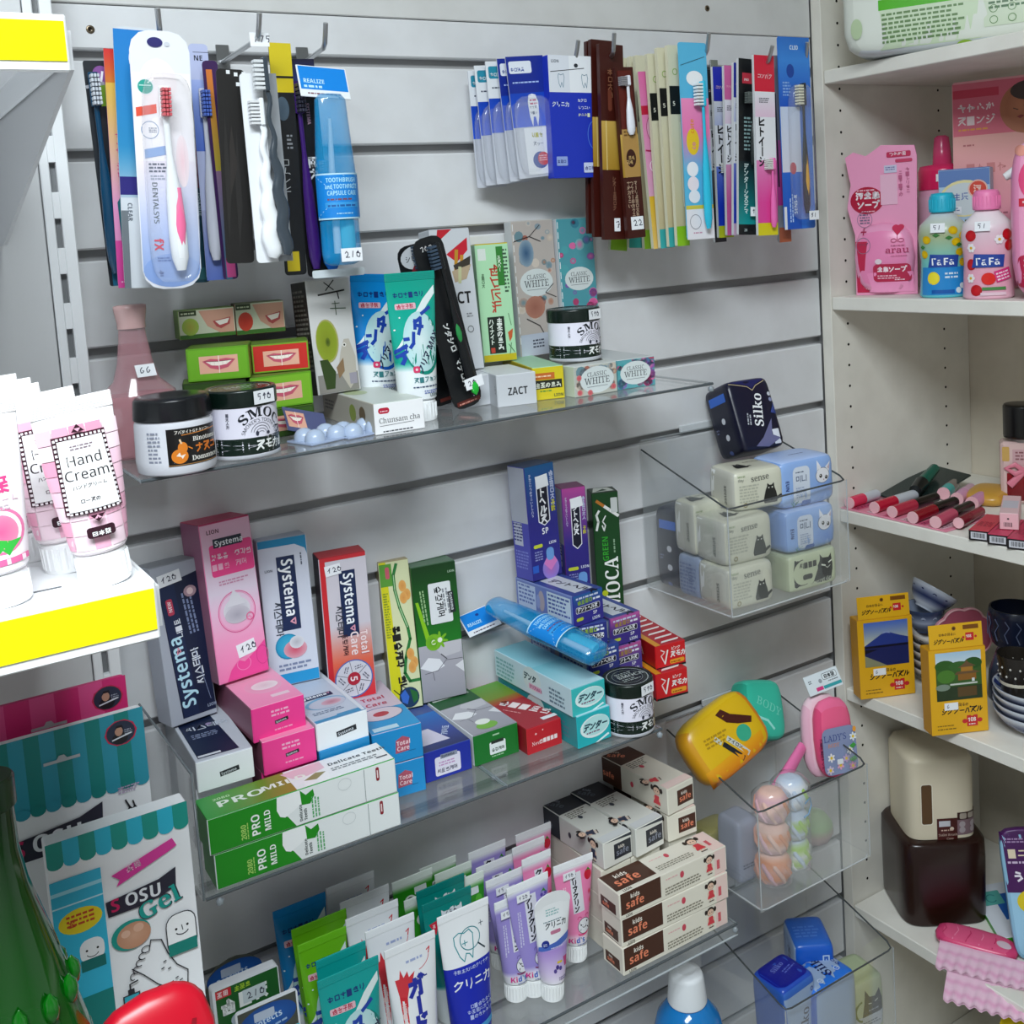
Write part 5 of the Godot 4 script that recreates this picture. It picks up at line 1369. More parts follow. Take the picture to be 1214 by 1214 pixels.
	# herbal cartons
	carton("paste_carton", "pale green tall carton with yellow ends and red kanji", "pale green and yellow herbal toothpaste cartons", Vector3(.5040, 1.3345, .0301), Vector3(-.0588, -.2443, .0000), Vector3(.0419, .1423, .0300), ["a9d8ac", "c9b41e", "8fb894", "9fcca2"], func(p: Pt, q: Pt) -> void:
		p.face("f")
		var h := p.h
		p.rect(.6, .6, p.w - 1.2, 8, "c4b01c"); p.rect(3, h * .86, 10, 14, "d4dcd4")
		p.jp("歯槽膿漏", p.w * .36, h * .72, 15, "b8402e", .12, true); p.rect(p.w * .62, h * .64, 8.5, h * .33, "2f7a2e"); p.jp("エスパー", p.w * .64, h * .86, 5, "e4f0e0", .14, true); p.fine(p.w * .8, h * .93, 6, 12, 4.5, "3f5a44"); p.jp("生用口大", p.w * .12, h * .72, 4.4, "4a6a4c", .14, true)
		p.rect(p.w * .2, 10, p.w * .5, h * .31, "17231a"); p.jp("ハイナイト", p.w * .24, h * .32, 6.4, "e8f0e4", .14, true); p.jp("生薬の恵み", p.w * .46, h * .315, 8, "f0f4ec", .15, true); p.rect(p.w * .24, 11, 5, 6, "b84030")
		p.poly([p.w * .78, h * .24, p.w * .94, h * .27, p.w * .9, h * .2, p.w * .82, h * .16], "c25a30"); p.line([p.w * .78, h * .14, p.w * .94, h * .07], .8, "4a6a4a"); p.line([p.w * .86, h * .15, p.w * .8, h * .06], .8, "4a6a4a"); p.line([p.w * .84, h * .4, p.w * .9, h * .3], .7, "4a6a4a")
		q.face("t"); q.rect(.6, .6, q.w - 1.2, q.h - 1.2, "c4b01c")
	, "t")
	carton("paste_carton", "yellow ended carton lying with a black kanji band, between silver and flowered cartons", "pale green and yellow herbal toothpaste cartons", Vector3(.5262, 1.2965, .0720), Vector3(-.0000, -.2832, .0000), Vector3(.0374, .0380, .1300), ["d2bf22", "9cc8a2", "b8a81e", "a8983a"], func(p: Pt, q: Pt) -> void:
		q.face("f"); q.rect(3, q.h * .62, q.w * .62, q.h * .2, "c0662a"); q.rect(1, q.h * .34, q.w * .9, q.h * .26, "22261c"); q.jp("生薬の恵み", 2.4, q.h * .365, 6.4, "e8ecd8", .15); q.fine(8, q.h * .25, 18, 1, 3, "4a8a3a"); q.txt("LION", q.w * .64, q.h * .08, 3.4, "2a4a3a", 1); q.fine(3, q.h * .7, 20, 1, 3, "f0d4b0")
	)
	# flowered whitening cartons
	var g5 := "flower printed whitening toothpaste cartons"
	var rose := func(p: Pt, cool: bool, cx: float, cy: float) -> void:
		var rg := RandomNumberGenerator.new()
		rg.seed = 7 if cool else 11
		var pal := ["4fa0a8", "3a7f94", "c84a86", "d86aa0", "7a5aa4", "a8406a", "6fb4b4"] if cool else ["b89a8c", "a86a5c", "c4b4a4", "8a9aa4", "b07a64", "6a8a94", "d0c4b8"]
		for i in 34:
			var rx := rg.randf_range(3, 8)
			var x := clampf(rg.randf() * p.w, rx, p.w - rx)
			var yy := clampf(rg.randf() * p.h, rx, p.h - rx)
			p.ell(x, yy, rx, rx * rg.randf_range(.7, 1.0), pal[rg.randi() % 7], 9, pal[rg.randi() % 7])
			p.k -= 1
		p.k += 1
		p.ell(cx, cy, p.w * .4, p.w * .26, "d4dcdc", 24)
		p.ctxt("CLASSIC", cx, cy + p.w * .07, p.w * .082, "3a3f48", 3); p.ctxt("WHITE", cx, cy - p.w * .08, p.w * .125, "2a2f38", 3); p.line([cx - p.w * .24, cy - p.w * .13, cx + p.w * .24, cy - p.w * .13], .5, "5a606a")
	carton("paste_carton", "grey rose tall carton with a dark branch, right of the pale green carton", g5, Vector3(.5753, 1.3325, .0125), Vector3(-.0192, .1076, .0000), Vector3(.0666, .1697, .0150), ["b6aca4", "c4c0bc", "b9bcc0", "a8a4a0"], func(p: Pt, q: Pt) -> void:
		p.face("f"); p.rect(1, p.h * .16, p.w - 2, p.h * .83, "b9b0aa")
		var hh := p.h
		rose.call(p, false, p.w * .5, hh * .54)
		p.ell(p.w * .42, hh * .36, 16, 14, "9a6254", 20, "b07a68"); p.ell(p.w * .3, hh * .76, 12, 17, "36587c", 16, "8aa0b0"); p.line([p.w * .02, hh * .85, p.w * .4, hh * .88, p.w * .66, hh * .84], 1.2, "2e2a2e"); p.line([p.w * .4, hh * .88, p.w * .66, hh * .96], 1, "2e2a2e"); p.line([p.w * .95, hh * .42, p.w * .7, hh * .46, p.w * .9, hh * .52], 1, "2e2a2e"); p.line([p.w * .2, hh * .28, p.w * .5, hh * .22, p.w * .6, hh * .15], 1.3, "2e2a2e")
		p.grad(1, 1, p.w - 2, hh * .16, "c9d0dc", "b8c0d0"); p.fine(p.w * .3, hh * .11, 18, 3, 4, "4a5060")
		for i in 12: p.rect(.2, hh * (.1 + .075 * i), 1.2, hh * .05, "e8eaec")
	, "t")
	carton("paste_carton", "teal and magenta flowered tall carton behind the tin on the right", g5, Vector3(.6404, 1.3325, .0125), Vector3(-.0236, .0503, -.0000), Vector3(.0578, .1692, .0150), ["5a9aa4", "8ab0b4", "c9ccd0", "4a8a94"], func(p: Pt, q: Pt) -> void:
		p.face("f"); p.rect(1, 1, p.w - 2, p.h - 2, "4f98a4"); rose.call(p, true, p.w * .52, p.h * .54)
		for i in 12: p.rect(.2, p.h * (.1 + .075 * i), 1.2, p.h * .05, "e8eaec")
	, "t")
	carton("paste_carton", "grey and coral flowered carton lying with its end facing out", g5, Vector3(.5624, 1.2964, .1399), Vector3(-.0000, -.0178, .0000), Vector3(.0596, .0355, .0243), ["b4b8b0", "c9ccc8", "c4d0bc", "a8a4a0"], func(p: Pt, q: Pt) -> void:
		q.face("f"); q.rect(1, 1, q.w - 2, q.h - 2, "b9bab0"); rose.call(q, false, q.w * .52, q.h * .5)
		for c in [[.1, .62], [.1, .14], [.34, .1], [.9, .2]]: q.ell(q.w * c[0], q.h * c[1], 3.6, 3.4, "c04a52", 10, "d0787a")
	)
	carton("paste_carton", "teal and red flowered carton lying at the right end of the top shelf", g5, Vector3(.6273, 1.2965, .0866), Vector3(-.0000, -.0904, .0000), Vector3(.0534, .0353, .1300), ["5a9aa4", "c4c8c8", "c9ccc8", "a83a5c"], func(p: Pt, q: Pt) -> void:
		q.face("f"); q.rect(1, 1, q.w - 2, q.h - 2, "5aa0a8"); q.rect(q.w * .4, q.h * .7, q.w * .58, q.h * .27, "b83a5a"); rose.call(q, true, q.w * .48, q.h * .52)
	)
	tin("black and white powder tin standing on the lying flowered cartons", Vector3(.5714, 1.3412, .1000) * Vector3(1, 0, 1) + Vector3(0, 1.3335, 0), .0315, .062, .05, "590")

# slanting katakana with a swoosh: the blue, green and lime tubes share it
func dentor(p: Pt, a: String, b2: String, all: bool) -> void:
	var h := p.h
	var w := p.w
	p.poly([-w * .42, h * .42, -w * .1, h * .66, w * .2, h * .84, w * .46, h * .95, w * .46, h * .88, w * .22, h * .76, w * .1, h * .64], "e4f2f2")
	p.ell(w * .08, h * .47, w * .37, h * .26, b2, 26); p.ell(w * .06, h * .49, w * .34, h * .25, "dff0f2", 26, "b8e0e4")
	p.jp("お口すっきり", -w * .38, h * .86, w * .105, "1c3a78", .15); p.rr(-w * .36, h * .765, w * .4, h * .05, 1.4, "e6b8c4"); p.jp("歯首予防", -w * .33, h * .77, w * .085, "b8304a", .14)
	var chs := ["デ", "ン", "タ", "ー"]
	for i in 4:
		p.at(-w * (.33 - .17 * i), h * (.30 + .118 * i), 30)
		p.jp(chs[i], 0, 0, h * .135, "2446a8", .22)
	p.at(-w * .0, h * .22, 56)
	p.jp("クリア", 0, 0, w * .14, "2c3450", .17); p.txt("MAX", w * .46, 1, w * .12, "2c3450", 1)
	p.at(0, 0)
	p.rr(-w * .17, h * .235, w * .12, h * .055, 2, "d8406a"); p.ell(-w * .11, h * .262, 1.4, 1.4, "f4d4dc")
	if all:
		p.jp("スペアミント", -w * .18, h * .15, w * .1, "3f7f84", .12); p.fine(-w * .2, h * .11, w * .52, 1, 2.6, "3a4a6a"); p.fine(-w * .02, h * .075, w * .32, 2, 2.2, "6a7ab8"); p.txt("LION", w * .08, h * .03, 3, "2a4a50", 1)
	for q in [[-.4, .6], [-.3, .7], [.3, .62]]: p.ell(w * q[0], h * q[1], .9, .9, "e8f8f8", 8)
# the rotated brand name on a dark plate, reading up (deg 90) or down (deg -90)
func systema(p: Pt, x: float, y: float, L: float, deg: float) -> void:
	p.at(x, y, deg)
	p.rect(-2, -1.5, L, L * .245, "1a2a50")
	p.txt("Systema", 1, L * .045, L * .15, "f2f5f8", 1, .92)
	p.line([L * .82, L * .16, L * .9, L * .16, L * .86, L * .1, L * .82, L * .16], L * .018, "e8a0b4")
	p.at(0, 0)

func lying_name(q: Pt, x: float, y: float, w: float) -> void:
	q.at(x, y, 6)
	q.rect(0, 0, w, w * .26, "22262c"); q.txt("Systema", w * .06, w * .05, w * .14, "c9ced4", 1, 1.0)
	q.at(0, 0)

func middle_shelf() -> void:
	var g := "toothpaste cartons on the middle trays"
	# green and white mild cartons along the front
	var mild := func(p: Pt, q: Pt) -> void:
		var side := func(W: float, H: float) -> void:
			p.rect(.8, .8, W * .40, H - 1.6, "1f8a1c"); p.rect(W * .39, .8, W * .605, H - 1.6, "e6eaea")
			p.poly([W * .36, .8, W * .36, H * .5, W * .4, H * .35, W * .44, H * .02], "1f8a1c")
			p.poly([W * .35, H - .8, W * .345, H * .62, W * .36, H * .42, W * .385, H * .36, W * .43, H * .46, W * .48, H * .62, W * .48, H - .8], "f2f4f4"); p.poly([W * .47, H * .98, W * .475, H * .55, W * .52, H * .52, W * .545, H * .72, W * .54, H * .9, W * .5, H * .8], "1f8a1c")
			p.at(W * .255, H * .12, 90); p.txt("PRO", 0, 0, W * .042, "f2f6f0", 1, .98); p.at(W * .31, H * .16, 90); p.txt("MILD", 0, 0, W * .031, "f2f6f0", 1); p.at(W * .185, H * .12, 90); p.txt("2080", 0, 0, W * .026, "a8d46a", 1); p.fine(0, -2, H * .5, 1, 2, "a8d46a")
			p.at(W * .475, H * .1, 90); p.txt("Delicate", 0, 0, W * .016, "3f4a48", 1); p.txt("Teeth", 0, -W * .024, W * .016, "3f4a48", 1); p.fine(0, -W * .06, H * .6, 3, 3, "5aa86a")
			p.at(0, 0); p.ring(W * .71, H * .74, 7, 6, .4, "c2c8ca"); p.line([W * .82, H * .04, W * .82, H * .96], .5, "70787c"); p.rr(W * .885, H * .52, 3.6, 14, 1.6, "8a2430"); p.rect(W * .885 + 1.2, H * .52 + 3, 1.2, 8, "f0dcdc")
		p.face("f"); side.call(p.w, p.h)
		p.face("t")
		var W := p.w
		var H := p.h
		p.rectg(.8, .8, W * .46, H - 1.6, Color("2f9a3c"), Color("9a7a2c"), Color("8a8a30"), Color("3a9a4a")); p.rect(W * .46, .8, W * .535, H - 1.6, "e4e8ea"); p.poly([W * .44, H * .9, W * .66, H * .95, W * .66, H * .6, W * .56, H * .48, W * .48, H * .55], "dcbcc8"); p.poly([W * .5, 1, W * .53, H * .42, W * .57, H * .5, W * .66, H * .36, W * .64, 1], "e9eced"); p.poly([W * .52, H * .3, W * .6, H * .5, W * .65, H * .42, W * .58, H * .2], "8a8a5a")
		p.txt("PRO", 14, H * .34, H * .26, "e6efe4", 1, 1.5); p.txt("MILD", 58, H * .42, H * .2, "e6efe4", 1, 1.5); p.txt("2080", 14, H * .68, 4, "bfe0b0", 1, 1.4)
		p.txt("Delicate Teeth", W * .68, H * .6, H * .12, "3a4044", 1, 1.2); p.fine(W * .68, H * .42, W * .28, 2, 4, "7a8084"); p.rect(W * .92, H * .24, 12, 2.4, "4a4e54")
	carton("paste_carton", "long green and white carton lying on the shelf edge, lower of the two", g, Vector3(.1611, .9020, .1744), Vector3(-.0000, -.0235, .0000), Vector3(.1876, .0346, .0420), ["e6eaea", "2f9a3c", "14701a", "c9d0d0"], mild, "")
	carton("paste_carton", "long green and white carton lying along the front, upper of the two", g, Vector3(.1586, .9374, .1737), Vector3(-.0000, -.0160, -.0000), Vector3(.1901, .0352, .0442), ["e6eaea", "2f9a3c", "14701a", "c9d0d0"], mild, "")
	# navy and white pair
	var navy := [Vector3(.1011, .9759, .0755), Vector3(-.0000, -.0500, .0000), Vector3(.0553, .0305, .1450)]
	carton("paste_carton", "white ended navy carton lying under the navy upright one", g, navy[0], navy[1], navy[2], ["eef2f6", "c2c8d2", "9aa0a8", "cfd4da"], func(p: Pt, q: Pt) -> void:
		q.face("f"); lying_name(q, q.w * .4, q.h * .34, 19)
		p.face("t")
		var h := p.h
		p.poly([4, 7, p.w * .80, 7, p.w * .66, h - 6, 4, h - 6], "182440"); p.jp("시스테마", 8, h * .5, 11, "c9d2e0", .14); p.rect(5, 9, 22, 4, "d9dee6"); p.fine(10, h * .42, 26, 3, 4, "8a96b4"); p.ell(p.w * .58, h * .56, 3, 3, "9a8ab0")
	)
	fill_below(navy, g, "white ended navy carton hidden at the bottom of the navy stack", ["eef2f6", "c2c8d2", "9aa0a8", "cfd4da"])
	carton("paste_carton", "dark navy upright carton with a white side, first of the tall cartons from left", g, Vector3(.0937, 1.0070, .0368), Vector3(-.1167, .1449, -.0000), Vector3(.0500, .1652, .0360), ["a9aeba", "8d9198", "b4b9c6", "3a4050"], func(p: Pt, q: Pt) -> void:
		p.face("f")
		var h := p.h
		p.poly([p.w * .26, 5, p.w - .8, 5, p.w - .8, h - 14, p.w * .12, h - 22], "16203c"); p.poly([p.w * .3, 5, p.w * .62, 5, p.w * .46, h - 18, p.w * .13, h - 22], "1a2748")
		p.at(p.w * .58, h * .09, 95); p.txt("Systema", 0, 0, 14, "b8e0f0", 1, .95); p.at(p.w * .86, h * .21, 95); p.jp("시스테마", 0, 0, 10, "dfe4ec", .13); p.at(p.w * .52, h * .53, 95); p.jp("나이트", 0, 0, 7, "dfe4ec", .14); p.fine(0, -9, 44, 3, 4, "7a86a8"); p.at(p.w * .4, h * .68, 95); p.rr(0, 0, 17, 7, 2, "b83a54"); p.txt("NEW", 3, 1.8, 3.6, "f4dce2", 1)
		p.at(0, 0); p.line([p.w * .7, h * .44, p.w * .9, h * .1], .5, "8a96b8"); p.line([p.w * .33, h * .43, p.w * .41, h * .445, p.w * .36, h * .47, p.w * .33, h * .43], 1.0, "e890a4"); p.ell(p.w * .78, h * .8, 7, 6, "a88a94", 12); p.ell(p.w * .78, h * .8, 3.6, 3.6, "e0c4c4", 10); p.txt("LION", p.w * .8, 9, 3, "9aa4bc", 1)
	, "t")
	sticker(get_child(-1), Vector3(-.006, .150, .0188), .025, .0125, Vector3(0, 0, .12), "420")
	# pink trio
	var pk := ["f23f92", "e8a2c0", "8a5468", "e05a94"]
	var ends := func(p: Pt, q: Pt) -> void:
		q.face("f"); q.fine(q.w * .36, q.h * .74, q.w * .34, 2, 4, "f7b0d0"); lying_name(q, q.w * .42, q.h * .38, 14); q.fine(q.w * .4, q.h * .2, q.w * .34, 1, 3, "f9a4c8")
		p.face("t"); p.grad(1, 1, p.w - 2, p.h - 2, "ee8ab4", "f0bcd0"); p.ell(p.w * .55, p.h * .34, 19, 20, "e490b4", 24, "e8a4c0"); p.ell(p.w * .58, p.h * .34, 14, 11, "d8c4cc", 20, "e6dcdf"); p.rect(p.w * .5, p.h * .1, 19, 7, "e8c8d4")
	var p1 := [Vector3(.1567, 1.0038, .0654), Vector3(-.0000, .0182, .0000), Vector3(.0557, .0353, .1454)]
	var p2 := [Vector3(.1641, .9720, .0755), Vector3(-.0000, -.0188, .0000), Vector3(.0551, .0347, .1450)]
	carton("paste_carton", "hot pink carton lying end out on top of another pink one", g, p1[0], p1[1], p1[2], pk.duplicate(), ends)
	carton("paste_carton", "hot pink carton lying end out under another pink one", g, p2[0], p2[1], p2[2], pk.duplicate(), ends)
	fill_below(p2, g, "hot pink carton hidden at the bottom of the pink stack", pk)
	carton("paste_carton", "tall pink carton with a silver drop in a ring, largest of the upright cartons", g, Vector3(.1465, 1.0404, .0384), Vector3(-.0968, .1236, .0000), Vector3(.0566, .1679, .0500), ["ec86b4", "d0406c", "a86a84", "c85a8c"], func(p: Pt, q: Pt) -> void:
		p.face("f")
		var h := p.h
		p.grad(.8, h * .55, p.w - 1.6, h * .44, "dfcfe0", "f0b8d2"); p.grad(.8, h * .25, p.w - 1.6, h * .31, "f49cc4", "dfcfe0"); p.grad(.8, .8, p.w - 1.6, h * .25, "f57fb4", "f49cc4")
		p.txt("LION", 7, h * .93, 4.2, "6a3a4a", 1)
		p.rr(8, h * .66, p.w - 9, h * .2, 3, "f0468a"); p.at(13, h * .838, 0); p.rect(0, 0, 32, 9.5, "22283a"); p.txt("Systema", 1.6, 1.8, 5.6, "f2f4f8", 1); p.at(0, 0)
		p.jp("잇몸을 생각한", 9, h * .762, 6.6, "fbdbe8", .13); p.jp("센틀한 케어", 9, h * .70, 6.6, "f7b4cf", .12); p.fine(14, h * .62, p.w - 24, 2, 3, "c98aa8")
		p.ring(p.w * .52, h * .42, 21, 22, .8, "e05a94"); p.ring(p.w * .52, h * .42, 19.5, 20.5, .5, "f490bc"); p.ell(p.w * .52, h * .43, 15, 13, "b9b4c0", 26, "d8d4dc"); p.poly([p.w * .34, h * .46, p.w * .44, h * .53, p.w * .5, h * .56, p.w * .6, h * .52, p.w * .7, h * .46], "d8d4dc"); p.ell(p.w * .52, h * .40, 14, 9, "a8a2b0", 22, "c4bec8"); p.ring(p.w * .76, h * .37, 4.4, 4.4, 1.2, "e0568c"); p.ring(p.w * .74, h * .36, 2.4, 2.4, .8, "f08ab4")
		p.poly([p.w * .16, 1, p.w * .26, h * .07, p.w * .42, h * .12, p.w * .54, h * .1, p.w * .74, h * .14, p.w - 1, h * .2, p.w - 1, 1], "ee4a98"); p.ring(p.w * .52, h * .09, 8, 7, .7, "f58ac0"); p.ring(p.w * .9, h * .11, 7, 10, .7, "d83a88")
		p.face("l"); p.grad(.8, .8, p.w - 1.6, p.h - 1.6, "8a6274", "a8688a")
	, "t")
	sticker(get_child(-1), Vector3(.006, .030, .0255), .021, .014, Vector3(0, 0, .15), "420")
	# blue and white trio
	var b1 := [Vector3(.2206, .9794, .0755), Vector3(-.0000, -.0065, .0000), Vector3(.0565, .0292, .1450)]
	var b2 := [Vector3(.2191, .9442, .0775), Vector3(-.0000, .0162, .0000), Vector3(.0562, .0360, .1450)]
	carton("paste_carton", "white ended carton with blue edges lying on its twin, right of the pink stack", g, b1[0], b1[1], b1[2], ["eef2f6", "b9c4d4", "d4dce6", "3a86b4"], func(p: Pt, q: Pt) -> void:
		q.face("f"); lying_name(q, q.w * .38, q.h * .32, 22)
		p.face("t"); p.rect(.8, .8, p.w - 1.6, 9, "3a8ab8"); p.rect(.8, 7, p.w * .45, 6, "b4c0d2"); p.ell(p.w * .5, p.h * .3, 22, 15, "6aa0c4", 24); p.ell(p.w * .52, p.h * .29, 20, 13, "b8bccc", 24); p.ell(p.w * .6, p.h * .29, 11, 7, "b47a8c", 18, "c9a4b4"); p.fine(6, p.h * .16, 38, 2, 4, "6a7a94"); systema(p, p.w * .1, p.h * .42, 40, 0); p.rect(p.w * .9, 1, 4, p.h - 2, "cfd6e0")
	)
	carton("paste_carton", "blue ended carton lying under the white ended one, behind the long white carton", g, b2[0], b2[1], b2[2], ["1e86c2", "2a8ac4", "1a6a9c", "1e7ab0"], func(p: Pt, q: Pt) -> void: q.face("f"); q.rect(2, q.h * .3, q.w - 4, q.h * .4, "2a92cc"))
	fill_below(b2, g, "blue ended carton hidden at the bottom of the blue stack", ["1e86c2", "2a8ac4", "1a6a9c"])
	carton("paste_carton", "tall white carton with a blue top band, just right of the tall pink one", g, Vector3(.2158, 1.0090, .0213), Vector3(-.0814, -.1565, -.0000), Vector3(.0546, .1624, .0340), ["cfd4e2", "a8aebc", "9a9fae", "6a8aa8"], func(p: Pt, q: Pt) -> void:
		p.face("f")
		var h := p.h
		p.rect(.8, h - 9, p.w - 1.6, 8.2, "1f86b4"); p.poly([p.w * .75, h - 9, p.w - .8, h - 9, p.w - .8, h - 22, p.w * .95, h - 15], "1f86b4"); p.rect(.8, .8, p.w - 1.6, 12, "2492cc")
		systema(p, p.w * .38, h * .86, 82, -90); p.at(p.w * .2, h * .57, -90); p.jp("시스테마", 0, 0, 9.6, "3a4150", .13); p.at(0, 0); p.txt("LION", p.w * .1, h * .78, 2.6, "4a4f5c", 1); p.at(p.w * .84, h * .88, -90); p.fine(0, 0, 16, 1, 3, "5a6070"); p.at(0, 0)
		p.ell(p.w * .42, h * .26, 14, 14, "1f86b0", 22); p.ell(p.w * .42, h * .26, 12.6, 12.6, "4ab0d0", 22, "2a9ac4"); p.ell(p.w * .56, h * .235, 13, 10, "d05068", 18, "d8a0ae"); p.ell(p.w * .6, h * .28, 8, 7, "b4b4bc", 16, "d8dae0"); p.fine(p.w * .2, h * .13, p.w * .68, 2, 4.5, "7a86a4")
	, "t")
	# total-care trio: red upright, two blue ends
	for i in 2:
		var tq := [Vector3(.2885, .9006, .0786), Vector3(.0000, -.1109, -.0000), Vector3(.0560, .0376, .1350)] if i == 0 else [Vector3(.2885, .9387, .0786), Vector3(-.0000, -.1109, .0000), Vector3(.0558, .0374, .1350)]
		carton("paste_carton", "bright blue carton with pink emblem, %s" % ("lower of the two behind the long white cartons" if i == 0 else "upper of the two in front of the red upright carton"), g, tq[0], tq[1], tq[2], ["1f8ccc", "c9b8c8", "1a78b0", "1a7ab4"], func(p: Pt, q: Pt) -> void:
			q.face("f"); q.poly([q.w * .44, q.h * .28, q.w * .72, q.h * .3, q.w * .74, q.h * .66, q.w * .6, q.h * .76, q.w * .46, q.h * .66], "b05468"); q.txt("Total", q.w * .47, q.h * .5, 4.6, "f4d4da", 1); q.txt("Care", q.w * .47, q.h * .34, 4.6, "f4d4da", 1); q.line([q.w * .7, q.h * .28, q.w * .84, q.h * .28], .4, "154a70")
			p.face("t"); p.rect(.8, .8, p.w - 1.6, p.h * .42, "2a92cc"); p.ell(p.w * .46, p.h * .33, 25, 17, "3a6a9c", 26); p.ell(p.w * .46, p.h * .33, 23.5, 15.6, "cfc0cc", 26); p.ell(p.w * .46, p.h * .33, 9, 6, "b0404c", 18); p.rect(p.w * .08, 4, 28, 9, "b8d4e4"); p.txt("Total", p.w * .3, p.h * .62, 8, "b03a54", 1); p.txt("Care", p.w * .3, p.h * .5, 8, "b03a54", 1)
		)
	carton("paste_carton", "tall white and red carton with a numbered wheel near its foot", g, Vector3(.2784, .9764, .0310), Vector3(.0075, -.1516, -.0000), Vector3(.0542, .1682, .0289), ["cfc9d2", "a82a32", "3a2f34", "8a4048"], func(p: Pt, q: Pt) -> void:
		p.face("f")
		var h := p.h
		p.grad(.8, h * .26, p.w - 1.6, h * .26, "e4664c", "cfc9d2"); p.grad(.8, .8, p.w - 1.6, h * .26, "d42a38", "e4664c"); p.rect(.8, .8, 6, h - 1.6, "cc2a32"); p.rect(.8, h - 5, p.w - 1.6, 4.2, "c43038")
		systema(p, p.w * .42, h * .88, 76, -90); p.at(p.w * .26, h * .66, -90); p.jp("시스테마", 0, 0, 9.4, "3a3d48", .13); p.at(p.w * .74, h * .47, -90); p.txt("Total", 0, 0, 9, "b02a34", 1, .95); p.k += 1; p.txt("Total", .4, .4, 8.4, "f4dede", 1, .98); p.at(p.w * .54, h * .47, -90); p.txt("Care", 0, 0, 9, "f4dede", 1); p.at(p.w * .36, h * .46, -90); p.jp("토탈케어", 0, 0, 6.4, "4a2a2e", .13); p.at(0, 0)
		p.ell(p.w * .54, h * .145, 22, 22, "4a6ab0", 30); p.ell(p.w * .54, h * .145, 20.6, 20.6, "d4d2dc", 30)
		for i in 6: p.at(p.w * .54, h * .145, i * 60 + 10); p.line([0, 8, 0, 20], .6, "5a5a68"); p.fine(4, 12, 9, 2, 2.6, "6a6a78", i + 1)
		p.at(0, 0); p.ell(p.w * .54, h * .145, 7.6, 7.6, "b02238", 20); p.at(p.w * .54, h * .145, -90); p.txt("5", -3, -4, 8, "f4e4e8", 1); p.at(0, 0)
	, "t")
	sticker(get_child(-1), Vector3(-.012, .153, .0152), .018, .012, Vector3(0, 0, .1), "420")
	# lavender-blue end and yellow upright
	carton("paste_carton", "deep blue carton lying with a white end panel, before the yellow upright carton", g, Vector3(.3437, .9020, .0761), Vector3(-.0000, -.0385, .0000), Vector3(.0572, .0343, .1300), ["1e2f9c", "4a5a94", "16246c", "1a2a80"], func(p: Pt, q: Pt) -> void:
		q.face("f"); q.rr(q.w * .22, q.h * .12, q.w * .54, q.h * .62, 2.4, "e0dcec"); q.rect(q.w * .34, q.h * .66, q.w * .36, q.h * .14, "8a90a4"); q.txt("Systema", q.w * .36, q.h * .69, 2.8, "20242c", 1); q.jp("시트한케어", q.w * .26, q.h * .2, 5.0, "3a3a54", .14); q.fine(q.w * .3, q.h * .52, q.w * .36, 2, 3, "c090c0")
		p.face("t"); p.grad(.8, .8, p.w - 1.6, p.h * .3, "2a3060", "3a4a94"); p.grad(.8, p.h * .3, p.w - 1.6, p.h * .4, "3a4a94", "2a72c0"); p.poly([p.w * .12, p.h * .12, p.w * .7, p.h * .12, p.w * .52, p.h * .4, p.w * .12, p.h * .4], "d0cade"); p.at(p.w * .74, p.h * .2, 60); p.jp("케어토", 0, 0, 8, "c9d4f0", .14); p.at(0, 0)
	)
	carton("paste_carton", "tall yellow and cream carton with a winding green road and cartoon lettering", g, Vector3(.3530, .9368, .0138), Vector3(-.1229, -.2306, .0000), Vector3(.0364, .1755, .0360), ["d8dcae", "a89c7a", "8a7f5c", "b8bc8c"], func(p: Pt, q: Pt) -> void:
		p.face("f")
		var h := p.h
		p.poly([.6, .8, p.w * .14, .8, p.w * .4, h * .16, p.w * .3, h * .5, p.w * .24, h - 1, .6, h - 1], "d8d21e"); p.rect(.6, h * .83, p.w * .4, h * .15, "5a9a3a"); p.rr(p.w * .2, h * .88, 5, 14, 2, "c85a6a")
		p.line([p.w * .58, h * .97, p.w * .46, h * .9, p.w * .46, h * .8, p.w * .56, h * .68, p.w * .76, h * .54, p.w * .8, h * .46, p.w * .6, h * .34, p.w * .52, h * .24, p.w * .66, h * .18, p.w * .96, h * .18], 3.6, "2a7a3a"); p.line([p.w * .46, h * .9, p.w * .46, h * .8, p.w * .56, h * .68, p.w * .76, h * .54], .9, "b8d8a8")
		for q2 in [[.72, .82], [.84, .76], [.72, .74], [.76, .36], [.86, .3], [.78, .27]]: p.ell(p.w * q2[0], h * q2[1], 4.6, 7, "d8924a", 14, "e4a85c")
		p.at(p.w * .22, h * .56, -88); p.jp("몸이숨케각 한니", 0, 0, 10, "1f1f1c", .2); p.at(0, 0); p.line([p.w * .1, h * .14, p.w * .28, h * .1, p.w * .36, h * .16, p.w * .5, h * .14], 1, "2a2a24"); p.ell(p.w * .58, h * .075, 12, 12, "1f3a5a", 22); p.poly([p.w * .3, h * .1, p.w * .46, h * .13, p.w * .58, h * .08, p.w * .5, h * .03, p.w * .34, h * .05], "3a6ac4"); p.poly([p.w * .62, h * .13, p.w * .86, h * .1, p.w * .86, h * .05, p.w * .7, h * .03], "2a6a34"); p.fine(2, h * .78, 6, 18, 3, "8a9a2a", 3)
	, "t")
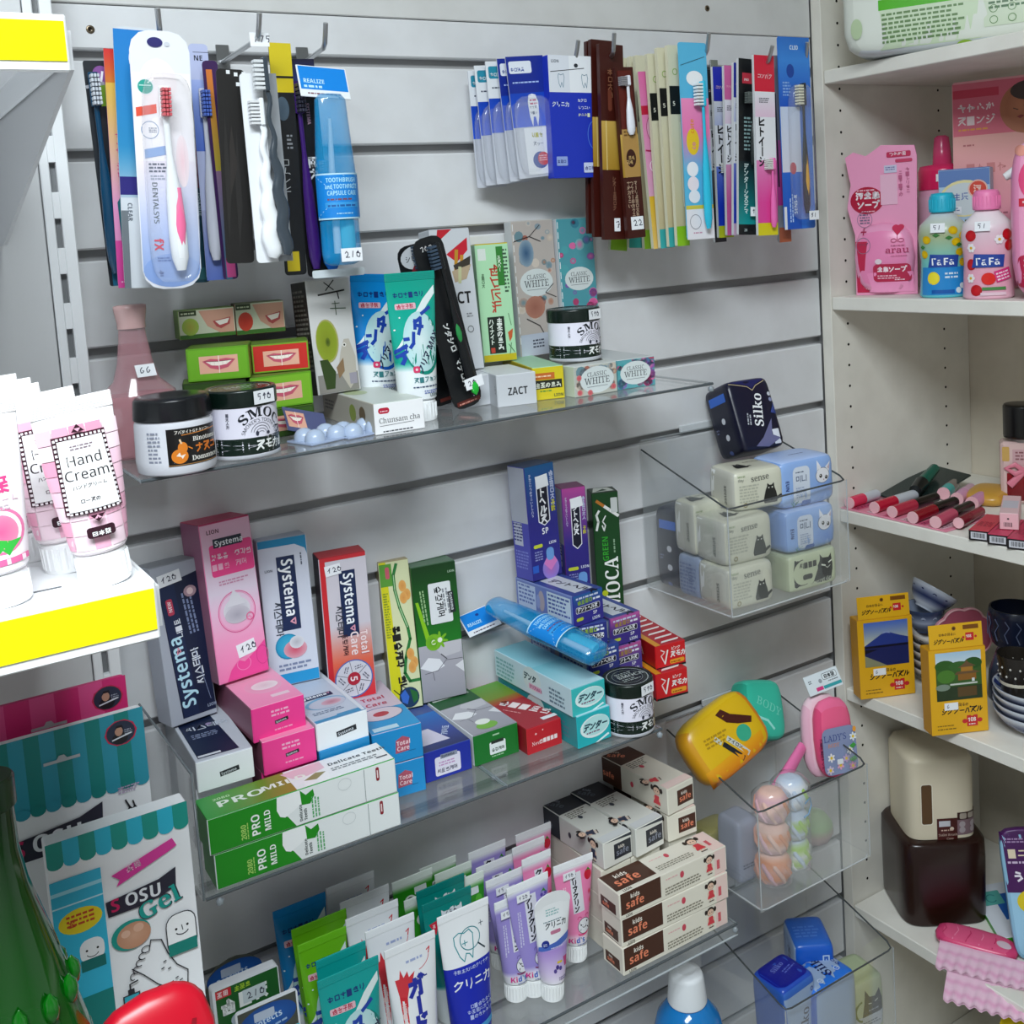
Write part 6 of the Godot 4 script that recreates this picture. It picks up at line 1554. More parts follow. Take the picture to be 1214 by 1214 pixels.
	# green pair
	var sum := func(p: Pt, x: float, y: float, w: float, h: float) -> void:
		p.grad(x, y, w, h, "9a98a2", "b4b2ba"); p.poly([x, y + h * .62, x + w * .2, y + h * .78, x + w * .46, y + h * .72, x + w * .56, y + h * .58, x + w * .3, y + h * .5], "e8e8ec"); p.poly([x + w * .8, y + h * .55, x + w, y + h * .62, x + w, y + h * .4], "dcdce0"); p.poly([x + w * .4, y + h * .9, x + w * .55, y + h * .74, x + w * .95, y + h * .78, x + w, y + h, x + w * .5, y + h], "c4c2c8"); p.line([x + w * .1, y + h * .5, x + w * .4, y + h * .52, x + w * .6, y + h * .68, x + w * .98, y + h * .66], .8, "6a6870"); p.line([x + w * .5, y + h * .8, x + w * .62, y + h * .7], 1.4, "5a5860"); p.line([x + w * .28, y + h * .5, x + w * .3, y + h * .36], .8, "6a6870")
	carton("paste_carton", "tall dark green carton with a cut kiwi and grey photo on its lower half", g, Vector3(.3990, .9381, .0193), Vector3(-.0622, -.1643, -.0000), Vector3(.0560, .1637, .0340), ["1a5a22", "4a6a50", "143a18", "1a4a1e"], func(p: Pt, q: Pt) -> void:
		p.face("f")
		var h := p.h
		p.grad(.8, h * .4, p.w - 1.6, h * .595, "1f7a24", "143c18"); p.poly([2, h * .74, p.w * .1, h * .74, p.w * .3, h * .45, p.w * .2, h * .45], "8ac420"); sum.call(p, .8, .8, p.w - 1.6, h * .41); p.ell(p.w * .36, h * .43, 10, 10, "5a9a1c", 20, "7ab82a"); p.ell(p.w * .36, h * .43, 3, 3, "e0ecc8")
		for i in 7: p.at(p.w * .5, h * .44, i * 51); p.poly([-2, 0, 2, 0, 1.4, 9, 0, 11, -1.4, 9], "7ab82a")
		p.at(0, 0); p.ell(p.w * .5, h * .44, 3, 3, "f0f4e4")
		p.rr(p.w * .34, h * .56, p.w * .5, h * .3, 2, "e4e6e8"); p.at(p.w * .46, h * .83, -86); p.jp("숨결케어", 0, 0, 9.6, "22262a", .13); p.fine(4, 14, 34, 2, 4, "8a8e94"); p.at(p.w * .76, h * .78, -86); p.rect(0, 0, 26, 7, "22262c"); p.txt("Systema", 1.5, 1.6, 3.8, "d0d4d8", 1); p.at(0, 0); p.txt("LION", p.w * .8, h * .92, 2.6, "a8c4a8", 1); p.at(p.w * .2, h * .82, -86); p.fine(0, 0, 44, 2, 3.4, "9ac08a"); p.at(0, 0)
	, "t")
	carton("paste_carton", "green ended carton lying with a grey photo on top, beside the red carton", g, Vector3(.4037, .9020, .0773), Vector3(-.0000, -.0183, .0000), Vector3(.0574, .0356, .1300), ["17702a", "8a8890", "e4e8ea", "14501e"], func(p: Pt, q: Pt) -> void:
		q.face("f"); q.rr(q.w * .34, q.h * .22, q.w * .36, q.h * .4, 1.6, "e6ecec"); q.rect(q.w * .38, q.h * .56, q.w * .28, q.h * .1, "2a302c"); q.jp("숨결케어", q.w * .385, q.h * .3, 4.2, "2a4a30", .15); q.rect(q.w * .42, q.h * .82, q.w * .15, 1.6, "a8d0a8"); q.fine(q.w * .38, q.h * .14, 16, 1, 2.4, "a8d0a8")
		p.face("t"); sum.call(p, .8, 2, p.w - 1.6, p.h * .62); p.rect(.8, p.h * .64, p.w - 1.6, p.h * .35, "2a5a34"); p.ell(p.w * .46, p.h * .12, 13, 9, "7ab04a", 18); p.ell(p.w * .46, p.h * .2, 9, 7, "e8ece4"); p.rect(p.w * .08, p.h * .82, p.w * .84, p.h * .14, "cfd4d0"); p.jp("숨결케어", p.w * .16, p.h * .84, 9, "30343a", .15)
	)
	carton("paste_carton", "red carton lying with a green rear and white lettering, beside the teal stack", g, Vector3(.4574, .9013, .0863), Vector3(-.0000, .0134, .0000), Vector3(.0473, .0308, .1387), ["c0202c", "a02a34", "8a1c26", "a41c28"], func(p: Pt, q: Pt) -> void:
		q.face("f"); q.txt("New", q.w * .12, q.h * .3, 4.2, "f2d4d4", 3); q.jp("한데일부음", q.w * .34, q.h * .3, 5.2, "f2dcdc", .15); q.ell(q.w * .25, q.h * .72, 1.2, 1.2, "f4c0c0"); q.ell(q.w * .45, q.h * .8, .9, .9, "f4c0c0")
		p.face("t"); p.grad(.6, p.h * .66, p.w - 1.2, p.h * .33, "7a8a2c", "5a9a3a"); p.grad(.6, p.h * .55, p.w - 1.2, p.h * .12, "b03a2c", "8a7a2c"); p.at(p.w * .2, p.h * .56, -62); p.jp("숨하루트한", 0, 0, 14, "f0dede", .16); p.at(p.w * .14, p.h * .44, -62); p.fine(0, 0, 30, 1, 3, "e0a0a0"); p.at(0, 0); p.rect(p.w * .6, p.h * .06, 20, 7, "dfe0e4")
	)
	# teal stack
	for i in 2:
		var tq := [Vector3(.5080, .9020, .0981), Vector3(-.0000, .0274, .0000), Vector3(.0476, .0380, .1650)] if i == 0 else [Vector3(.5057, .9386, .0958), Vector3(-.0000, .0300, .0000), Vector3(.0473, .0334, .1621)]
		carton("paste_carton", "teal carton lying with katakana on its end, %s" % ("lower of the two at the tray edge" if i == 0 else "upper of the two under the capsule case"), g, tq[0], tq[1], tq[2], ["22b0b8" if i == 0 else "38b8b8", "8ac8d4", "2a8a90" if i == 0 else "c0dce4", "1a8a90"], func(p: Pt, q: Pt) -> void:
			q.face("f"); q.ell(q.w * .52, q.h * .54, q.w * .44, q.h * .34, "e4f4f4", 24); q.ell(q.w * .55, q.h * .56, q.w * .4, q.h * .29, "b8e4e4", 24); q.jp("デンター", q.w * .16, q.h * .44, q.w * .185, "1f4a5a", .2, false, .3); q.fine(q.w * .26, q.h * .36, q.w * .42, 1, 3, "7a4a6a"); q.poly([q.w * .5, q.h * .02, q.w * .9, q.h * .2, q.w * .94, q.h * .14, q.w * .6, q.h * .01], "dff4f4")
			p.face("l"); p.ell(p.w * .5, p.h * .6, 19, 15, "c9dcdc", 20); p.jp("デンタ", p.w * .4, p.h * .5, 9, "2a4a54", .18); p.rect(p.w * .46, p.h * .24, 26, 6.4, "d4a8c0"); p.jp("クリアMAX", p.w * .47, p.h * .26, 4.6, "8a2a5a", .15); p.fine(p.w * .72, p.h * .6, 30, 4, 5, "5a7a8a"); p.fine(4, p.h * .7, 40, 5, 5, "7ab0b4", 5)
			p.face("t"); p.grad(.8, .8, p.w - 1.6, p.h * .5, "b8dce4", "7ac0cc")
		)
	# red cigarette powder cartons
	for i in 2:
		var rq := [Vector3(.6656, .9020, .0755), Vector3(-.0000, -.1366, .0000), Vector3(.0461, .0345, .1391)] if i == 0 else [Vector3(.6744, .9348, .0697), Vector3(-.0000, -.1366, -.0000), Vector3(.0439, .0314, .1275)]
		carton("powder_carton", "red carton with a white smoke trail, %s" % ("lower of the two at right of the tins" if i == 0 else "upper of the two, striped on top"), "red tooth powder cartons", rq[0], rq[1], rq[2], ["cc1c22", "b02a34", "a81a20", "a0181e"], func(p: Pt, q: Pt) -> void:
			q.face("f"); q.rect(.5, .5, q.w - 1, 2.6, "17181a"); q.line([q.w * .3, q.h * .22, q.w * .4, q.h * .74], 2, "f0eee8"); q.line([q.w * .28, q.h * .26, q.w * .18, q.h * .56, q.w * .24, q.h * .62, q.w * .3, q.h * .7, q.w * .18, q.h * .8], 1.4, "f0d8d4"); q.jp("ピンク", q.w * .52, q.h * .7, 4.6, "f4e4e0", .15); q.jp("スモカ", q.w * .48, q.h * .42, 7.6, "f8f0ec", .2, false, .15); q.rr(q.w * .46, q.h * .16, q.w * .48, q.h * .17, 2, "e89a2a"); q.fine(q.w * .5, q.h * .2, q.w * .4, 1, 3, "8a4a10")
			p.face("t"); p.rect(.5, .5, 8, p.h - 1, "d8922a")
			for k in 8: p.at(12, 6 + k * p.h / 8.4, 0); p.poly([0, 0, 26, 2, 30, 7, 4, 5], "ece4e0")
			p.at(0, 0); p.face("l"); p.rect(.5, .5, p.w - 1, 3, "17181a"); p.txt("SMOCA", p.w * .4, p.h * .4, 9, "e0c4b8", 2)
		)
	# purple stack
	var pend := func(top: String, base: String, hi: String) -> Callable:
		return func(p: Pt, q: Pt) -> void:
			q.face("f"); q.grad(.6, q.h * .5, q.w - 1.2, q.h * .48, base, top); q.grad(.6, .6, q.w - 1.2, q.h * .5, base, base); q.fine(q.w * .1, q.h * .84, q.w * .76, 1, 4.4, "c4cce4"); q.jp("歯生用口", q.w * .14, q.h * .66, 6, hi, .18); q.fine(q.w * .66, q.h * .7, q.w * .24, 1, 5, "e4e8f4"); q.rr(q.w * .08, q.h * .4, q.w * .8, q.h * .2, 2, "e4e4ec"); q.rr(q.w * .09, q.h * .415, q.w * .78, q.h * .17, 1.8, "17182c"); q.jp("デントヘルス", q.w * .13, q.h * .43, 5.4, "f0f0f4", .17); q.txt("SP", q.w * .64, q.h * .24, 4, "e4e4ee", 1); q.txt("LION", q.w * .6, q.h * .07, 3.6, "dfe4f0", 1); q.rr(q.w * .08, q.h * .16, 11, 4, 2, "b8c43a")
			p.face("l"); p.rect(2, 2, p.w - 4, p.h - 4, "6a78b0"); p.rect(4, 4, p.w * .32, p.h - 8, "b4c0d8"); p.fine(6, p.h - 8, p.w * .28, 5, 5, "5a6aa0"); p.rect(p.w * .56, 4, p.w * .4, p.h - 8, "c4d0d8"); p.fine(p.w * .58, p.h - 9, p.w * .36, 5, 5, "4a5890"); p.ell(p.w * .46, p.h * .5, 6, 13, "a89aa0", 16); p.ell(p.w * .4, p.h * .45, 4, 9, "8a94c0", 14)
			p.face("t"); p.rect(1, 1, p.w - 2, p.h - 2, "3a4a8c"); p.rect(p.w * .22, 8, p.w * .6, p.h * .6, "c4c8d0"); p.at(p.w * .3, p.h * .58, -80); p.jp("デントヘルス", 0, 0, 12, "1c1c30", .18); p.at(0, 0)
	var gp := "purple gum-care toothpaste cartons"
	carton("paste_carton", "royal purple carton third from the top of the purple stack, behind the front tin", gp, Vector3(.5633, .9517, .0699), Vector3(-.0000, .0144, .0000), Vector3(.0460, .0370, .1250), ["28348c", "3a4a8c", "4a58a0", "28346c"], pend.call("2a4a94", "28307c", "9ab83a"))
	fill_below([Vector3(.5633, .9517, .0699), Vector3(-.0000, .0144, .0000), Vector3(.0460, .0370, .1250)], gp, "royal purple carton at the bottom of the purple stack", ["28348c", "3a4a8c", "4a58a0"])
	carton("paste_carton", "royal purple carton second from the top of the stack, its end print reversed", gp, Vector3(.5599, .9892, .0699), Vector3(-.0000, -.2018, .0000), Vector3(.0419, .0319, .1300), ["28348c", "3a4a8c", "9aa8cc", "28346c"], pend.call("28307c", "28307c", "9ab83a"))
	carton("paste_carton", "blue and purple carton on top of the lying purple stack, under the upright one", gp, Vector3(.5418, 1.0215, .0754), Vector3(-.0000, .0952, -.0000), Vector3(.0470, .0381, .1103), ["28348c", "3a4a8c", "7a88bc", "28346c"], pend.call("1f5c98", "302a88", "8ab03a"))
	carton("paste_carton", "pink topped purple carton, upper of the two right of the purple stack", gp, Vector3(.6081, .9777, .0626), Vector3(-.0000, -.0053, .0000), Vector3(.0463, .0360, .1150), ["6a3a90", "a0588c", "4a3a7c", "54306c"], pend.call("c0589c", "3a2a80", "a88a3a"))
	carton("paste_carton", "pink topped purple carton, lower of the two right of the purple stack", gp, Vector3(.6072, .9402, .0648), Vector3(-.0000, -.0203, -.0000), Vector3(.0450, .0370, .1150), ["6a3a90", "a0588c", "4a3a7c", "54306c"], pend.call("b8508c", "4a3a88", "a88a3a"))
	fill_below([Vector3(.6072, .9402, .0648), Vector3(-.0000, -.0203, -.0000), Vector3(.0450, .0370, .1150)], gp, "pink topped purple carton hidden at the bottom of its stack", ["6a3a90", "a0588c", "4a3a7c"])
	var pup := func(top: String, bot: String, sp: String) -> Callable:
		return func(p: Pt, q: Pt) -> void:
			p.face("f")
			var h := p.h
			p.grad(.6, h * .5, p.w - 1.2, h * .495, bot, top); p.rect(.6, .6, p.w - 1.2, h * .5, bot)
			p.poly([p.w * .34, h * .9, p.w * .74, h * .9, p.w * .74, h * .5, p.w * .54, h * .46, p.w * .34, h * .5], "e8e8f0"); p.poly([p.w * .37, h * .89, p.w * .71, h * .89, p.w * .71, h * .505, p.w * .54, h * .47, p.w * .37, h * .505], "14162a"); p.jp("ントヘルス", p.w * .42, h * .79, p.w * .24, "f4f4f8", .18, true); p.jp("歯生用口大人", p.w * .8, h * .88, p.w * .16, "c4cce8", .16, true); p.jp("予防", p.w * .8, h * .62, p.w * .16, "c8c43a", .18, true); p.jp("テカニりつのマこいトしハう", p.w * .12, h * .9, p.w * .09, "d4d8ec", .13, true)
			p.txt(sp, p.w * .42, h * .39, p.w * .16, "e8e8f0", 1, .9); p.txt("LION", p.w * .62, h * .29, 3.4, "dce0f0", 1); p.rr(p.w * .1, h * .28, 14, 4.4, 2, "c4cc3a"); p.fine(p.w * .12, h * .24, 12, 4, 3.2, "8a90c4")
			p.ell(p.w * .62, h * .08, 13, 14, "b06ab4", 22, "8a7ad0"); p.poly([p.w * .4, h * .13, p.w * .62, h * .06, p.w * .86, h * .13, p.w * .72, h * .2, p.w * .54, h * .2], "d47ac0"); p.rr(p.w * .5, h * .15, 12, 16, 5, "6a9ad8"); p.rect(.6, h * .07, 9, 9, "2c5cc0")
			p.face("l"); p.rect(1, p.h * .5, p.w - 2, p.h * .49, "a8acb8"); p.rect(1, 1, p.w - 2, p.h * .5, "4a4aa8"); p.rect(p.w * .1, p.h * .3, p.w * .5, p.h * .2, "b8bccc"); p.fine(p.w * .1, p.h * .48, p.w * .5, 6, 4, "30346c"); p.fine(4, p.h * .24, p.w - 8, 6, 4, "7a80c8")
	carton("paste_carton", "tall blue to purple carton standing on the purple stack", gp, Vector3(.5388, 1.0602, .0394), Vector3(-.0354, .0871, .0000), Vector3(.0462, .1423, .0345), ["302c84", "3a4a6a", "5a5aa4", "282c70"], pup.call("1c5a90", "2c2a80", "SP"), "t")
	sticker(get_child(-1), Vector3(.002, .121, .0182), .019, .0155, Vector3(0, 0, .1), "")
	carton("paste_carton", "tall pink to purple carton standing right of the tallest purple one", gp, Vector3(.5977, 1.0142, .0299), Vector3(.0034, -.2439, -.0000), Vector3(.0326, .1494, .0290), ["5a348c", "7a4a6a", "a04a84", "40286c"], pup.call("b84a98", "30287c", ""), "t")
	var pq := [Vector3(.5977, 1.0142, .0299), Vector3(.0034, -.2439, -.0000), Vector3(.0326, .1494, .0290)]
	sticker(get_child(-1), Vector3(.003, pq[2].y - .02, pq[2].z / 2 + .0004), .016, .013, Vector3(0, 0, .15), "")
	carton("powder_carton", "tall dark green carton with a drawn cigarette and large white upright letters", "", Vector3(.6552, .9680, .0220), Vector3(-.0058, -.3959, .0000), Vector3(.0352, .1772, .0275), ["12421c", "28382a", "0c2a12", "0e3014"], func(p: Pt, q: Pt) -> void:
		p.face("f")
		var h := p.h
		p.at(p.w * .12, h * .93, -38); p.rect(0, 0, 13, 4, "b8722a"); p.rect(13, 0, 24, 4, "e8e8e4"); p.line([22, .4, 22, 3.6], .4, "8a8a84"); p.at(0, 0)
		p.line([p.w * .12, h * .72, p.w * .2, h * .78, p.w * .14, h * .83, p.w * .24, h * .86], 3, "e4e6e2"); p.line([p.w * .34, h * .75, p.w * .4, h * .71, p.w * .46, h * .75, p.w * .36, h * .78, p.w * .48, h * .82], 1.6, "e4e6e2"); p.rr(p.w * .7, h * .84, 9, 20, 1, "c9ccca")
		p.at(p.w * .52, h * .48, 90); p.txt("GREEN", 0, 0, p.w * .22, "2f9a2c", 1, .95); p.at(p.w * .86, h * .04, 90); p.txt("SMOCA", 0, 0, p.w * .52, "f0f2ee", 2, .86); p.at(p.w * .78, h * .54, 90); p.fine(0, 0, 24, 1, 4, "8aa88a"); p.at(0, 0); p.ell(p.w * .3, h * .24, 4, 4, "b8c42a")
		q.face("t"); q.poly([2, 2, q.w - 4, 4, q.w - 8, q.h - 4, 8, q.h - 3], "c4c8c0"); q.poly([6, 4, q.w - 12, 8, q.w - 16, q.h - 10], "1c3a20")
	, "t")
	tin("black and white powder tin on the middle tray, beside the red powder cartons", Vector3(.5652, .9025, .1747), .0295, .063, -.05, "590")
	# the second capsule case lies on the teal cartons in its clear bag
	var c := thing("capsule_case_bag", "aqua capsule tooth brush case lying on the teal cartons with its blue header at left", "case", Vector3(.499, .9755, .098), Vector3(0, 0, 0), "aqua capsule cases in clear bags")
	var inner := Node3D.new()
	inner.name = "capsule_case"
	c.add_child(inner, true)
	inner.position = Vector3(.022, .018, .085); inner.rotation = Vector3(-1.38, -.06, .34)
	capsule(inner, .0, .0, .168)
	var hd := P()
	hd.S = Vector3(.05, .03, .0012)
	hd.box(Vector3(0, .015, 0), hd.S, Color("e8ecf0"), .0003)
	hd.face("f")
	hd.rect(1.5, 7, 47, 22, "1183dc"); hd.txt("REALIZE", 5, 12, 4, "bfe6f6", 1); hd.fine(8, 2.6, 34, 1, 3, "6a5a6a"); hd.ell(25, 23, 2.6, 1.6, "1a3a8a")
	var ho := part("header_card", hd, M.card, c)
	ho.position = Vector3(-.035, .028, -.072); ho.rotation = Vector3(-.75, .05, .1)

# carton copies that carry the bottom of a stack
func fill_below(q: Array, g: String, label: String, cols: Array) -> void:
	var gap: float = q[0].y - .9025
	var n := int(round(gap / .036))
	if n < 1: return
	var h := gap / n - .0004
	for i in n:
		carton("paste_carton", label if i == 0 else label.replace("bottom", "middle"), g, Vector3(q[0].x, .9025 + i * gap / n, q[0].z - .004), Vector3(0, q[1].y, 0), Vector3(q[2].x, h, q[2].z - .012), cols.duplicate())
func kids_tube(label: String, tt: Array, purple: bool, price := "") -> void:
	var bg := "9a8cd0" if purple else "ee86b4"
	var fr := "5a4aa4" if purple else "d0203a"
	var o := {"cap": "f2f4f4", "cr": .0135, "r": .0145, "ch": .021, "bands": [[.0, "e8eaec"], [.09, "e6e2ee" if purple else "f0d8e4"], [.16, bg], [.93, bg], [1.0, "eef0f4"]], "crimp": "f0f2f4", "art": func(p: Pt) -> void:
		var h := p.h
		var w := p.w
		p.rect(-w * .12, h * .42, w * .28, h * .5, "e9eaf2"); p.jp("クリアクリン", -w * .08, h * .83, h * .083, "20242c", .2, true)
		p.at(-w * .26, h * .78, -90); p.fine(0, 0, h * .4, 2, 2.6, "d4d0ee" if purple else "f8d0e0"); p.at(0, 0)
		for q in ([[.3, .86], [.36, .83], [.27, .81], [.34, .78], [.4, .87], [.3, .74]] if purple else [[.34, .84]]): p.ell(w * q[0], h * q[1], 2.0 if purple else 5.6, 2.2 if purple else 6.4, fr, 14)
		p.poly([w * .28, h * .885, w * .36, h * .93, w * .42, h * .88, w * .34, h * .9], "3a8a3a")
		p.ell(w * .36, h * .5, 4, 5, fr, 12, bg); p.ell(w * .34, h * .62, 3, 4, fr, 12, bg)
		p.ell(w * .1, h * .24, 9.6, 9, "2c2c3a", 22); p.ell(w * .1, h * .24, 9.0, 8.4, "eef0f4", 22); p.ell(w * .02, h * .26, .9, 1.2, "222230", 10); p.ell(w * .18, h * .28, .9, 1.2, "222230", 10); p.ring(w * .1, h * .25, 3.6, 3.2, .7, "222230", 200, 340); p.ring(w * .0, h * .345, 3, 2.4, .7, "7a6ab0" if purple else "d83a80", 0, 200); p.ring(w * .2, h * .35, 3, 2.4, .7, "7a6ab0" if purple else "d83a80", -20, 180); p.ring(w * .06, h * .165, 8, 3, 1.6, "8a3a6a" if purple else "e83a7a", 180, 330)
		var cs := ["d83a90", "e0408a", "3a62c4", "2a9aa8", "3a7ac4"]
		var x := -w * .26
		var i := 0
		for ch in "Kid's":
			x += p.txt(ch, x, h * .055, 6.0, cs[i], 1); i += 1
		p.fine(-w * .1, h * .025, 14, 1, 1.8, "5a62a4")
	}
	if price: o["price"] = [-.009, .018, price]
	paste_tube(label, "children's fruit toothpaste tubes on the lower tray", tt[0], tt[1], tt[2], tt[3], o)

func hello_tube(label: String, tt: Array, yaw := .0) -> void:
	paste_tube(label, "white and red toothpaste tubes on the lower left tray", tt[0], tt[1], tt[2], tt[3], {"yaw": yaw, "cap": "f0f2f4", "bands": [[.0, "e6e8ec"], [1.0, "e9ebef"]], "crimp": "e9ebee", "art": func(p: Pt) -> void:
		var h := p.h
		var w := p.w
		p.poly([-w * .36, 2, -w * .24, 2, -w * .17, h * .66, -w * .31, h * .68], "d42c38"); p.poly([-w * .36, h * .8, -w * .28, h * .8, -w * .25, h * .87, -w * .2, h * .8, -w * .12, h * .84, -w * .1, h * .79, w * .02, h * .82, -w * .04, h * .75, -w * .12, h * .71, -w * .17, h * .64, -w * .31, h * .66], "d83a44")
		p.ring(w * .06, h * .92, w * .28, h * .11, .7, "d8404a", -80, -10); p.line([w * .3, h * .94, w * .36, h * .955, w * .33, h * .91], 1.2, "d42c38"); p.fine(-w * .12, h * .9, w * .32, 1, 5, "a8b4dc")
		p.jp("ガードハロ", -w * .14, h * .62, h * .15, "2a36a4", .24, true); p.jp("薬用ポンプ歯磨", -w * .29, h * .56, 5.2, "f4d4d4", .14, true); p.fine(w * .02, h * .745, 14, 1, 3, "3a4a9a")
		p.fine(-w * .1, h * .06, w * .4, 2, 3, "8a94b0")
	})

func lower_shelf() -> void:
	# children's tubes
	kids_tube("purple grape tube with cartoon tooth, nearest of the purple children's tubes", [Vector3(.4184, .5970, .1189), -.0237, .1225, .0478], true, "450")
	kids_tube("purple grape tube just behind the nearest purple children's tube, white seal raised", [Vector3(.4401, .5970, .1250), -.0000, .1388, .0576], true, "420")
	kids_tube("purple grape tube third in its row with a pale price patch", [Vector3(.4327, .5970, .0900), -.0000, .1333, .0581], true, "45")
	kids_tube("purple grape tube fourth in its row behind the white sealed ones", [Vector3(.4350, .5970, .0600), -.0000, .1339, .0540], true)
	kids_tube("purple grape tube furthest back of its row against the wall", [Vector3(.4424, .5970, .0280), -.0000, .1351, .0539], true)
	kids_tube("pink strawberry tube with cartoon tooth, nearest of the pink ones beside the cream cartons", [Vector3(.5146, .5970, .1044), -.0372, .1249, .0585], false, "450")
	kids_tube("pink strawberry tube with a pale price patch, behind the round topped tube", [Vector3(.4727, .5970, .0950), -.0000, .1443, .0416], false, "")
	kids_tube("pink strawberry tube third in its row, price patch half covered", [Vector3(.4807, .5970, .0650), -.0000, .1434, .0472], false, "")
	kids_tube("pink strawberry tube furthest back of its row against the wall", [Vector3(.5101, .5970, .0300), -.0000, .1351, .0537], false)
	paste_tube("white and lilac round topped tube with small black kana, between purple and pink tubes", "", Vector3(.4522, .5970, .1445), -.0741, .1209, .0508, {"cap": "f2f4f4", "cr": .0135, "r": .0148, "ch": .021, "round": true, "bands": [[.0, "ece8f2"], [.12, "d8c8e8"], [.42, "a88ad0"], [.46, "b4a8dc"], [.5, "e9ebef"], [1.0, "eef0f2"]], "crimp": "eceef0", "art": func(p: Pt) -> void:
		var h := p.h
		var w := p.w
		p.fine(-w * .2, h * .93, w * .36, 3, 3, "9ac4c4"); p.jp("クリニカ", -w * .24, h * .7, w * .15, "2a3038", .14); p.rr(-w * .12, h * .63, w * .28, h * .045, 1.6, "c87a98"); p.fine(-w * .28, h * .79, w * .5, 1, 2, "5a7a84")
		p.poly([-w * .4, h * .5, 0, h * .53, w * .4, h * .6, w * .4, h * .51, 0, h * .46, -w * .4, h * .44], "4a6ac0"); p.ell(-w * .26, h * .53, 4.6, 4.4, "24348c", 16); p.fine(-w * .31, h * .525, 4.6, 2, 1.8, "c4cce8"); p.fine(-w * .14, h * .46, w * .4, 1, 2, "e4d8f4")
		p.ell(-w * .02, h * .22, 2.2, 2.6, "4a3a84", 12); p.ell(w * .06, h * .2, 2.2, 2.4, "5a4a94", 12); p.ell(-w * .08, h * .18, 2.0, 2.4, "5a4a94", 12); p.poly([w * .16, h * .32, w * .28, h * .32, w * .26, h * .2, w * .18, h * .2], "c43a78"); p.rect(-w * .02, h * .265, 7, 2.4, "e0c43a"); p.fine(0, h * .08, w * .3, 2, 2.2, "7a6a9a")
	})
	# the crowd at lower left
	var g := "toothpaste tubes crowding the lower left tray"
	hello_tube("white and red toothpaste tube with blue katakana, nearest of the five", [Vector3(.2655, .5970, .1700), -.0000, .1605, .0595])
	hello_tube("white and red toothpaste tube second of the five, blue lettering starting", [Vector3(.2575, .5970, .1400), -.0000, .1686, .0578])
	hello_tube("white and red toothpaste tube third of the five from the front", [Vector3(.2514, .5970, .1080), -.0000, .1692, .0628])
	hello_tube("white and red toothpaste tube fourth of the five from the front", [Vector3(.2571, .5970, .0760), -.0000, .1694, .0596])
	hello_tube("white and red toothpaste tube furthest back of the five, below the long white carton", [Vector3(.2535, .5970, .0450), -.0000, .1720, .0591])
	var n := 0
	var labs := ["deep teal toothpaste tube with slanting katakana, nearest at the bottom edge", "deep teal toothpaste tube just behind its twin at the bottom edge", "lime green toothpaste tube with a white swoosh, front one of two", "lime green toothpaste tube behind its twin, left of the red flame tubes", "blue toothpaste tube with a white swoosh behind the lime green ones"]
	for q in [[Vector3(.1935, .5970, .1750), -.0000, .1634, .0668, "169a96", "0f7a74"], [Vector3(.1966, .5970, .1500), -.0000, .1669, .0554, "169a96", "0f7a74"], [Vector3(.1883, .5970, .1200), -.0000, .1708, .0548, "6ab420", "3a7a1c"], [Vector3(.1965, .5970, .0920), -.0000, .1715, .0630, "6ab420", "3a7a1c"], [Vector3(.1871, .5970, .0600), -.0000, .1787, .0610, "1c7ab8", "1c3a90"]]:
		var qq: Array = q
		paste_tube(labs[n], g, q[0], q[1], q[2], q[3], {"cap": "eef1f3", "bands": [[.0, "e6ebee"], [.24, "e4ebee"], [.32, q[4]], [1.0, q[4]]], "crimp": q[4], "art": func(p: Pt) -> void: dentor(p, qq[4], qq[5], true)})
		n += 1
	labs = ["leaf green tube with white seal and round emblem, furthest left of the green ones", "leaf green tube with white seal highest at the back of the green ones", "leaf green tube with white seal and pale price patch, right rear", "leaf green tube with a broad white seal, behind the teal one with a red triangle", "leaf green tube with white seal and a price patch, nearest right of the green ones"]
	n = 0
	for q in [[Vector3(.3259, .5970, .0550), -.0000, .1543, .0528], [Vector3(.3723, .5970, .0300), -.0000, .1413, .0499], [Vector3(.3775, .5970, .0600), -.0000, .1466, .0498], [Vector3(.3257, .5970, .0850), -.0000, .1473, .0515], [Vector3(.3748, .5970, .0950), -.0000, .1522, .0490]]:
		paste_tube(labs[n], g, q[0], q[1], q[2], q[3], {"cap": "f0f2f2", "cr": .0135, "r": .0145, "bands": [[.0, "e4eae4"], [.1, "d4e4d0"], [.16, "3f9a34"], [.94, "2f8a24"], [1.0, "e4ece4"]], "crimp": "dfe8e0", "art": func(p: Pt) -> void:
			var h := p.h
			p.ell(-p.w * .1, h * .84, 7.4, 6.6, "e6ece6", 18); p.ring(-p.w * .1, h * .84, 4.6, 4.4, 1.3, "1f2a22", 20, 330); p.rect(-p.w * .12, h * .45, p.w * .26, h * .3, "e6ece8"); p.jp("クリアクリ", -p.w * .08, h * .7, h * .08, "20282a", .2, true); p.ell(p.w * .3, h * .82, 4.6, 6, "5ab43a", 14); p.rr(p.w * .02, h * .88, p.w * .3, h * .07, 1, "dfe6e8")
		})
		n += 1
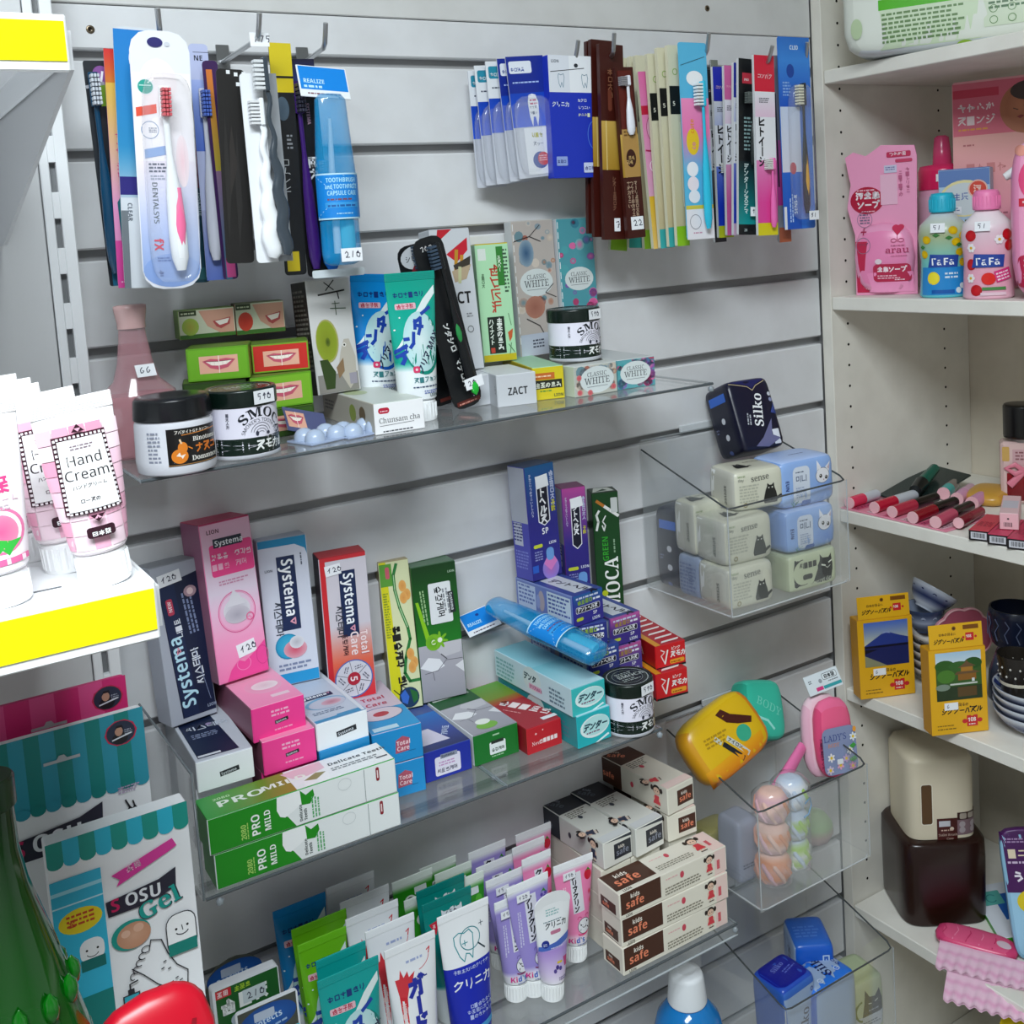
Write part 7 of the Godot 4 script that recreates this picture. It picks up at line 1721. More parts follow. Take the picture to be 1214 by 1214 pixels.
	for i in 2:
		var tq := [Vector3(.3330, .5970, .1280), -.0000, .1633, .0620]
		paste_tube("dark teal tube with a red triangle and white price patch, behind the white tooth tube" if i == 0 else "dark teal tube behind the one with the red triangle, only its edge showing", g, tq[0] + Vector3(.006, 0, -.026) * i, .0, tq[2], tq[3], {"cap": "eef0f2", "bands": [[.0, "e4ecec"], [.3, "dfe8e8"], [.34, "12807c"], [1.0, "108078"]], "crimp": "107a74", "art": func(p: Pt) -> void:
			var h := p.h
			p.poly([-p.w * .4, h * .88, -p.w * .2, h * .9, -p.w * .29, h * .78], "d42c40"); p.jp("薬", -p.w * .34, h * .84, 4, "f4d0d4", .14); p.rr(-p.w * .14, h * .87, p.w * .42, h * .1, 1, "dfe4ea"); p.num("650", -p.w * .08, h * .89, 7); p.jp("クリア", 0, h * .5, 12, "e4f0ee", .2, true); p.jp("キ", p.w * .1, h * .2, 8, "2a4a4a", .16)
		})
	paste_tube("white and royal blue toothpaste tube with an outlined tooth, right of the red flame tubes", g, Vector3(.3332, .5970, .1650), -.0000, .1682, .0638, {"cap": "eef0f4", "bands": [[.0, "1c2ca8"], [.62, "1c2cac"], [.621, "eceef2"], [1.0, "eef0f3"]], "crimp": "edeff2", "art": func(p: Pt) -> void:
		var h := p.h
		var w := p.w
		p.fine(-w * .02, h * .94, w * .3, 1, 4, "9aa4c4")
		p.line([-w * .24, h * .8, -w * .24, h * .86, -w * .14, h * .88, -w * .04, h * .865, w * .06, h * .88, w * .12, h * .84, w * .1, h * .74, w * .06, h * .66, w * .01, h * .7, -w * .05, h * .71, -w * .1, h * .655, -w * .17, h * .7, -w * .24, h * .8], 1.1, "3a9aa4"); p.ring(w * .06, h * .81, w * .2, w * .19, 1.0, "2f8a94"); p.line([w * .2, h * .75, w * .32, h * .69], 1.6, "3a4a54"); p.line([-w * .1, h * .79, 0, h * .79], .9, "3a9aa4"); p.line([-w * .05, h * .77, -w * .05, h * .81], .9, "3a9aa4"); p.line([w * .26, h * .89, w * .34, h * .89], .7, "4a5a64"); p.line([w * .3, h * .87, w * .3, h * .91], .7, "4a5a64")
		p.jp("予防生大にのクリすか", -w * .32, h * .575, w * .07, "c4d0f4", .13); p.jp("クリニカ", -w * .34, h * .44, w * .185, "eef2fa", .13); p.jp("口と歯を全く", -w * .12, h * .29, w * .075, "b4c0f0", .13); p.jp("お薬用に力すき", -w * .18, h * .25, w * .075, "b4c0f0", .13); p.jp("とのきわめり", -w * .14, h * .21, w * .075, "b4c0f0", .13)
		p.poly([-w * .16, h * .14, w * .3, h * .165, w * .3, h * .12, -w * .16, h * .095], "4aa0dc"); p.fine(-w * .1, h * .05, w * .2, 2, 2.4, "c4ccf0")
	})
	# carded gum packs at the left end
	var g2 := "carded gum care packs on the lower left tray"
	var oval := func(p: Pt, y: float) -> void:
		p.ell(p.w * .5, y, p.w * .46, 15, "2464b4", 28, "1c4a90"); p.at(p.w * .2, y - 6, 7); p.txt("Protects", 0, 0, 6.4, "c4d8ee", 1, .95); p.fine(6, -7, 32, 1, 4, "9ab8dc"); p.at(0, 0); p.rr(p.w * .28, y + 1, 21, 9, 1, "b4c0d4")
	hang("gum_care_card", "blue oval topped gum care card at the back left of the lower tray", "pack", g2, Vector3(.105, .5975, .085), .0, .064, .158, {"col": "4a4c44", "pitch": -.05, "r": .028, "th": .002, "art": func(p: Pt) -> void: oval.call(p, p.h - 18)})
	hang("gum_care_card", "dark green gum care pack with large white kanji, between the two blue ovals", "pack", g2, Vector3(.105, .5975, .118), .0, .069, .158, {"col": "dfe2e6", "th": .012, "r": .003, "pitch": -.04, "art": func(p: Pt) -> void:
		var h := p.h
		p.rect(3, h - 46, p.w - 4, 44, "1f5a26"); p.rect(3, h - 11, 16, 8.5, "c8303a"); p.jp("薬用", 4.5, h - 10, 6, "f4d8d8", .15); p.jp("生葉恵", 22, h - 10, 6, "a8cc3a", .16); p.jp("歯", 7, h - 30, 16, "eef0ee", .2); p.jp("周膿", 26, h - 28, 16, "eef0ee", .2); p.jp("予防", 36, h - 43, 12, "eef0ee", .17); p.ell(22, h - 38, 6, 6, "a8b4c0", 14); p.rr(30, h - 26, 24, 14, 1, "cfd8dc"); p.num("210", 33, h - 24, 9)
	})
	hang("gum_care_card", "white gum care card with blue oval, smiling mark and blue bottle, at the bottom edge", "pack", g2, Vector3(.114, .5975, .158), .0, .064, .15, {"col": "e4e7ec", "th": .003, "r": .004, "pitch": -.04, "art": func(p: Pt) -> void:
		var h := p.h
		p.rect(2, h - 36, p.w - 4, 34, "4a4c44"); oval.call(p, h - 18); p.ell(p.w * .66, h - 64, 26, 30, "15181c", 28); p.ring(p.w * .5, h - 56, 10, 9, 1.6, "e8ecee", 200, 340); p.line([p.w * .42, h - 50, p.w * .44, h - 45], 1.8, "e8ecee"); p.line([p.w * .56, h - 49, p.w * .58, h - 44], 1.8, "e8ecee"); p.grad(p.w * .66, h - 110, p.w * .32, 74, "1c7aa8", "4ac0d8"); p.at(p.w * .8, h - 52, -90); p.txt("Protects", 0, 0, 5, "d8f0f4", 1); p.at(0, 0)
	})
	# cream cartons for children
	var g3 := "children's cream toothpaste cartons on the lower tray"
	var girl := func(p: Pt, x: float, y: float, s: float, nav: bool, deg: float) -> void:
		p.at(x, y, deg, s)
		p.ell(0, 13, 3.8, 3.6, "2a1c18" if not nav else "22242c", 14); p.ell(0, 12.2, 3.1, 2.7, "eac4ac", 14); p.ell(-4.6, 13.6, 1.3, 2, "2a1c18", 10); p.ell(4.6, 13.6, 1.3, 2, "2a1c18", 10); p.poly([-2, 9, 2, 9, 3.6, 2.6, -3.6, 2.6], "d8404a" if not nav else "3a4054"); p.rect(-1.6, .6, .9, 2.2, "eac4ac"); p.rect(.8, .6, .9, 2.2, "eac4ac"); p.rect(-2.4, 0, 5, .7, "3a2a2a"); p.ell(-1, 12.3, .4, .5, "2a1c18", 8); p.ell(1.2, 12.3, .4, .5, "2a1c18", 8); p.ell(-2.8, 6.6, .7, 1.6, "eac4ac", 8); p.ell(2.8, 6.6, .7, 1.6, "eac4ac", 8)
		p.at(0, 0)
	var plate := func(p: Pt, x: float, y: float, w: float, h: float, nav: bool) -> void:
		p.rect(x, y, w, h, "4a2c20" if not nav else "2c3038"); p.at(x, y, 0); p.txt("kids", w * .24, h * .62, h * .19, "f4ece0", 1); p.txt("safe", w * .12, h * .2, h * .36, "f08a68" if not nav else "8a90a0", 1, 1.02); p.at(0, 0)
	var long := func(p: Pt, q: Pt) -> void:
		var side := func(W: float, H: float) -> void:
			plate.call(p, 2, H * .16, W * .36, H * .83, false)
			p.txt("LION", W * .05, H * .03, H * .09, "3a2c26", 1); p.ell(W * .57, H * .68, 3.2, 4.4, "d04a5c", 14); p.fine(W * .42, H * .72, W * .12, 1, 3, "e8b4b4"); p.fine(W * .41, H * .36, W * .36, 3, 3.6, "8a8474"); p.rect(W * .88, 1, W * .11, H - 2, "f0d4cc"); girl.call(p, W * .83, H * .16, H / 21.0, false, 0); p.jp("순해", W * .90, H * .42, 6, "d8606a", .15, true)
		p.face("f"); side.call(p.w, p.h)
		p.face("t"); side.call(p.w, p.h)
		p.face("l"); plate.call(p, p.w * .12, p.h * .08, p.w * .7, p.h * .4, false)
	var cr := ["ece6d6", "e6e0d2", "e2dccd", "e8ddd2"]
	carton("paste_carton", "long cream and brown carton at the bottom of the front stack of three", g3, Vector3(.6228, .5970, .1489), Vector3(-.0000, .0040, .0000), Vector3(.1677, .0343, .0400), cr.duplicate(), long, "")
	carton("paste_carton", "long cream and brown carton in the middle of the front stack of three", g3, Vector3(.6248, .6318, .1487), Vector3(-.0000, -.0176, .0000), Vector3(.1676, .0342, .0400), cr.duplicate(), long, "")
	carton("paste_carton", "long cream and brown carton on top of the front stack of three", g3, Vector3(.6250, .6665, .1458), Vector3(-.0000, -.0008, -.0000), Vector3(.1704, .0324, .0433), cr.duplicate(), long, "")
	var deep := func(nav: bool) -> Callable:
		return func(p: Pt, q: Pt) -> void:
			q.face("f"); plate.call(q, q.w * .36, q.h * .2, q.w * .6, q.h * .58, nav)
			if nav: q.poly([1, q.h * .98, q.w - 1, q.h * .98, q.w - 1, q.h * .86], "3a4048")
			p.face("t")
			p.at(0, 0)
			var L := p.h
			p.rect(.8, L * .66, p.w - 1.6, L * .335, "4a2c20" if not nav else "2a2d35")
			p.at(p.w * .16, L * .93, -60 if nav else -50); p.txt("kids", 4, 6, 4.4, "c9b8a8" if not nav else "8a90a0", 1); p.txt("safe", 0, -5, 9, "f08a68" if not nav else "5a6270", 1); p.at(0, 0)
			p.fine(6, L * .62, p.w - 14, 4, 4, "7a746a"); girl.call(p, p.w * .3, L * .2, 1.7, nav, 70); p.ell(p.w * .4, L * .5, 3, 4, "d04a5c" if not nav else "3a3f4a", 12); p.rect(.8, .8, p.w - 1.6, L * .1, "efd4cc" if not nav else "d4d6d6")
			p.face("l")
			p.rect(.8, .8, p.w * .335, p.h - 1.6, "4a2c20" if not nav else "2a2d35")
			p.txt("safe", p.w * .06, p.h * .3, 8, "f08a68" if not nav else "5a6270", 1); girl.call(p, p.w * .85, p.h * .1, p.h / 19.0, nav, 0); p.ell(p.w * .5, p.h * .5, 3, 4, "d04a5c" if not nav else "3a3f4a", 12)
	carton("paste_carton", "cream and navy carton lying end out, left of the two navy ones", g3, Vector3(.5717, .7036, .0542), Vector3(-.0000, .0606, -.0000), Vector3(.0457, .0338, .1339), ["e8e8e0", "dcdcd4", "cfcfc8", "d4d4cc"], deep.call(true))
	carton("paste_carton", "cream and navy carton lying end out, right of the two navy ones", g3, Vector3(.6186, .7032, .0593), Vector3(-.0000, .0863, -.0000), Vector3(.0471, .0375, .1296), ["e8e8e0", "dcdcd4", "cfcfc8", "d4d4cc"], deep.call(true))
	carton("paste_carton", "cream and brown carton lying end out, lower of two at the rear right", g3, Vector3(.6803, .7025, .0627), Vector3(.0000, -.0439, -.0000), Vector3(.0457, .0348, .1220), ["ece8d8", "e0dacb", "d8d2c4", "ddd6c8"], deep.call(false))
	carton("paste_carton", "cream and brown carton lying end out, highest at the rear right", g3, Vector3(.6724, .7389, .0569), Vector3(-.0000, .0870, -.0000), Vector3(.0466, .0351, .1323), ["ece8d8", "e0dacb", "d8d2c4", "ddd6c8"], deep.call(false))
	for r in [[.5725, .046], [.6195, .046], [.6805, .046]]:
		for i in 3: carton("paste_carton", "cream carton hidden under the rear cartons behind the front stack", g3, Vector3(r[0], .5973 + i * .035, .0605), Vector3.ZERO, Vector3(r[1], .0346, .118), ["e8e4d6", "e0dacb", "d8d2c4"])
	# mouthwash at the bottom
	var t := thing("mouthwash_bottle", "round blue mouthwash bottle with a white cap at the bottom edge", "bottle", Vector3(.665, .33, .13))
	var b := P()
	b.lathe(Vector3.ZERO, [[.04, .0], [.046, .004], [.047, .08], [.046, .115], [.04, .137], [.028, .152], [.019, .158]], Color("1a78c0"), 40)
	part("bottle_body", b, mat(.1, .6), t)
	b = P()
	b.lathe(Vector3(0, .157, 0), [[.0245, .0], [.0255, .002], [.0225, .034], [.020, .04], [.012, .0425]], Color("e6eaee"), 32)
	part("bottle_cap", b, M.card, t)
	var q := P()
	q.S = Vector3(.03, .012, .0005)
	q.mx = 3.0
	q.mp = func(x: float, y: float, off: float) -> Array:
		var a := x / .047
		return [Vector3(sin(a) * .0472, .03 + y, cos(a) * .0472), Vector3(sin(a), 0, cos(a))]
	q.rect(-25, 0, 50, 66, "2a9ad0"); q.jp("クリ", -10, 20, 18, "e0f0f8", .16)
	part("bottle_label", q, M.gloss, t)
	slab_shelf()

func slab_shelf() -> void:
	var t := thing("acrylic_shelf", "clear acrylic shelf at the very bottom under the mouthwash bottle", "shelf", Vector3(.40, .325, .0005), Vector3.ZERO, "clear acrylic shelves on the slatwall")
	sheet(t, "shelf_panel", Vector3(.18, .002, .1), Vector3(.36, .004, .2))
	rod(t, "front_edge", [Vector3(0, .002, .2), Vector3(.36, .002, .2)], .0014, "8d9498")
func cat_shape(p: Pt, x: float, y: float, s: float, c: String) -> void:
	p.at(x, y, 0, s)
	p.poly([-9, 0, 9, 0, 10, 4, 8, 13, 6, 18, 5, 22, -4, 22.5, -7, 17, -9, 10, -10.5, 4], c)
	p.poly([7, 1, 14, 5, 18, 6, 16, 9, 12, 8, 8, 6], c); p.poly([-5, 20, -4.6, 25, -1, 22], c); p.poly([1.5, 22, 5, 25, 5.4, 20], c)
	p.ell(-2.6, 19, .9, .9, "e8e8dc", 8); p.ell(2.4, 19.2, .9, .9, "e8e8dc", 8)
	p.at(0, 0)

func baskets() -> void:
	basket("clear acrylic basket of cat printed pads, highest of the three at right", Vector3(.736, .990, .0005), .216, .1705, .205, .140)
	basket("clear acrylic basket of sponges and puffs, middle of the three at right", Vector3(.7545, .5965, .0005), .208, .1795, .195, .1345)
	basket("clear acrylic basket of blue pads, lowest of the three at right", Vector3(.797, .298, .0005), .217, .1705, .2, .137)
	var dz := Vector3(0, .0006, -.0105)
	var g := "soft sanitary pads with cat prints"
	var sense := func(p: Pt) -> void:
		soft_face(p, "f")
		p.at(p.w * .34, p.h * .70, 3); p.txt("sense", 0, 0, 7.4, "26282a", 3, 1.0); p.at(p.w * .1, p.h * .74, 0); p.txt("secret", 0, 5, 2.8, "6a8a4a", 0); p.txt("day", 0, 0, 3.6, "6a6c64", 0); p.at(0, 0)
		p.fine(p.w * .12, p.h * .6, p.w * .36, 6, 4, "b4b4a4"); cat_shape(p, p.w * .7, p.h * .14, 1.05, "2b2b28"); p.ring(p.w * .22, p.h * .17, 3, 3, .9, "8a7a3a")
		soft_face(p, "l"); p.at(p.w * .66, p.h * .62, -90); p.txt("sense", 0, 0, 7, "3a3c38", 3); p.at(0, 0); p.rect(p.w * .1, 5, 14, p.h - 10, "e4e6e4")
		soft_face(p, "t"); cat_shape(p, p.w * .32, p.h * .22, .9, "2f2f2c"); p.fine(p.w * .5, p.h * .6, p.w * .36, 1, 4, "6a6a60")
	var sc := ["d2d1be", "c9c8b6", "bcbbb0", "c4c3b2"]
	var q1 := [Vector3(.8197, 1.1117, .1160), Vector3(.0000, -.1997, -.0000), Vector3(.0791, .0547, .0650)]
	var q2 := [Vector3(.7823, 1.0493, .1393), Vector3(-.0000, -.1386, .0000), Vector3(.0819, .0644, .0650)]
	var q3 := [Vector3(.7779, .9940, .1450), Vector3(-.0000, -.1671, .0000), Vector3(.0781, .0573, .0650)]
	soft("pad_pack", "cream pad pack with a black cat, top of the front stack in the basket", "pad pack", g, q1[0] + dz + Vector3(0, -.001, .012), q1[1], q1[2], sc, sense)
	soft("pad_pack", "cream pad pack with a black cat, middle of the front stack in the basket", "pad pack", g, q2[0] + dz, q2[1] * .5, q2[2] * Vector3(1, .96, 1), sc, sense)
	soft("pad_pack", "cream pad pack with a black cat, bottom of the front stack in the basket", "pad pack", g, q3[0] + dz, q3[1] * .4, q3[2], sc, sense)
	var q4 := [Vector3(.7553, 1.0768, .0747), Vector3(-.0000, -.0708, .0000), Vector3(.0499, .0567, .0500)]
	soft("pad_pack", "cream pad pack standing behind the front stack, its top cat seen through acrylic", "pad pack", g, Vector3(.7655, 1.053, .082), q4[1], Vector3(.05, .072, .045), sc, sense)
	soft("pad_pack", "pale blue wrapped pack low behind the front stack in the top basket", "pad pack", g, Vector3(.768, .9938, .082), Vector3(0, .05, 0), Vector3(.05, .058, .045), ["a8b4cc", "98a4bc", "8c9ab8"], func(p: Pt) -> void:
		soft_face(p, "l"); p.fine(6, 44, 30, 8, 5, "6a78a0"); p.at(22, 42, -90); p.txt("EUN", 0, 0, 7, "5a6890"); p.at(0, 0)
	)
	var blue := func(p: Pt) -> void:
		soft_face(p, "f")
		p.rr(p.w * .22, p.h * .1, p.w * .3, p.h * .74, 7, "d4dcea"); p.jp("미니", p.w * .27, p.h * .52, 10, "4a5a7a", .12); p.fine(p.w * .27, p.h * .72, 16, 1, 3, "3a4a6a"); p.fine(p.w * .27, p.h * .4, 18, 5, 3, "9aa8c4"); p.at(p.w * .1, p.h * .6, -90); p.txt("EUN", 0, 0, 5, "3a4a80"); p.at(0, 0)
		p.ell(p.w * .8, p.h * .22, 22, 18, "6a90d4", 22, "8aaae0")
		p.ell(p.w * .75, p.h * .58, 12, 10.5, "3a3e50", 22); p.ell(p.w * .75, p.h * .58, 11.4, 9.9, "e6e6ec", 22); p.poly([p.w * .65, p.h * .66, p.w * .66, p.h * .9, p.w * .73, p.h * .74], "e6e6ec"); p.poly([p.w * .8, p.h * .74, p.w * .9, p.h * .84, p.w * .87, p.h * .64], "e6e6ec"); p.poly([p.w * .84, p.h * .72, p.w * .885, p.h * .79, p.w * .87, p.h * .68], "c4a4ac")
		p.ell(p.w * .715, p.h * .57, 2.4, 2.7, "2a2018", 14); p.ell(p.w * .815, p.h * .53, 2.4, 2.7, "2a2018", 14); p.ell(p.w * .708, p.h * .585, .8, .8, "f4f4f4", 8); p.ell(p.w * .808, p.h * .545, .8, .8, "f4f4f4", 8); p.poly([p.w * .755, p.h * .5, p.w * .78, p.h * .5, p.w * .768, p.h * .47], "b07a80")
		p.rr(p.w * .36, p.h * .04, 16, 7, 3, "3a62b0")
		for i in 5: p.line([p.w * .24, p.h * .04, p.w * (.18 + .03 * i), p.h * (.14 + .02 * (i % 3))], .9, "5a9a9a")
		soft_face(p, "t"); p.fine(p.w * .4, p.h * .4, 26, 1, 4, "5a6a9a")
	var bc := ["8fb0e6", "a8c0ec", "7a9ad4", "86a6dc"]
	var c1 := [Vector3(.9409, 1.1013, .0936), Vector3(.0000, -.0817, -.0000), Vector3(.1025, .0587, .0650)]
	var c2 := [Vector3(.8988, 1.0433, .1246), Vector3(.0000, -.1396, -.0000), Vector3(.0968, .0600, .0650)]
	var c3 := [Vector3(.8800, .9940, .1411), Vector3(-.0000, -.1317, .0000), Vector3(.0893, .0513, .0650)]
	soft("pad_pack", "sky blue pad pack with a white cat, higher of the two", "pad pack", g, Vector3(.893, 1.1035, .128), Vector3(0, -.08, 0), c1[2] * Vector3(.93, 1.12, 1), bc, blue)
	soft("pad_pack", "sky blue pad pack with a white cat, lower of the two", "pad pack", g, Vector3(.889, 1.0455, .1335), Vector3(0, -.06, 0), c2[2] * Vector3(.93, .98, 1), bc, blue)
	soft("pad_pack", "pale green pad pack with large black cat face under the sky blue packs", "pad pack", g, Vector3(.888, .9937, .1345), Vector3(0, -.05, 0), c3[2], ["c8d0ae", "b8c0a0", "a8b090", "b4bc9c"], func(p: Pt) -> void:
		soft_face(p, "f")
		var h := p.h
		p.poly([p.w * .42, h * .06, p.w * .94, h * .06, p.w * .94, h * .4, p.w * .88, h * .56, p.w * .9, h * .9, p.w * .8, h * .74, p.w * .68, h * .76, p.w * .6, h * .92, p.w * .58, h * .5, p.w * .5, h * .22], "1a1b1a"); p.ring(p.w * .3, h * .5, p.w * .27, h * .46, 7, "1a1b1a", 90, 290, 22)
		p.line([p.w * .66, h * .58, p.w * .73, h * .54], 2, "e4e8d8"); p.line([p.w * .8, h * .6, p.w * .86, h * .64], 2, "e4e8d8"); p.line([p.w * .74, h * .5, p.w * .78, h * .47, p.w * .83, h * .52], .8, "e4e8d8"); p.jp("시크데이", p.w * .22, h * .6, 8, "2a2c28", .14); p.rr(p.w * .28, h * .3, 17, 7, 3, "2a2c28"); p.at(p.w * .5, h * .12, 4); p.txt("secret day", 0, 0, 5, "d8dcc8", 0); p.at(0, 0)
	, 9.0)
	# dark pads
	var silk := func(p: Pt) -> void:
		soft_face(p, "f", 9.0)
		p.poly([p.w * .08, p.h * .97, p.w * .45, p.h * .9, p.w * .55, p.h * .84, p.w * .65, p.h * .9, p.w * .95, p.h * .97], "22265a"); p.line([p.w * .08, p.h * .95, p.w * .45, p.h * .88, p.w * .55, p.h * .82, p.w * .65, p.h * .88, p.w * .95, p.h * .95], .9, "c4b490")
		p.at(p.w * .58, p.h * .3, 78); p.txt("Silko", 0, 0, 14, "eceef0", 2, .95); p.at(p.w * .26, p.h * .36, 78); p.fine(0, 0, 16, 2, 4, "b4b8c0"); p.at(0, 0); p.poly([p.w * .3, p.h * .06, p.w * .5, p.h * .16, p.w * .8, p.h * .4, p.w * .72, p.h * .18, p.w * .9, p.h * .12, p.w * .6, p.h * .03], "6a6a90"); p.rr(p.w * .74, p.h * .05, 11, 20, 1, "dde0ea"); p.ell(p.w * .9, p.h * .74, 3, 3, "c4c8d4", 10); p.ell(p.w * .9, p.h * .66, 3, 3, "8a90b4", 10); p.poly([p.w * .82, p.h * .48, p.w * .95, p.h * .62, p.w * .95, p.h * .45], "3a4a8c")
		soft_face(p, "l", 9.0); p.rr(p.w * .2, p.h * .74, p.w * .62, 12, 1, "2a62c4"); p.ell(p.w * .55, p.h * .5, 4.4, 4.4, "c9ccd4", 14); p.ell(p.w * .55, p.h * .27, 4.4, 4.4, "c9ccd4", 14); p.ell(p.w * .5, p.h * .06, 4, 3, "4a5a94", 14); p.fine(p.w * .2, p.h * .4, 6, 2, 4, "6a7090")
	var d1 := [Vector3(.8801, 1.1609, .0709), Vector3(-.3771, -.1220, .0071), Vector3(.0713, .1006, .0632)]
	soft("pad_pack", "midnight blue pad pack with white script, tilted on top of the basket", "pad pack", "dark wrapped pads", d1[0] + Vector3(0, .002, 0), d1[1], d1[2], ["15162e", "1a1c38", "10122a", "15162e"], silk, 9.0)
	soft("pad_pack", "midnight blue pad pack standing low inside the top basket behind the acrylic", "pad pack", "dark wrapped pads", Vector3(.787, .9938, .0335), Vector3(0, .12, 0), Vector3(.08, .112, .048), ["15162e", "1a1c38", "161830", "15162e"], silk, 9.0)
	# middle basket: sponges and puffs
	var yb := .6
	var t := thing("sponge_pack", "yellow and orange bath sponge pack with dark stripes, leaning over the basket's left rim", "sponge", Vector3(.806, .745, .098), Vector3(-.55, -.12, .32), "bath sponges in the middle basket")
	var p := P()
	soft_mesh(p, Vector3.ZERO, Vector3(.128, .09, .046), ["e0b41c", "e4bc24", "d89a20", "e08a24"], 4.0)
	p.S = Vector3(.128, .09, .046)
	soft_face(p, "f", 4.0)
	p.grad(4, 3, 107, 22, "e0801c", "e6a41c"); p.poly([62, 76, 70, 60, 84, 50, 104, 40, 110, 46, 96, 56, 82, 66, 74, 78], "4a1c14"); p.ell(84, 36, 12, 11, "3aa886", 20); p.at(44, 40, -62); p.rect(0, 0, 36, 7, "20222c"); p.rect(2, 10, 38, 7, "c9ccc4"); p.jp("ナイロン", 4, 10.6, 6, "2a2c34", .15); p.rect(-14, 0, 12, 6, "c4ccc4"); p.at(24, 58, -8); p.fine(0, 0, 40, 3, 5, "b08a1c"); p.at(0, 0)
	part("sponge_wrapper", p, M.film, t)
	t = thing("bath_sponge", "turquoise bath sponge with raised lettering at the back of the middle basket", "sponge", Vector3(.883, .742, .058), Vector3(-.4, .05, -.28), "bath sponges in the middle basket")
	p = P()
	soft_mesh(p, Vector3.ZERO, Vector3(.075, .085, .04), ["3fc0a4", "48c8ac", "34a88e"], 4.5)
	p.S = Vector3(.075, .085, .04)
	soft_face(p, "f", 4.5)
	p.at(18, 52, -24); p.txt("BODY", 0, 0, 11, "7adcc4", 3, 1.1); p.at(8, 38, -24); p.line([0, 6, 14, 0, 30, 2, 44, -4], 3.6, "9aeadc"); p.at(0, 0)
	part("sponge_block", p, M.fluff, t)
	t = thing("olive_cloth", "small olive cloth tucked behind the turquoise sponge", "cloth", Vector3(.918, .76, .028), Vector3(-.25, 0, -.5), "")
	p = P()
	soft_mesh(p, Vector3.ZERO, Vector3(.04, .05, .018), ["b8a02a"], 3.5)
	part("cloth_fold", p, M.fluff, t)
	t = thing("sponge_pack", "pink and white round bath sponge in a printed bag with a white header card", "sponge", Vector3(.950, .690, .118), Vector3(-.16, -.18, -.05), "bath sponges in the middle basket")
	p = P()
	soft_mesh(p, Vector3(0, 0, -.004), Vector3(.068, .118, .026), ["eec4d4", "f0ccd8", "e8b4c8"], 2.8)
	part("sponge_back", p, M.fluff, t)
	p = P()
	soft_mesh(p, Vector3(.006, .003, .012), Vector3(.062, .112, .024), ["f0648c", "f2709a", "e0527c"], 2.8)
	part("sponge_front", p, M.fluff, t)
	p = P()
	p.S = Vector3(.058, .066, .001)
	p.o = Vector3(.006, .012, .0262)
	p.prism(card_outline(.056, .064, .01), .0008, Color("8a94b8"), Color("8a94b8"))
	p.o = Vector3(-.022, .012, .0267)
	p.txt("LADY'S", 2, 46, 8.6, "3a4a8a", 3, .92); p.txt("BODY", 8, 38, 5, "e08a3a", 3)
	for f in [[12, 24, "f0e8e8"], [44, 30, "f0f0f4"], [26, 12, "e8a8c4"], [46, 8, "e090b4"], [8, 8, "d8c4d8"], [36, 20, "c4a8d0"], [50, 48, "e8eef4"]]:
		for a in 6: p.at(f[0], f[1], a * 60); p.ell(0, 3.4, 1.7, 3, f[2], 8)
		p.at(0, 0); p.ell(f[0], f[1], 2.2, 2.2, "e8c43a", 10)
	p.poly([42, 36, 50, 40, 54, 36, 48, 32], "4aa04a"); p.poly([40, 18, 50, 22, 54, 17, 46, 14], "4a9a4a"); p.rr(20, 14, 10, 7, 1, "e4e6ea"); p.jp("泡たり水にすくか", -6, 48, 5.4, "6a2a4a", .14, true); p.ell(53, 58, 3, 4, "f0a03a", 10)
	part("printed_bag", p, M.gloss, t)
	p = P()
	p.S = Vector3(.060, .027, .001)
	p.box(Vector3(0, .0135, 0), p.S, Color("dfe8ee"), .0003)
	p.face("f")
	p.rr(30, 14.5, 26, 9, 3, "3a3e44"); p.rr(30.6, 15.1, 24.8, 7.8, 2.6, "e8f0f4"); p.jp("日本製", 33, 15.6, 6.6, "2a2e34", .16); p.ell(25, 15, 3, 3, "9aa0a8", 14); p.rect(14, 3, 12, 5, "d83a80"); p.rect(27, 3, 32, 4.4, "3aa0a8"); p.fine(38, 11, 18, 1, 2.2, "4a4e54"); p.fine(5, 18, 5, 2, 2.6, "5a6068")
	var o := part("header_card", p, M.card, t)
	o.position = Vector3(.008, .122, .006); o.rotation = Vector3(-.35, .0, .14)
	t = thing("brush_handle_pack", "pink handled body brush lying between the sponges in the middle basket", "brush", Vector3(.868, .716, .112), Vector3(0, 0, 0), "")
	p = P()
	p.tube([Vector3(-.03, -.008, .01), Vector3(.0, .004, .006), Vector3(.05, .024, -.01)], [.009, .011, .009], Color("ee7ab0"), 12, .6)
	part("brush_grip", p, M.gloss, t)
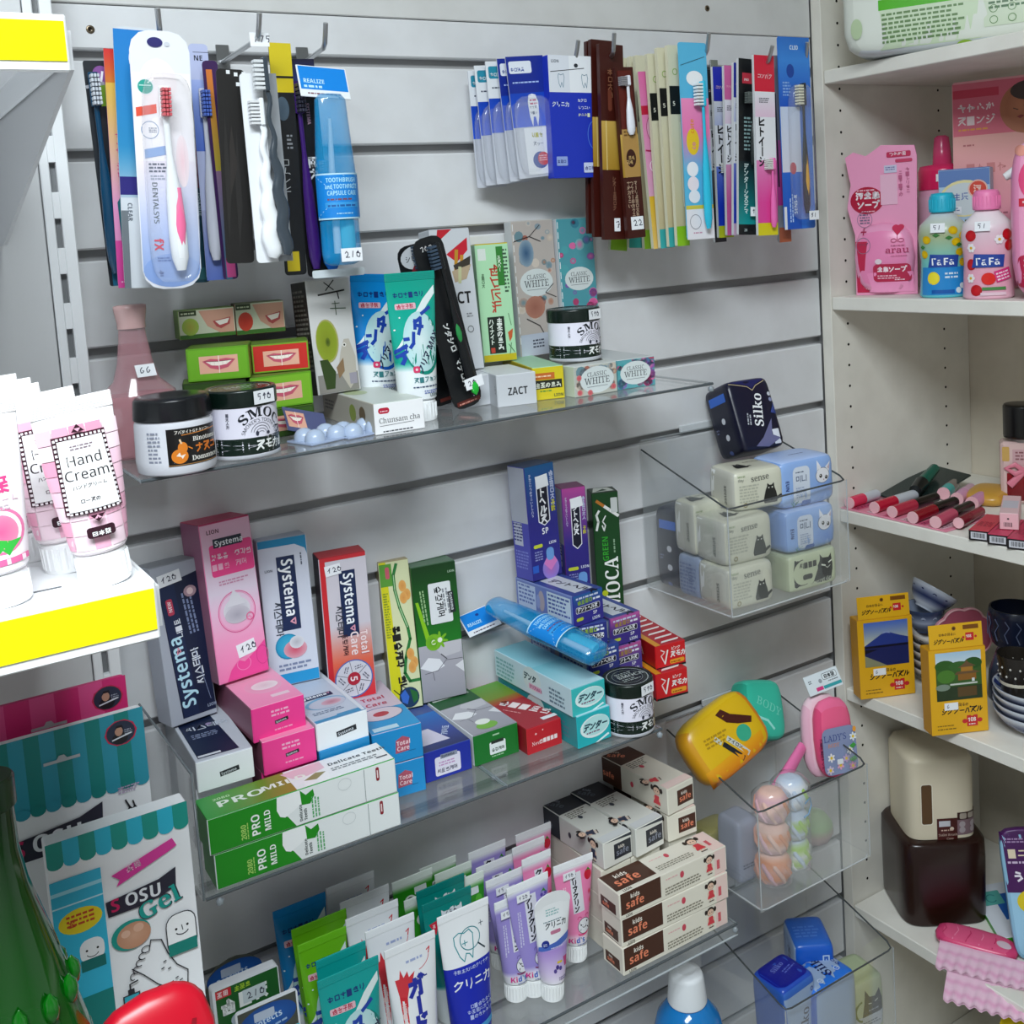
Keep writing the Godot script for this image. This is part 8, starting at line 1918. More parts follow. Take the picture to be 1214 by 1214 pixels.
	# puffs: spiral rolls in film
	for i in 2:
		var cc: Array = [["e8a48c", "e8905c", "f0c4b4", "e0b0bc"], ["e4e8e8", "a8d44a", "c8d8ec", "eceef2"]][i]
		t = thing("bath_puff_roll", "peach and orange bath puff roll in film, front left of the middle basket" if i == 0 else "white and lime bath puff roll in film, front centre of the middle basket", "puff", Vector3(.8125 + i * .046, yb, .142 - i * .008), Vector3(0, 0, -.03 + .02 * i), "bath puff rolls in film")
		for k in 3:
			p = P()
			var R := .0235 - .001 * k
			p.lathe(Vector3(0, .002 + .042 * k, 0), [[.009, .0], [R * .86, .003], [R, .012], [R * 1.02, .022], [R * .96, .033], [R * .7, .0405], [.008, .042]], [Color(cc[3]), Color(cc[3]), Color(cc[(k + 1) % 4]), Color(cc[k]), Color(cc[(k + 1) % 4]), Color(cc[2]), Color(cc[2])], 26)
			for j in 9:
				var a := TAU * j / 9.0 + k
				p.tube([Vector3(cos(a) * R * .75, .006 + .042 * k, sin(a) * R * .75), Vector3(cos(a + .4) * R * 1.0, .018 + .042 * k, sin(a + .4) * R * 1.0), Vector3(cos(a + .8) * R * .95, .030 + .042 * k, sin(a + .8) * R * .95), Vector3(cos(a + 1.1) * R * .55, .039 + .042 * k, sin(a + 1.1) * R * .55)], .0035, Color(cc[(j + k) % 4]), 6)
			part("puff_mesh", p, M.fluff, t)
		p = P()
		p.lathe(Vector3.ZERO, [[.012, .0005], [.0262, .004], [.0265, .12], [.016, .131], [.004, .136]], Color.WHITE, 24)
		part("clear_film", p, M.clear, t)
		if i == 1:
			p = P()
			p.tube([Vector3(.0, .1, .0262), Vector3(.009, .106, .0268), Vector3(.012, .095, .0262), Vector3(.006, .084, .0266), Vector3(-.003, .082, .027)], .0011, Color("6aa0d0"), 6)
			part("hanging_cord", p, M.gloss, t)
	for s in [[Vector3(.7885, yb, .105), Vector3(.04, .088, .045), "9aa0b4", "grey boxed puff in the left corner of the middle basket"], [Vector3(.792, yb, .05), Vector3(.05, .05, .04), "a8a04a", "olive yellow puff low at the back left of the middle basket"]]:
		soft("puff_box", s[3], "puff", "puffs low in the middle basket", s[0], Vector3.ZERO, s[1], [s[2]], func(p2: Pt) -> void:
			soft_face(p2, "f"); p2.fine(6, p2.h * .3, p2.w - 12, 2, 4, "5a6074")
		, 7.0)
	t = thing("bath_puff", "round muted green and rose puff low at the right of the middle basket", "puff", Vector3(.925, yb, .11), Vector3.ZERO, "puffs low in the middle basket")
	p = P()
	p.lathe(Vector3.ZERO, [[.008, .0], [.022, .006], [.028, .018], [.027, .03], [.018, .042], [.006, .046]], [Color("9a8488"), Color("a48c90"), Color("a08a86"), Color("8aa07a"), Color("94a884"), Color("94a884")], 24)
	part("puff_mesh", p, M.fluff, t)
	# lowest basket: blue pads
	var g4 := "royal blue pads in the lowest basket"
	var sp := func(face: String) -> Callable:
		return func(p2: Pt) -> void:
			soft_face(p2, "t", 9.0)
			if face == "f": p2.rr(p2.w * .06, p2.h * .1, p2.w * .88, p2.h * .82, 12, "141c8c"); p2.at(p2.w * .3, p2.h * .56, 10); p2.txt("Silko", 0, 0, 7, "6a78c4", 2); p2.fine(10, -8, 24, 2, 4, "5a6ac0"); p2.at(0, 0)
			else:
				for c in [[.3, .24], [.74, .3]]: p2.ring(p2.w * c[0], p2.h * c[1], 4.4, 4.4, 1.2, "cfdcf4"); p2.fine(p2.w * c[0] - 2, p2.h * c[1] - 1, 4, 1, 2.4, "cfdcf4")
				p2.ell(p2.w * .54, p2.h * .26, 3, 2.4, "1a2c8c"); p2.ell(p2.w * .3, p2.h * .6, 2, 2, "6a94e4"); p2.ell(p2.w * .55, p2.h * .66, 2, 2, "6a94e4")
			soft_face(p2, "f" if face == "f" else face, 9.0)
			p2.rect(3, 3, p2.w - 6, p2.h * .86, "9ab0d0"); p2.at(p2.w * .6, p2.h * .24, 80); p2.txt("Silko", 0, 0, 14, "20264a", 2, .95); p2.at(0, 0)
			for k in 4: p2.ring(p2.w * .84, p2.h * (.4 + .14 * k), 2.6, 3.4, 1.2, "2a3a84")
	soft("pad_pack", "blue pad pack with a dark lid panel, left in the lowest basket", "pad pack", g4, Vector3(.842, .335, .128), Vector3(0, .05, .05), Vector3(.066, .118, .06), ["3a6ac4", "2a50b8", "2f5cb0", "2f62c0"], sp.call("f"), 9.0)
	soft("pad_pack", "blue pad pack standing at right in the lowest basket, side on", "pad pack", g4, Vector3(.928, .356, .088), Vector3(.0, -.55, .0), Vector3(.058, .098, .072), ["1f5cc4", "2a62c0", "9ab0d0", "1f5cc4"], func(p2: Pt) -> void:
		soft_face(p2, "f", 9.0); p2.poly([14, 8, 28, 8, 44, 54, 34, 56], "5a94e4"); p2.rr(40, 68, 10, 14, 1, "b8ccea"); p2.rect(42, 70, 6, 10, "2a5ab4"); p2.ell(34, 52, 3, 3, "b8d0f0")
		soft_face(p2, "l", 9.0); p2.rect(4, 4, p2.w * .66, p2.h - 8, "8a9cc0"); p2.at(p2.w * .46, p2.h * .78, -80); p2.txt("Silko", 0, 0, 14, "20264a", 2); p2.at(0, 0)
		soft_face(p2, "t", 9.0); p2.fine(8, 40, 40, 4, 7, "4a7ad0")
	, 9.0)
	soft("pad_pack", "bright blue pad pack lying flat at the front of the lowest basket", "pad pack", g4, Vector3(.9, .302, .136), Vector3(.0, .06, .0), Vector3(.088, .128, .058), ["9ab0d0", "2a74dc", "2a5cb8", "2a62c4"], sp.call("t"), 9.0)
	soft("pad_pack", "crumpled pale grey pack under the side-on blue pad pack", "pad pack", g4, Vector3(.945, .302, .075), Vector3(0, -.2, .03), Vector3(.07, .05, .075), ["aeb4c0", "a4aab8"], null, 5.0)
	soft("pad_pack", "pale green pack with a dark cat face in the right corner of the lowest basket", "pad pack", g4, Vector3(.978, .302, .128), Vector3(0, -.1, 0), Vector3(.058, .096, .06), ["b4bc9c", "a8b490", "28304c", "a8b090"], func(p2: Pt) -> void:
		soft_face(p2, "f", 7.0); p2.rect(3, 3, p2.w - 6, 38, "b8bec8"); p2.poly([14, 40, 52, 40, 52, 58, 46, 76, 38, 66, 28, 68, 20, 80, 18, 60], "22263a"); p2.line([26, 58, 31, 57], 1.4, "d4d8d0"); p2.line([38, 58, 43, 60], 1.4, "d4d8d0"); p2.fine(26, 46, 24, 1, 4, "9aa0b0"); p2.fine(10, 30, 40, 2, 4, "6a7080"); p2.ring(14, 50, 12, 16, 3, "5a6a3a", 90, 270)
	, 7.0)
func lip_tube(label: String, a: Vector3, b: Vector3, r: float, body: String, cap: String, clear_cap := false) -> void:
	var t := thing("lip_gloss", label, "lip gloss", a, Vector3.ZERO, "lip glosses scattered on the shelf")
	var d := b - a
	var u := d.normalized()
	var p := P()
	p.tube([Vector3.ZERO, u * .0015, u * .002, d * .48], [r * .9, r, r, r], Color(body), 14)
	part("gloss_tube", p, M.gloss, t)
	p = P()
	p.tube([d * .485, d * .98, d], [r * .96, r * .9, r * .8], Color(cap), 14)
	part("gloss_cap", p, M.gloss if not clear_cap else M.film, t)
	p = P()
	p.tube([-u * .0006, u * .0012], [r * 1.02, r * 1.04], Color("f0b8c0"), 14)
	part("tube_ring", p, M.gloss, t)

func bowl(t: Node3D, at: Vector3, R: float, H: float, out: String, inn: String, stripe: String, rot := Vector3.ZERO) -> void:
	var p := P()
	var o := Color(out)
	var i := Color(inn)
	p.lathe(Vector3.ZERO, [[R * .42, .0], [R * .45, H * .1], [R * .62, H * .2], [R * .84, H * .5], [R * .97, H * .86], [R, H], [R * .965, H * .99], [R * .9, H * .8], [R * .7, H * .4], [R * .3, H * .24], [.001, H * .22]], [o, o, o, Color(stripe), o, o, i, i, i, i, i], 36)
	var q := part("bowl_body", p, M.gloss, t)
	q.position = at; q.rotation = rot
	for k in 10:
		var a := TAU * k / 10
		var e := P()
		e.mp = func(x: float, y: float, off: float) -> Array:
			var an := a + x / R
			var f := clampf(y / H, .3, .95)
			var rr := lerpf(R * .70, R * .99, (f - .3) / .65)
			var n := Vector3(cos(an), -.35, sin(an)).normalized()
			return [Vector3(cos(an) * rr, y, sin(an) * rr) + n * (.0009 + off), n]
		e.mx = 3.0
		e.ell(0, H * 620, R * 150, H * 160, stripe, 10)
		e.ell(0, H * 620, R * 70, H * 80, out, 8)
		var m := part("glaze_motif", e, M.gloss, t)
		m.position = at; m.rotation = rot

func bookcase_stock() -> void:
	var Y2 := 1.3598
	var Y3 := 1.0335
	var Y4 := .748
	var Y5 := .389
	# diaper pack on the upper board
	soft("diaper_pack", "large white and green diaper pack lying on the topmost visible bookcase board", "diaper pack", "", Vector3(1.195, 1.6942, .235), Vector3(0, -1.05, .0), Vector3(.38, .16, .12), ["e2e6dc", "e8eae4", "d8dcd2", "d4dade"], func(p: Pt) -> void:
		soft_face(p, "f", 7.0)
		var h := p.h
		p.rect(52, 8, 128, 66, "cfe0c0"); p.rect(52, 60, 128, 14, "52b41e"); p.rect(184, 20, 80, 54, "d4e0c8"); p.rect(184, 62, 80, 12, "52b41e"); p.rr(54, 78, 44, 30, 6, "e2408a"); p.txt("M", 62, 82, 18, "f6e4ee", 1); p.ell(86, 90, 4, 4, "f6e4ee"); p.fine(56, 52, 116, 7, 6, "6a8a5a"); p.fine(190, 54, 70, 3, 6, "5a7a5a")
		for k in 6: p.ring(196 + 22 * (k % 3), 42 - 14 * (k / 3), 5, 5, .8, "5a8a4a")
		p.rect(270, 30, 56, 44, "b8d0ec"); p.fine(274, 66, 44, 4, 6, "6a5aa4"); p.rect(270, 18, 60, 24, "ea9ac4"); p.fine(274, 34, 50, 3, 6, "a43a7c"); p.ell(344, 44, 18, 20, "a8dcd4", 18); p.ell(160, 4, 10, 4, "9ac43a"); p.ell(22, 40, 8, 14, "b8cca4")
	)
	# board of baby goods
	var t := thing("refill_pouch", "pink soap refill pouch with a dark red badge, leftmost on its bookcase shelf", "pouch", Vector3(1.152, Y2, .078), Vector3(0, -1.1, 0), "")
	var p := P()
	var W := .094
	p.o = Vector3.ZERO; p.ux = Vector3.RIGHT; p.uy = Vector3.UP; p.nn = Vector3.BACK
	var out := PackedVector2Array([Vector2(-.042, .0), Vector2(.046, .0), Vector2(.047, .06), Vector2(.050, .20), Vector2(.047, .215), Vector2(.0, .219), Vector2(-.012, .211), Vector2(-.022, .205), Vector2(-.040, .212), Vector2(-.052, .205), Vector2(-.048, .18), Vector2(-.045, .165), Vector2(-.051, .13), Vector2(-.045, .105), Vector2(-.041, .09)])
	p.prism(out, .003, Color("ef9cc0"), Color("e48ab2"))
	part("pouch_film", p, M.film, t)
	p = P()
	soft_mesh(p, Vector3(.001, .002, .0), Vector3(.088, .105, .04), [Color("f08ab8"), Color("ee9cc2")], 2.6)
	part("filled_base", p, M.film, t)
	p = P()
	p.mx = 5.0
	p.mp = func(x: float, y: float, off: float) -> Array:
		var u := clampf((x - .001) / .044, -.98, .98)
		var v := clampf((y - .002) / .0525 - 1.0, -.98, .98)
		var z := maxf(.0016, .02 * pow(maxf(.0, 1.0 - pow(absf(u), 2.6) - pow(absf(v), 2.6)), 1.0 / 2.6)) if y < .106 else .0016
		return [Vector3(x, y, z + off + .0004), Vector3.BACK]
	p.ell(-22, 140, 24, 20, "b01c3c", 26); p.jp("泡全身", -38, 141, 12, "f4e4ea", .2); p.jp("ソープ", -36, 128, 11, "f4e4ea", .2); p.fine(-36, 154, 26, 1, 4, "e8b4c4"); p.fine(-30, 123, 20, 1, 3, "e8b4c4")
	p.rr(8, 200, 34, 8, 2, "c02a54"); p.jp("つめか用", 12, 201.5, 6, "f4d4de", .15); p.rr(20, 192, 24, 5, 2, "c43a60"); p.rect(4, 178, 18, 11, "c9c4dc"); p.fine(6, 185, 13, 2, 3, "6a6a9a")
	p.rect(-2, 132, 24, 44, "eab4cc"); p.jp("やさしりまこ", 34, 178, 6.4, "b85a80", .1, true); p.jp("こ肌すべすの", 24, 174, 6.4, "b85a80", .1, true)
	p.ring(-26, 112, 11, 12, .7, "8a7a94"); p.fine(-33, 118, 14, 4, 4, "7a6a84"); p.line([-30, 94, -22, 94], 2, "b02a54"); p.line([-26, 90, -26, 98], 2, "b02a54"); p.ring(-26, 74, 11, 12, .7, "8a7a94"); p.jp("ソープ", -33, 73, 5, "5a4a64", .12); p.rect(-40, 4, 20, 76, "c0204a"); p.txt("SARAYA", -37, 8, 4, "f4b8cc", 0); p.grad(-22, 4, 64, 30, "f29cc4", "f08ab8")
	p.ell(20, 98, 4.6, 4.6, "d8305a", 14); p.ell(26, 98, 4.6, 4.6, "d8305a", 14); p.poly([15.6, 97, 30.6, 97, 23, 87], "d8305a"); p.line([23, 87, 23, 78], .9, "c04a70"); p.ring(18, 80, 4, 3, .8, "c04a70"); p.ring(28, 80, 4, 3, .8, "c04a70"); p.txt("arau", 6, 62, 8.4, "b02a5a", 3, 1.25); p.fine(14, 72, 20, 1, 3, "c86a90"); p.fine(14, 57, 22, 1, 2, "c86a90")
	p.rr(-12, 20, 52, 26, 6, "b8244a"); p.jp("全身ソープ", -6, 34, 8.4, "f6dce4", .2); p.fine(-6, 28, 34, 2, 3.4, "eab0c0"); p.fine(18, 22, 18, 1, 3, "f2d0da"); p.ell(-4, 50, 5, 4, "e8d4dc", 14)
	part("pouch_print", p, M.film, t)
	# pump bottle and pink pack behind
	t = thing("pump_bottle", "deep pink bottle with a cone nozzle behind the refill pouch", "bottle", Vector3(1.285, Y2, .082), Vector3(0, -1.1, 0), "")
	p = P()
	p.lathe(Vector3.ZERO, [[.034, .0], [.037, .003], [.037, .135], [.034, .15]], [Color("e0a4c0"), Color("e8b0c8"), Color("e8b4cc"), Color("e49cbc")], 28)
	part("bottle_body", p, M.gloss, t)
	p = P()
	p.lathe(Vector3(0, .15, 0), [[.0355, .0], [.0355, .028], [.032, .036], [.014, .038], [.0125, .06], [.0105, .078], [.006, .081]], [Color("d8285c"), Color("d8285c"), Color("dc3668"), Color("d83a6c"), Color("d84a78"), Color("d84a78"), Color("d84a78")], 28)
	part("nozzle_collar", p, M.gloss, t)
	sticker(t, Vector3(.006, .167, .0362), .018, .011, Vector3.ZERO, "")
	t = hang("sponge_card", "pale red baby sponge card with a sleeping face photograph, tallest on its bookcase shelf", "sponge", "", Vector3(1.268, Y2, .19), .0, .125, .302, {"yaw": -1.1, "col": "e6a0a4", "th": .004, "pitch": -.03, "art": func(p2: Pt) -> void:
		var h := p2.h
		p2.grad(1, h * .3, p2.w - 2, h * .48, "e08aa0", "e6a89c"); p2.rect(1, h * .74, p2.w - 2, h * .25, "d86478"); p2.rect(1, h * .92, 62, 12, "c8304c"); p2.jp("やわらか", 7, h * .85, 13, "f4dcdc", .14); p2.jp("スポンジ", 7, h * .79, 13, "f4dcdc", .14); p2.fine(8, h * .765, 40, 1, 5, "e89a3a")
		p2.ell(98, h * .85, 34, 36, "9a5a3c", 26, "b06a48"); p2.ell(92, h * .86, 20, 24, "c07a56", 22, "a86444"); p2.ell(104, h * .93, 26, 14, "3a2620", 20); p2.line([82, h * .85, 88, h * .842], 1.2, "3a2018"); p2.line([96, h * .86, 102, h * .855], 1.2, "3a2018"); p2.poly([86, h * .81, 92, h * .818, 96, h * .812, 91, h * .80], "8a3434")
		p2.jp("ふわふわ", 18, h * .56, 14, "c87a7a", .09); p2.fine(14, h * .69, 16, 1, 5, "b86a6a"); p2.grad(1, 4, p2.w - 2, h * .3, "e880a8", "e08aa0"); p2.fine(50, h * .36, 26, 1, 5, "a85a6c")
	})
	sticker(t, Vector3(-.03, .118, .0024), .022, .016, Vector3.ZERO, "")
	carton("baby_soap_carton", "pale blue and yellow carton with a red round emblem behind the two small bottles", "", Vector3(1.222, Y2, .168), Vector3(0, -1.05, 0), Vector3(.068, .176, .05), ["a8c0d8", "5a78b0", "c8a8bc", "8aa4c0"], func(p2: Pt, q: Pt) -> void:
		p2.face("f")
		var h := p2.h
		p2.rect(.6, h * .86, p2.w - 1.2, h * .13, "5a7ab4"); p2.ell(34, h * .76, 33, 26, "e0d49a", 24); p2.ell(34, h * .755, 30, 23, "c8d0d4", 24); p2.ell(52, h * .83, 13, 13, "e4b0a0", 20); p2.ell(52, h * .83, 11, 11, "d0402c", 20); p2.jp("泡", 46, h * .80, 12, "f0c4b8", .14); p2.jp("新生児", 8, h * .745, 11, "5a6aa8", .12); p2.rect(10, h * .64, 20, 10, "e4e4ea"); p2.fine(12, h * .68, 16, 2, 3, "7a84a4"); p2.ell(22, h * .56, 8, 7, "c8b83a"); p2.jp("成分", 34, h * .54, 9, "3a4a2c", .15); p2.rr(10, h * .4, 36, 14, 4, "b4d8ec"); p2.fine(14, h * .44, 26, 1, 5, "3a6a9a")
	, "t")
	# fruit bottles
	for k in 2:
		var yl := k == 0
		t = thing("softener_bottle", "small bottle with turquoise cap and yellow lemon print" if yl else "small bottle with pink cap and strawberry print", "bottle", Vector3(1.141, Y2, .188) if yl else Vector3(1.134, Y2, .262), Vector3(0, -.95, 0), "small fruit printed bottles")
		p = P()
		p.lathe(Vector3.ZERO, [[.029, .0], [.032, .003], [.031, .02], [.0295, .05], [.033, .085], [.030, .1], [.017, .113], [.0135, .118]], [Color("4ab4c0" if yl else "e0a8bc")] + [Color("6ac4d4" if yl else "eab8c8"), Color("5ab8d0" if yl else "e8a4ba"), Color("7ac8c0" if yl else "eaa8bc"), Color("a8b48a" if yl else "e4c4d0"), Color("b8c4b4" if yl else "e8dce0"), Color("c4ccd0" if yl else "ecdfe4"), Color("c4ccd0" if yl else "ecdfe4")], 32, 1.0, .78)
		p.mx = 3.0
		p.mp = func(x: float, y: float, off: float) -> Array:
			var yy := y * 1000
			var r := .032
			for s in [[.0, .029, 3.0, .032], [3.0, .032, 20.0, .031], [20.0, .031, 50.0, .0295], [50.0, .0295, 85.0, .033], [85.0, .033, 100.0, .030], [100.0, .030, 113.0, .017]]:
				if yy >= s[0] and yy <= s[2]: r = lerpf(s[1], s[3], (yy - s[0]) / (s[2] - s[0]))
			var a := x / .032
			return [Vector3(sin(a) * (r + .0004 + off), y, cos(a) * (r * .78 + .0004 + off)), Vector3(sin(a), 0, cos(a) / .78).normalized()]
		if yl:
			p.rect(-34, 4, 68, 38, "2a8ad0"); p.ell(-14, 27, 9, 9, "ecd21c", 18); p.ell(-14, 27, 7.6, 7.6, "f2e03a", 16)
			for f in [[18, 76], [24, 62], [-22, 80], [14, 92], [28, 84], [-28, 60], [30, 48]]: p.ell(f[0], f[1], 6.5, 5.6, "ecc818", 14, "d4a80c")
			for f in [[-8, 86], [8, 82], [-30, 70], [22, 72]]: p.poly([f[0] - 5, f[1], f[0], f[1] + 3, f[0] + 5, f[1], f[0], f[1] - 3], "3a7a3a")
			p.ell(20, 10, 4, 4, "e4eef0"); p.ell(26, 16, 4, 4, "e4eef0"); p.fine(2, 32, 18, 2, 5, "d8ecf8"); p.rect(-16, 6, 30, 5, "1c5aa8")
		else:
			for f in [[-22, 84], [26, 84], [-24, 46], [30, 70], [-16, 12]]: p.ell(f[0], f[1], 8, 7.4, "d4242c", 16, "b81a24")
			for f in [[-22, 68], [-24, 28], [14, 78]]:
				for a in 6: p.ell(f[0] + 4 * cos(a * 1.047), f[1] + 4 * sin(a * 1.047), 2.4, 2.4, "f2eef0", 8)
				p.ell(f[0], f[1], 2, 2, "e0b02a", 8)
			p.ell(0, 27, 9, 8, "e02a24", 18); p.at(12, 22, 14); p.rect(-2, 0, 24, 15, "d83a7c"); p.fine(0, 10, 18, 3, 4, "f8d8e6"); p.at(0, 0); p.rect(-8, 12, 30, 4, "4a8a4a"); p.rect(-10, 5, 32, 4, "e8c8d4")
		p.poly([-22, 42, 20, 42, 22, 58, -18, 60], "2c4a9c"); p.k += 1; p.txt("FaFa", -17, 45, 9.5, "f0f4f8", 1, 1.1); p.poly([-20, 41, 22, 41, 22, 43, 0, 40.4], "3a9a4a")
		part("bottle_body", p, M.gloss, t)
		p = P()
		var cc := Color("22b0cc" if yl else "f082b4")
		p.lathe(Vector3(0, .117, 0), [[.0165, .0], [.0175, .002], [.0165, .021], [.0135, .026], [.006, .0265]], cc, 28)
		for i in 24:
			var a := TAU * i / 24
			p.box(Vector3(cos(a) * .017, .128, sin(a) * .017), Vector3(.0012, .014, .0012), cc, .0003)
		part("bottle_cap", p, M.card, t)
		sticker(t, Vector3(-.006, .096, .0262), .019, .013, Vector3(-.25, -.15, 0), "51")
	soft("refill_pouch", "pink soap refill pouch with a baby portrait, at the right edge beside the strawberry bottle", "pouch", "", Vector3(1.148, Y2, .345), Vector3(0, -.9, 0), Vector3(.096, .205, .05), ["f0a0c4", "f4b8d0", "e890b8"], func(p2: Pt) -> void:
		soft_face(p2, "f", 4.0)
		var h := p2.h
		p2.ell(34, h * .74, 26, 30, "e4487c", 26); p2.ell(36, h * .735, 20, 25, "d8a08c", 24, "cf9480"); p2.ell(36, h * .81, 17, 10, "3a2c28", 20); p2.ell(28, h * .735, 1.4, 1.0, "2a1c1a", 8); p2.ell(42, h * .735, 1.4, 1.0, "2a1c1a", 8); p2.poly([30, h * .67, 36, h * .66, 42, h * .675, 36, h * .65], "b04a50"); p2.rect(8, h * .58, 60, 10, "d02a40"); p2.fine(12, h * .6, 44, 1, 5, "f4ccd4")
		p2.ell(40, h * .48, 4.4, 4.4, "d8305a"); p2.ell(46, h * .48, 4.4, 4.4, "d8305a"); p2.poly([36, h * .475, 50, h * .475, 43, h * .43], "d8305a"); p2.line([43, h * .43, 43, h * .38], 1, "c04a70"); p2.txt("arau", 14, h * .3, 12, "b02a5a", 3, 1.2); p2.rr(6, h * .08, 70, h * .2, 6, "b8244a"); p2.jp("乳びん", 12, h * .2, 11, "f6dce4", .18); p2.jp("全用消", 12, h * .13, 11, "f6dce4", .18); p2.txt("SARAYA", 36, h * .09, 5, "f4c4d2", 0); p2.ell(12, h * .92, 6, 7, "e89a8a", 14)
	, 4.0)
	t = thing("foam_pump", "white curved foam pump spout behind the pink pouch at the right edge", "pump", Vector3(1.19, Y2 + .10, .292), Vector3(0, -.9, 0), "")
	p = P()
	p.tube([Vector3(-.034, .058, 0), Vector3(-.02, .066, 0), Vector3(.0, .068, 0), Vector3(.016, .062, 0)], [.005, .0075, .009, .008], Color("eef0f2"), 12)
	p.lathe(Vector3(.01, -.10, 0), [[.02, .0], [.021, .13], [.012, .14], [.011, .165]], Color("e8c4d4"), 20)
	part("pump_head", p, M.gloss, t)
	# lip glosses
	lip_tube("coral pink lip gloss with a clear end, nearest the acrylic basket", Vector3(1.108, Y3 + .0105, .034), Vector3(1.178, Y3 + .0105, .028), .0085, "e03a5c", "c9ccd4", true)
	lip_tube("crimson lip gloss with a white end and clear cap, second from the basket", Vector3(1.112, Y3 + .0105, .078), Vector3(1.215, Y3 + .0105, .07), .0085, "c4203c", "c4c8d0", true)
	lip_tube("rose red lip gloss with a black cap, third from the basket", Vector3(1.11, Y3 + .0105, .112), Vector3(1.222, Y3 + .0105, .103), .0085, "b83248", "1a1614")
	lip_tube("dark red lip gloss with a black cap, in the middle of the row", Vector3(1.105, Y3 + .0105, .152), Vector3(1.22, Y3 + .0105, .138), .0085, "8c1826", "181413")
	lip_tube("dusty pink lip gloss with a black cap, nearest the barcoded cartons", Vector3(1.107, Y3 + .0105, .189), Vector3(1.215, Y3 + .0105, .168), .0085, "c4506a", "221a18")
	lip_tube("maroon lip gloss against the barcoded cartons", Vector3(1.125, Y3 + .0105, .213), Vector3(1.2, Y3 + .0105, .196), .0075, "7c1a2c", "8a2434")
	lip_tube("grey tube with a turquoise cap end behind the dark lip glosses", Vector3(1.246, Y3 + .0105, .098), Vector3(1.308, Y3 + .0105, .072), .0095, "3aa8a4", "7a706a")
	lip_tube("pale pink lip gloss with a rounded clear end, behind the dusty pink one", Vector3(1.232, Y3 + .0105, .132), Vector3(1.300, Y3 + .0105, .108), .0095, "dc9cc0", "d0a4b8", true)
	lip_tube("lilac pink lip gloss lying below the rounded pale pink one", Vector3(1.226, Y3 + .0105, .162), Vector3(1.305, Y3 + .0105, .140), .0095, "d490b4", "dcb0c8", true)
	t = thing("lip_card", "pink printed card under the row of lip glosses", "card", Vector3(1.16, Y3, .11), Vector3.ZERO, "")
	p = P()
	p.box(Vector3(0, .0009, 0), Vector3(.11, .0018, .195), Color("e890a8"), .0004)
	p.S = Vector3(.11, .0018, .195)
	p.face("t")
	for i in 6: p.rect(4, 8 + i * 30, 98, 14, "d85a80" if i % 2 else "e8c0cc"); p.fine(8, 16 + i * 30, 70, 2, 4, "5a2a3a")
	part("card_sheet", p, M.card, t)
	t = thing("blister_pack", "black edged blister card with a dark green tube, behind the lip glosses", "pack", Vector3(1.262, Y3 + .002, .052), Vector3(.12, .12, .14), "")
	p = P()
	p.box(Vector3(0, .012, 0), Vector3(.15, .003, .07), Color("23302e"), .001)
	part("backing_card", p, M.gloss, t)
	p = P()
	p.tube([Vector3(-.046, .024, .012), Vector3(-.018, .025, .006), Vector3(-.017, .025, .006), Vector3(.034, .028, -.004)], [.009, .0105, .0095, .008], Color("0f5a4a"), 14)
	part("green_tube", p, M.gloss, t)
	p = P()
	p.tube([Vector3(-.05, .0238, .0135), Vector3(-.02, .0248, .0065)], [.0095, .0112], Color("141a1a"), 14)
	part("tube_cap", p, M.gloss, t)
	t = thing("amber_pack", "small amber film pack behind the lip glosses beside the perfume bottle", "pack", Vector3(1.285, Y3, .150), Vector3(0, .3, .1), "")
	p = P()
	soft_mesh(p, Vector3.ZERO, Vector3(.07, .022, .06), [Color("c08a3a"), Color("c8963f")], 3.0)
	part("pack_film", p, M.film, t)
	# small barcoded cartons
	for k in 3:
		carton("lipstick_carton", ["red and black barcoded carton, leftmost of the three at the shelf edge", "red and black barcoded carton, in the middle of the three at the shelf edge", "red and black barcoded carton, rightmost of the three at the shelf edge"][k], "barcoded lipstick cartons", Vector3(1.142, Y3, .247 + k * .0285), Vector3(0, -1.22, 0), Vector3(.0265, .0145, .088), ["201c20", ["d04454", "c8385c", "b83050"][k], "8c2434", "8c2434"], func(p2: Pt, q: Pt) -> void:
			q.face("f"); q.rect(3, 2.6, q.w - 6, q.h - 5.2, "d4d4dc")
			for i in 13: q.rect(5 + i * 1.3, 4.4, .4 + .5 * ((i * 7) % 3) / 2.0, q.h - 8, "28282c")
			p2.face("t"); p2.fine(4, p2.h * .5, p2.w - 8, 5, 5, "8a1c34")
		)
	carton("lipstick_carton", "pale pink carton lying across the barcoded ones", "", Vector3(1.172, Y3 + .0147, .262), Vector3(0, -1.02, 0), Vector3(.0235, .0225, .098), ["e8b4bc", "e4c0c4", "dca8b0", "dcaab4"], func(p2: Pt, q: Pt) -> void:
		q.face("f"); q.ell(q.w * .45, q.h * .66, 1.4, 1.4, "4a3a3c", 10)
		for i in 9: q.rect(5 + i * 1.2, 4, .4 + .2 * (i % 3), 6, "5a4448")
		p2.face("t"); p2.rect(2, p2.h * .3, p2.w - 4, p2.h * .4, "c8c4d0"); p2.face("l"); p2.fine(10, 12, 60, 2, 4, "a86a74")
	)
	t = thing("perfume_bottle", "square perfume bottle with black cap, pink bow and red liquid at the right edge", "bottle", Vector3(1.315, Y3, .186), Vector3(0, -.9, 0), "")
	p = P()
	p.box(Vector3(0, .048, 0), Vector3(.062, .094, .034), Color("d8b8b4"), .004)
	p.S = Vector3(.062, .095, .034)
	p.face("f"); p.grad(8, 6, 46, 42, "6a1018", "8c1c24"); p.rect(16, 58, 36, 26, "c9a0a4"); p.fine(20, 78, 26, 3, 5, "8a5a60"); p.rr(2, 66, 10, 22, 2, "c8a05a")
	part("bottle_glass", p, M.gloss, t)
	p = P()
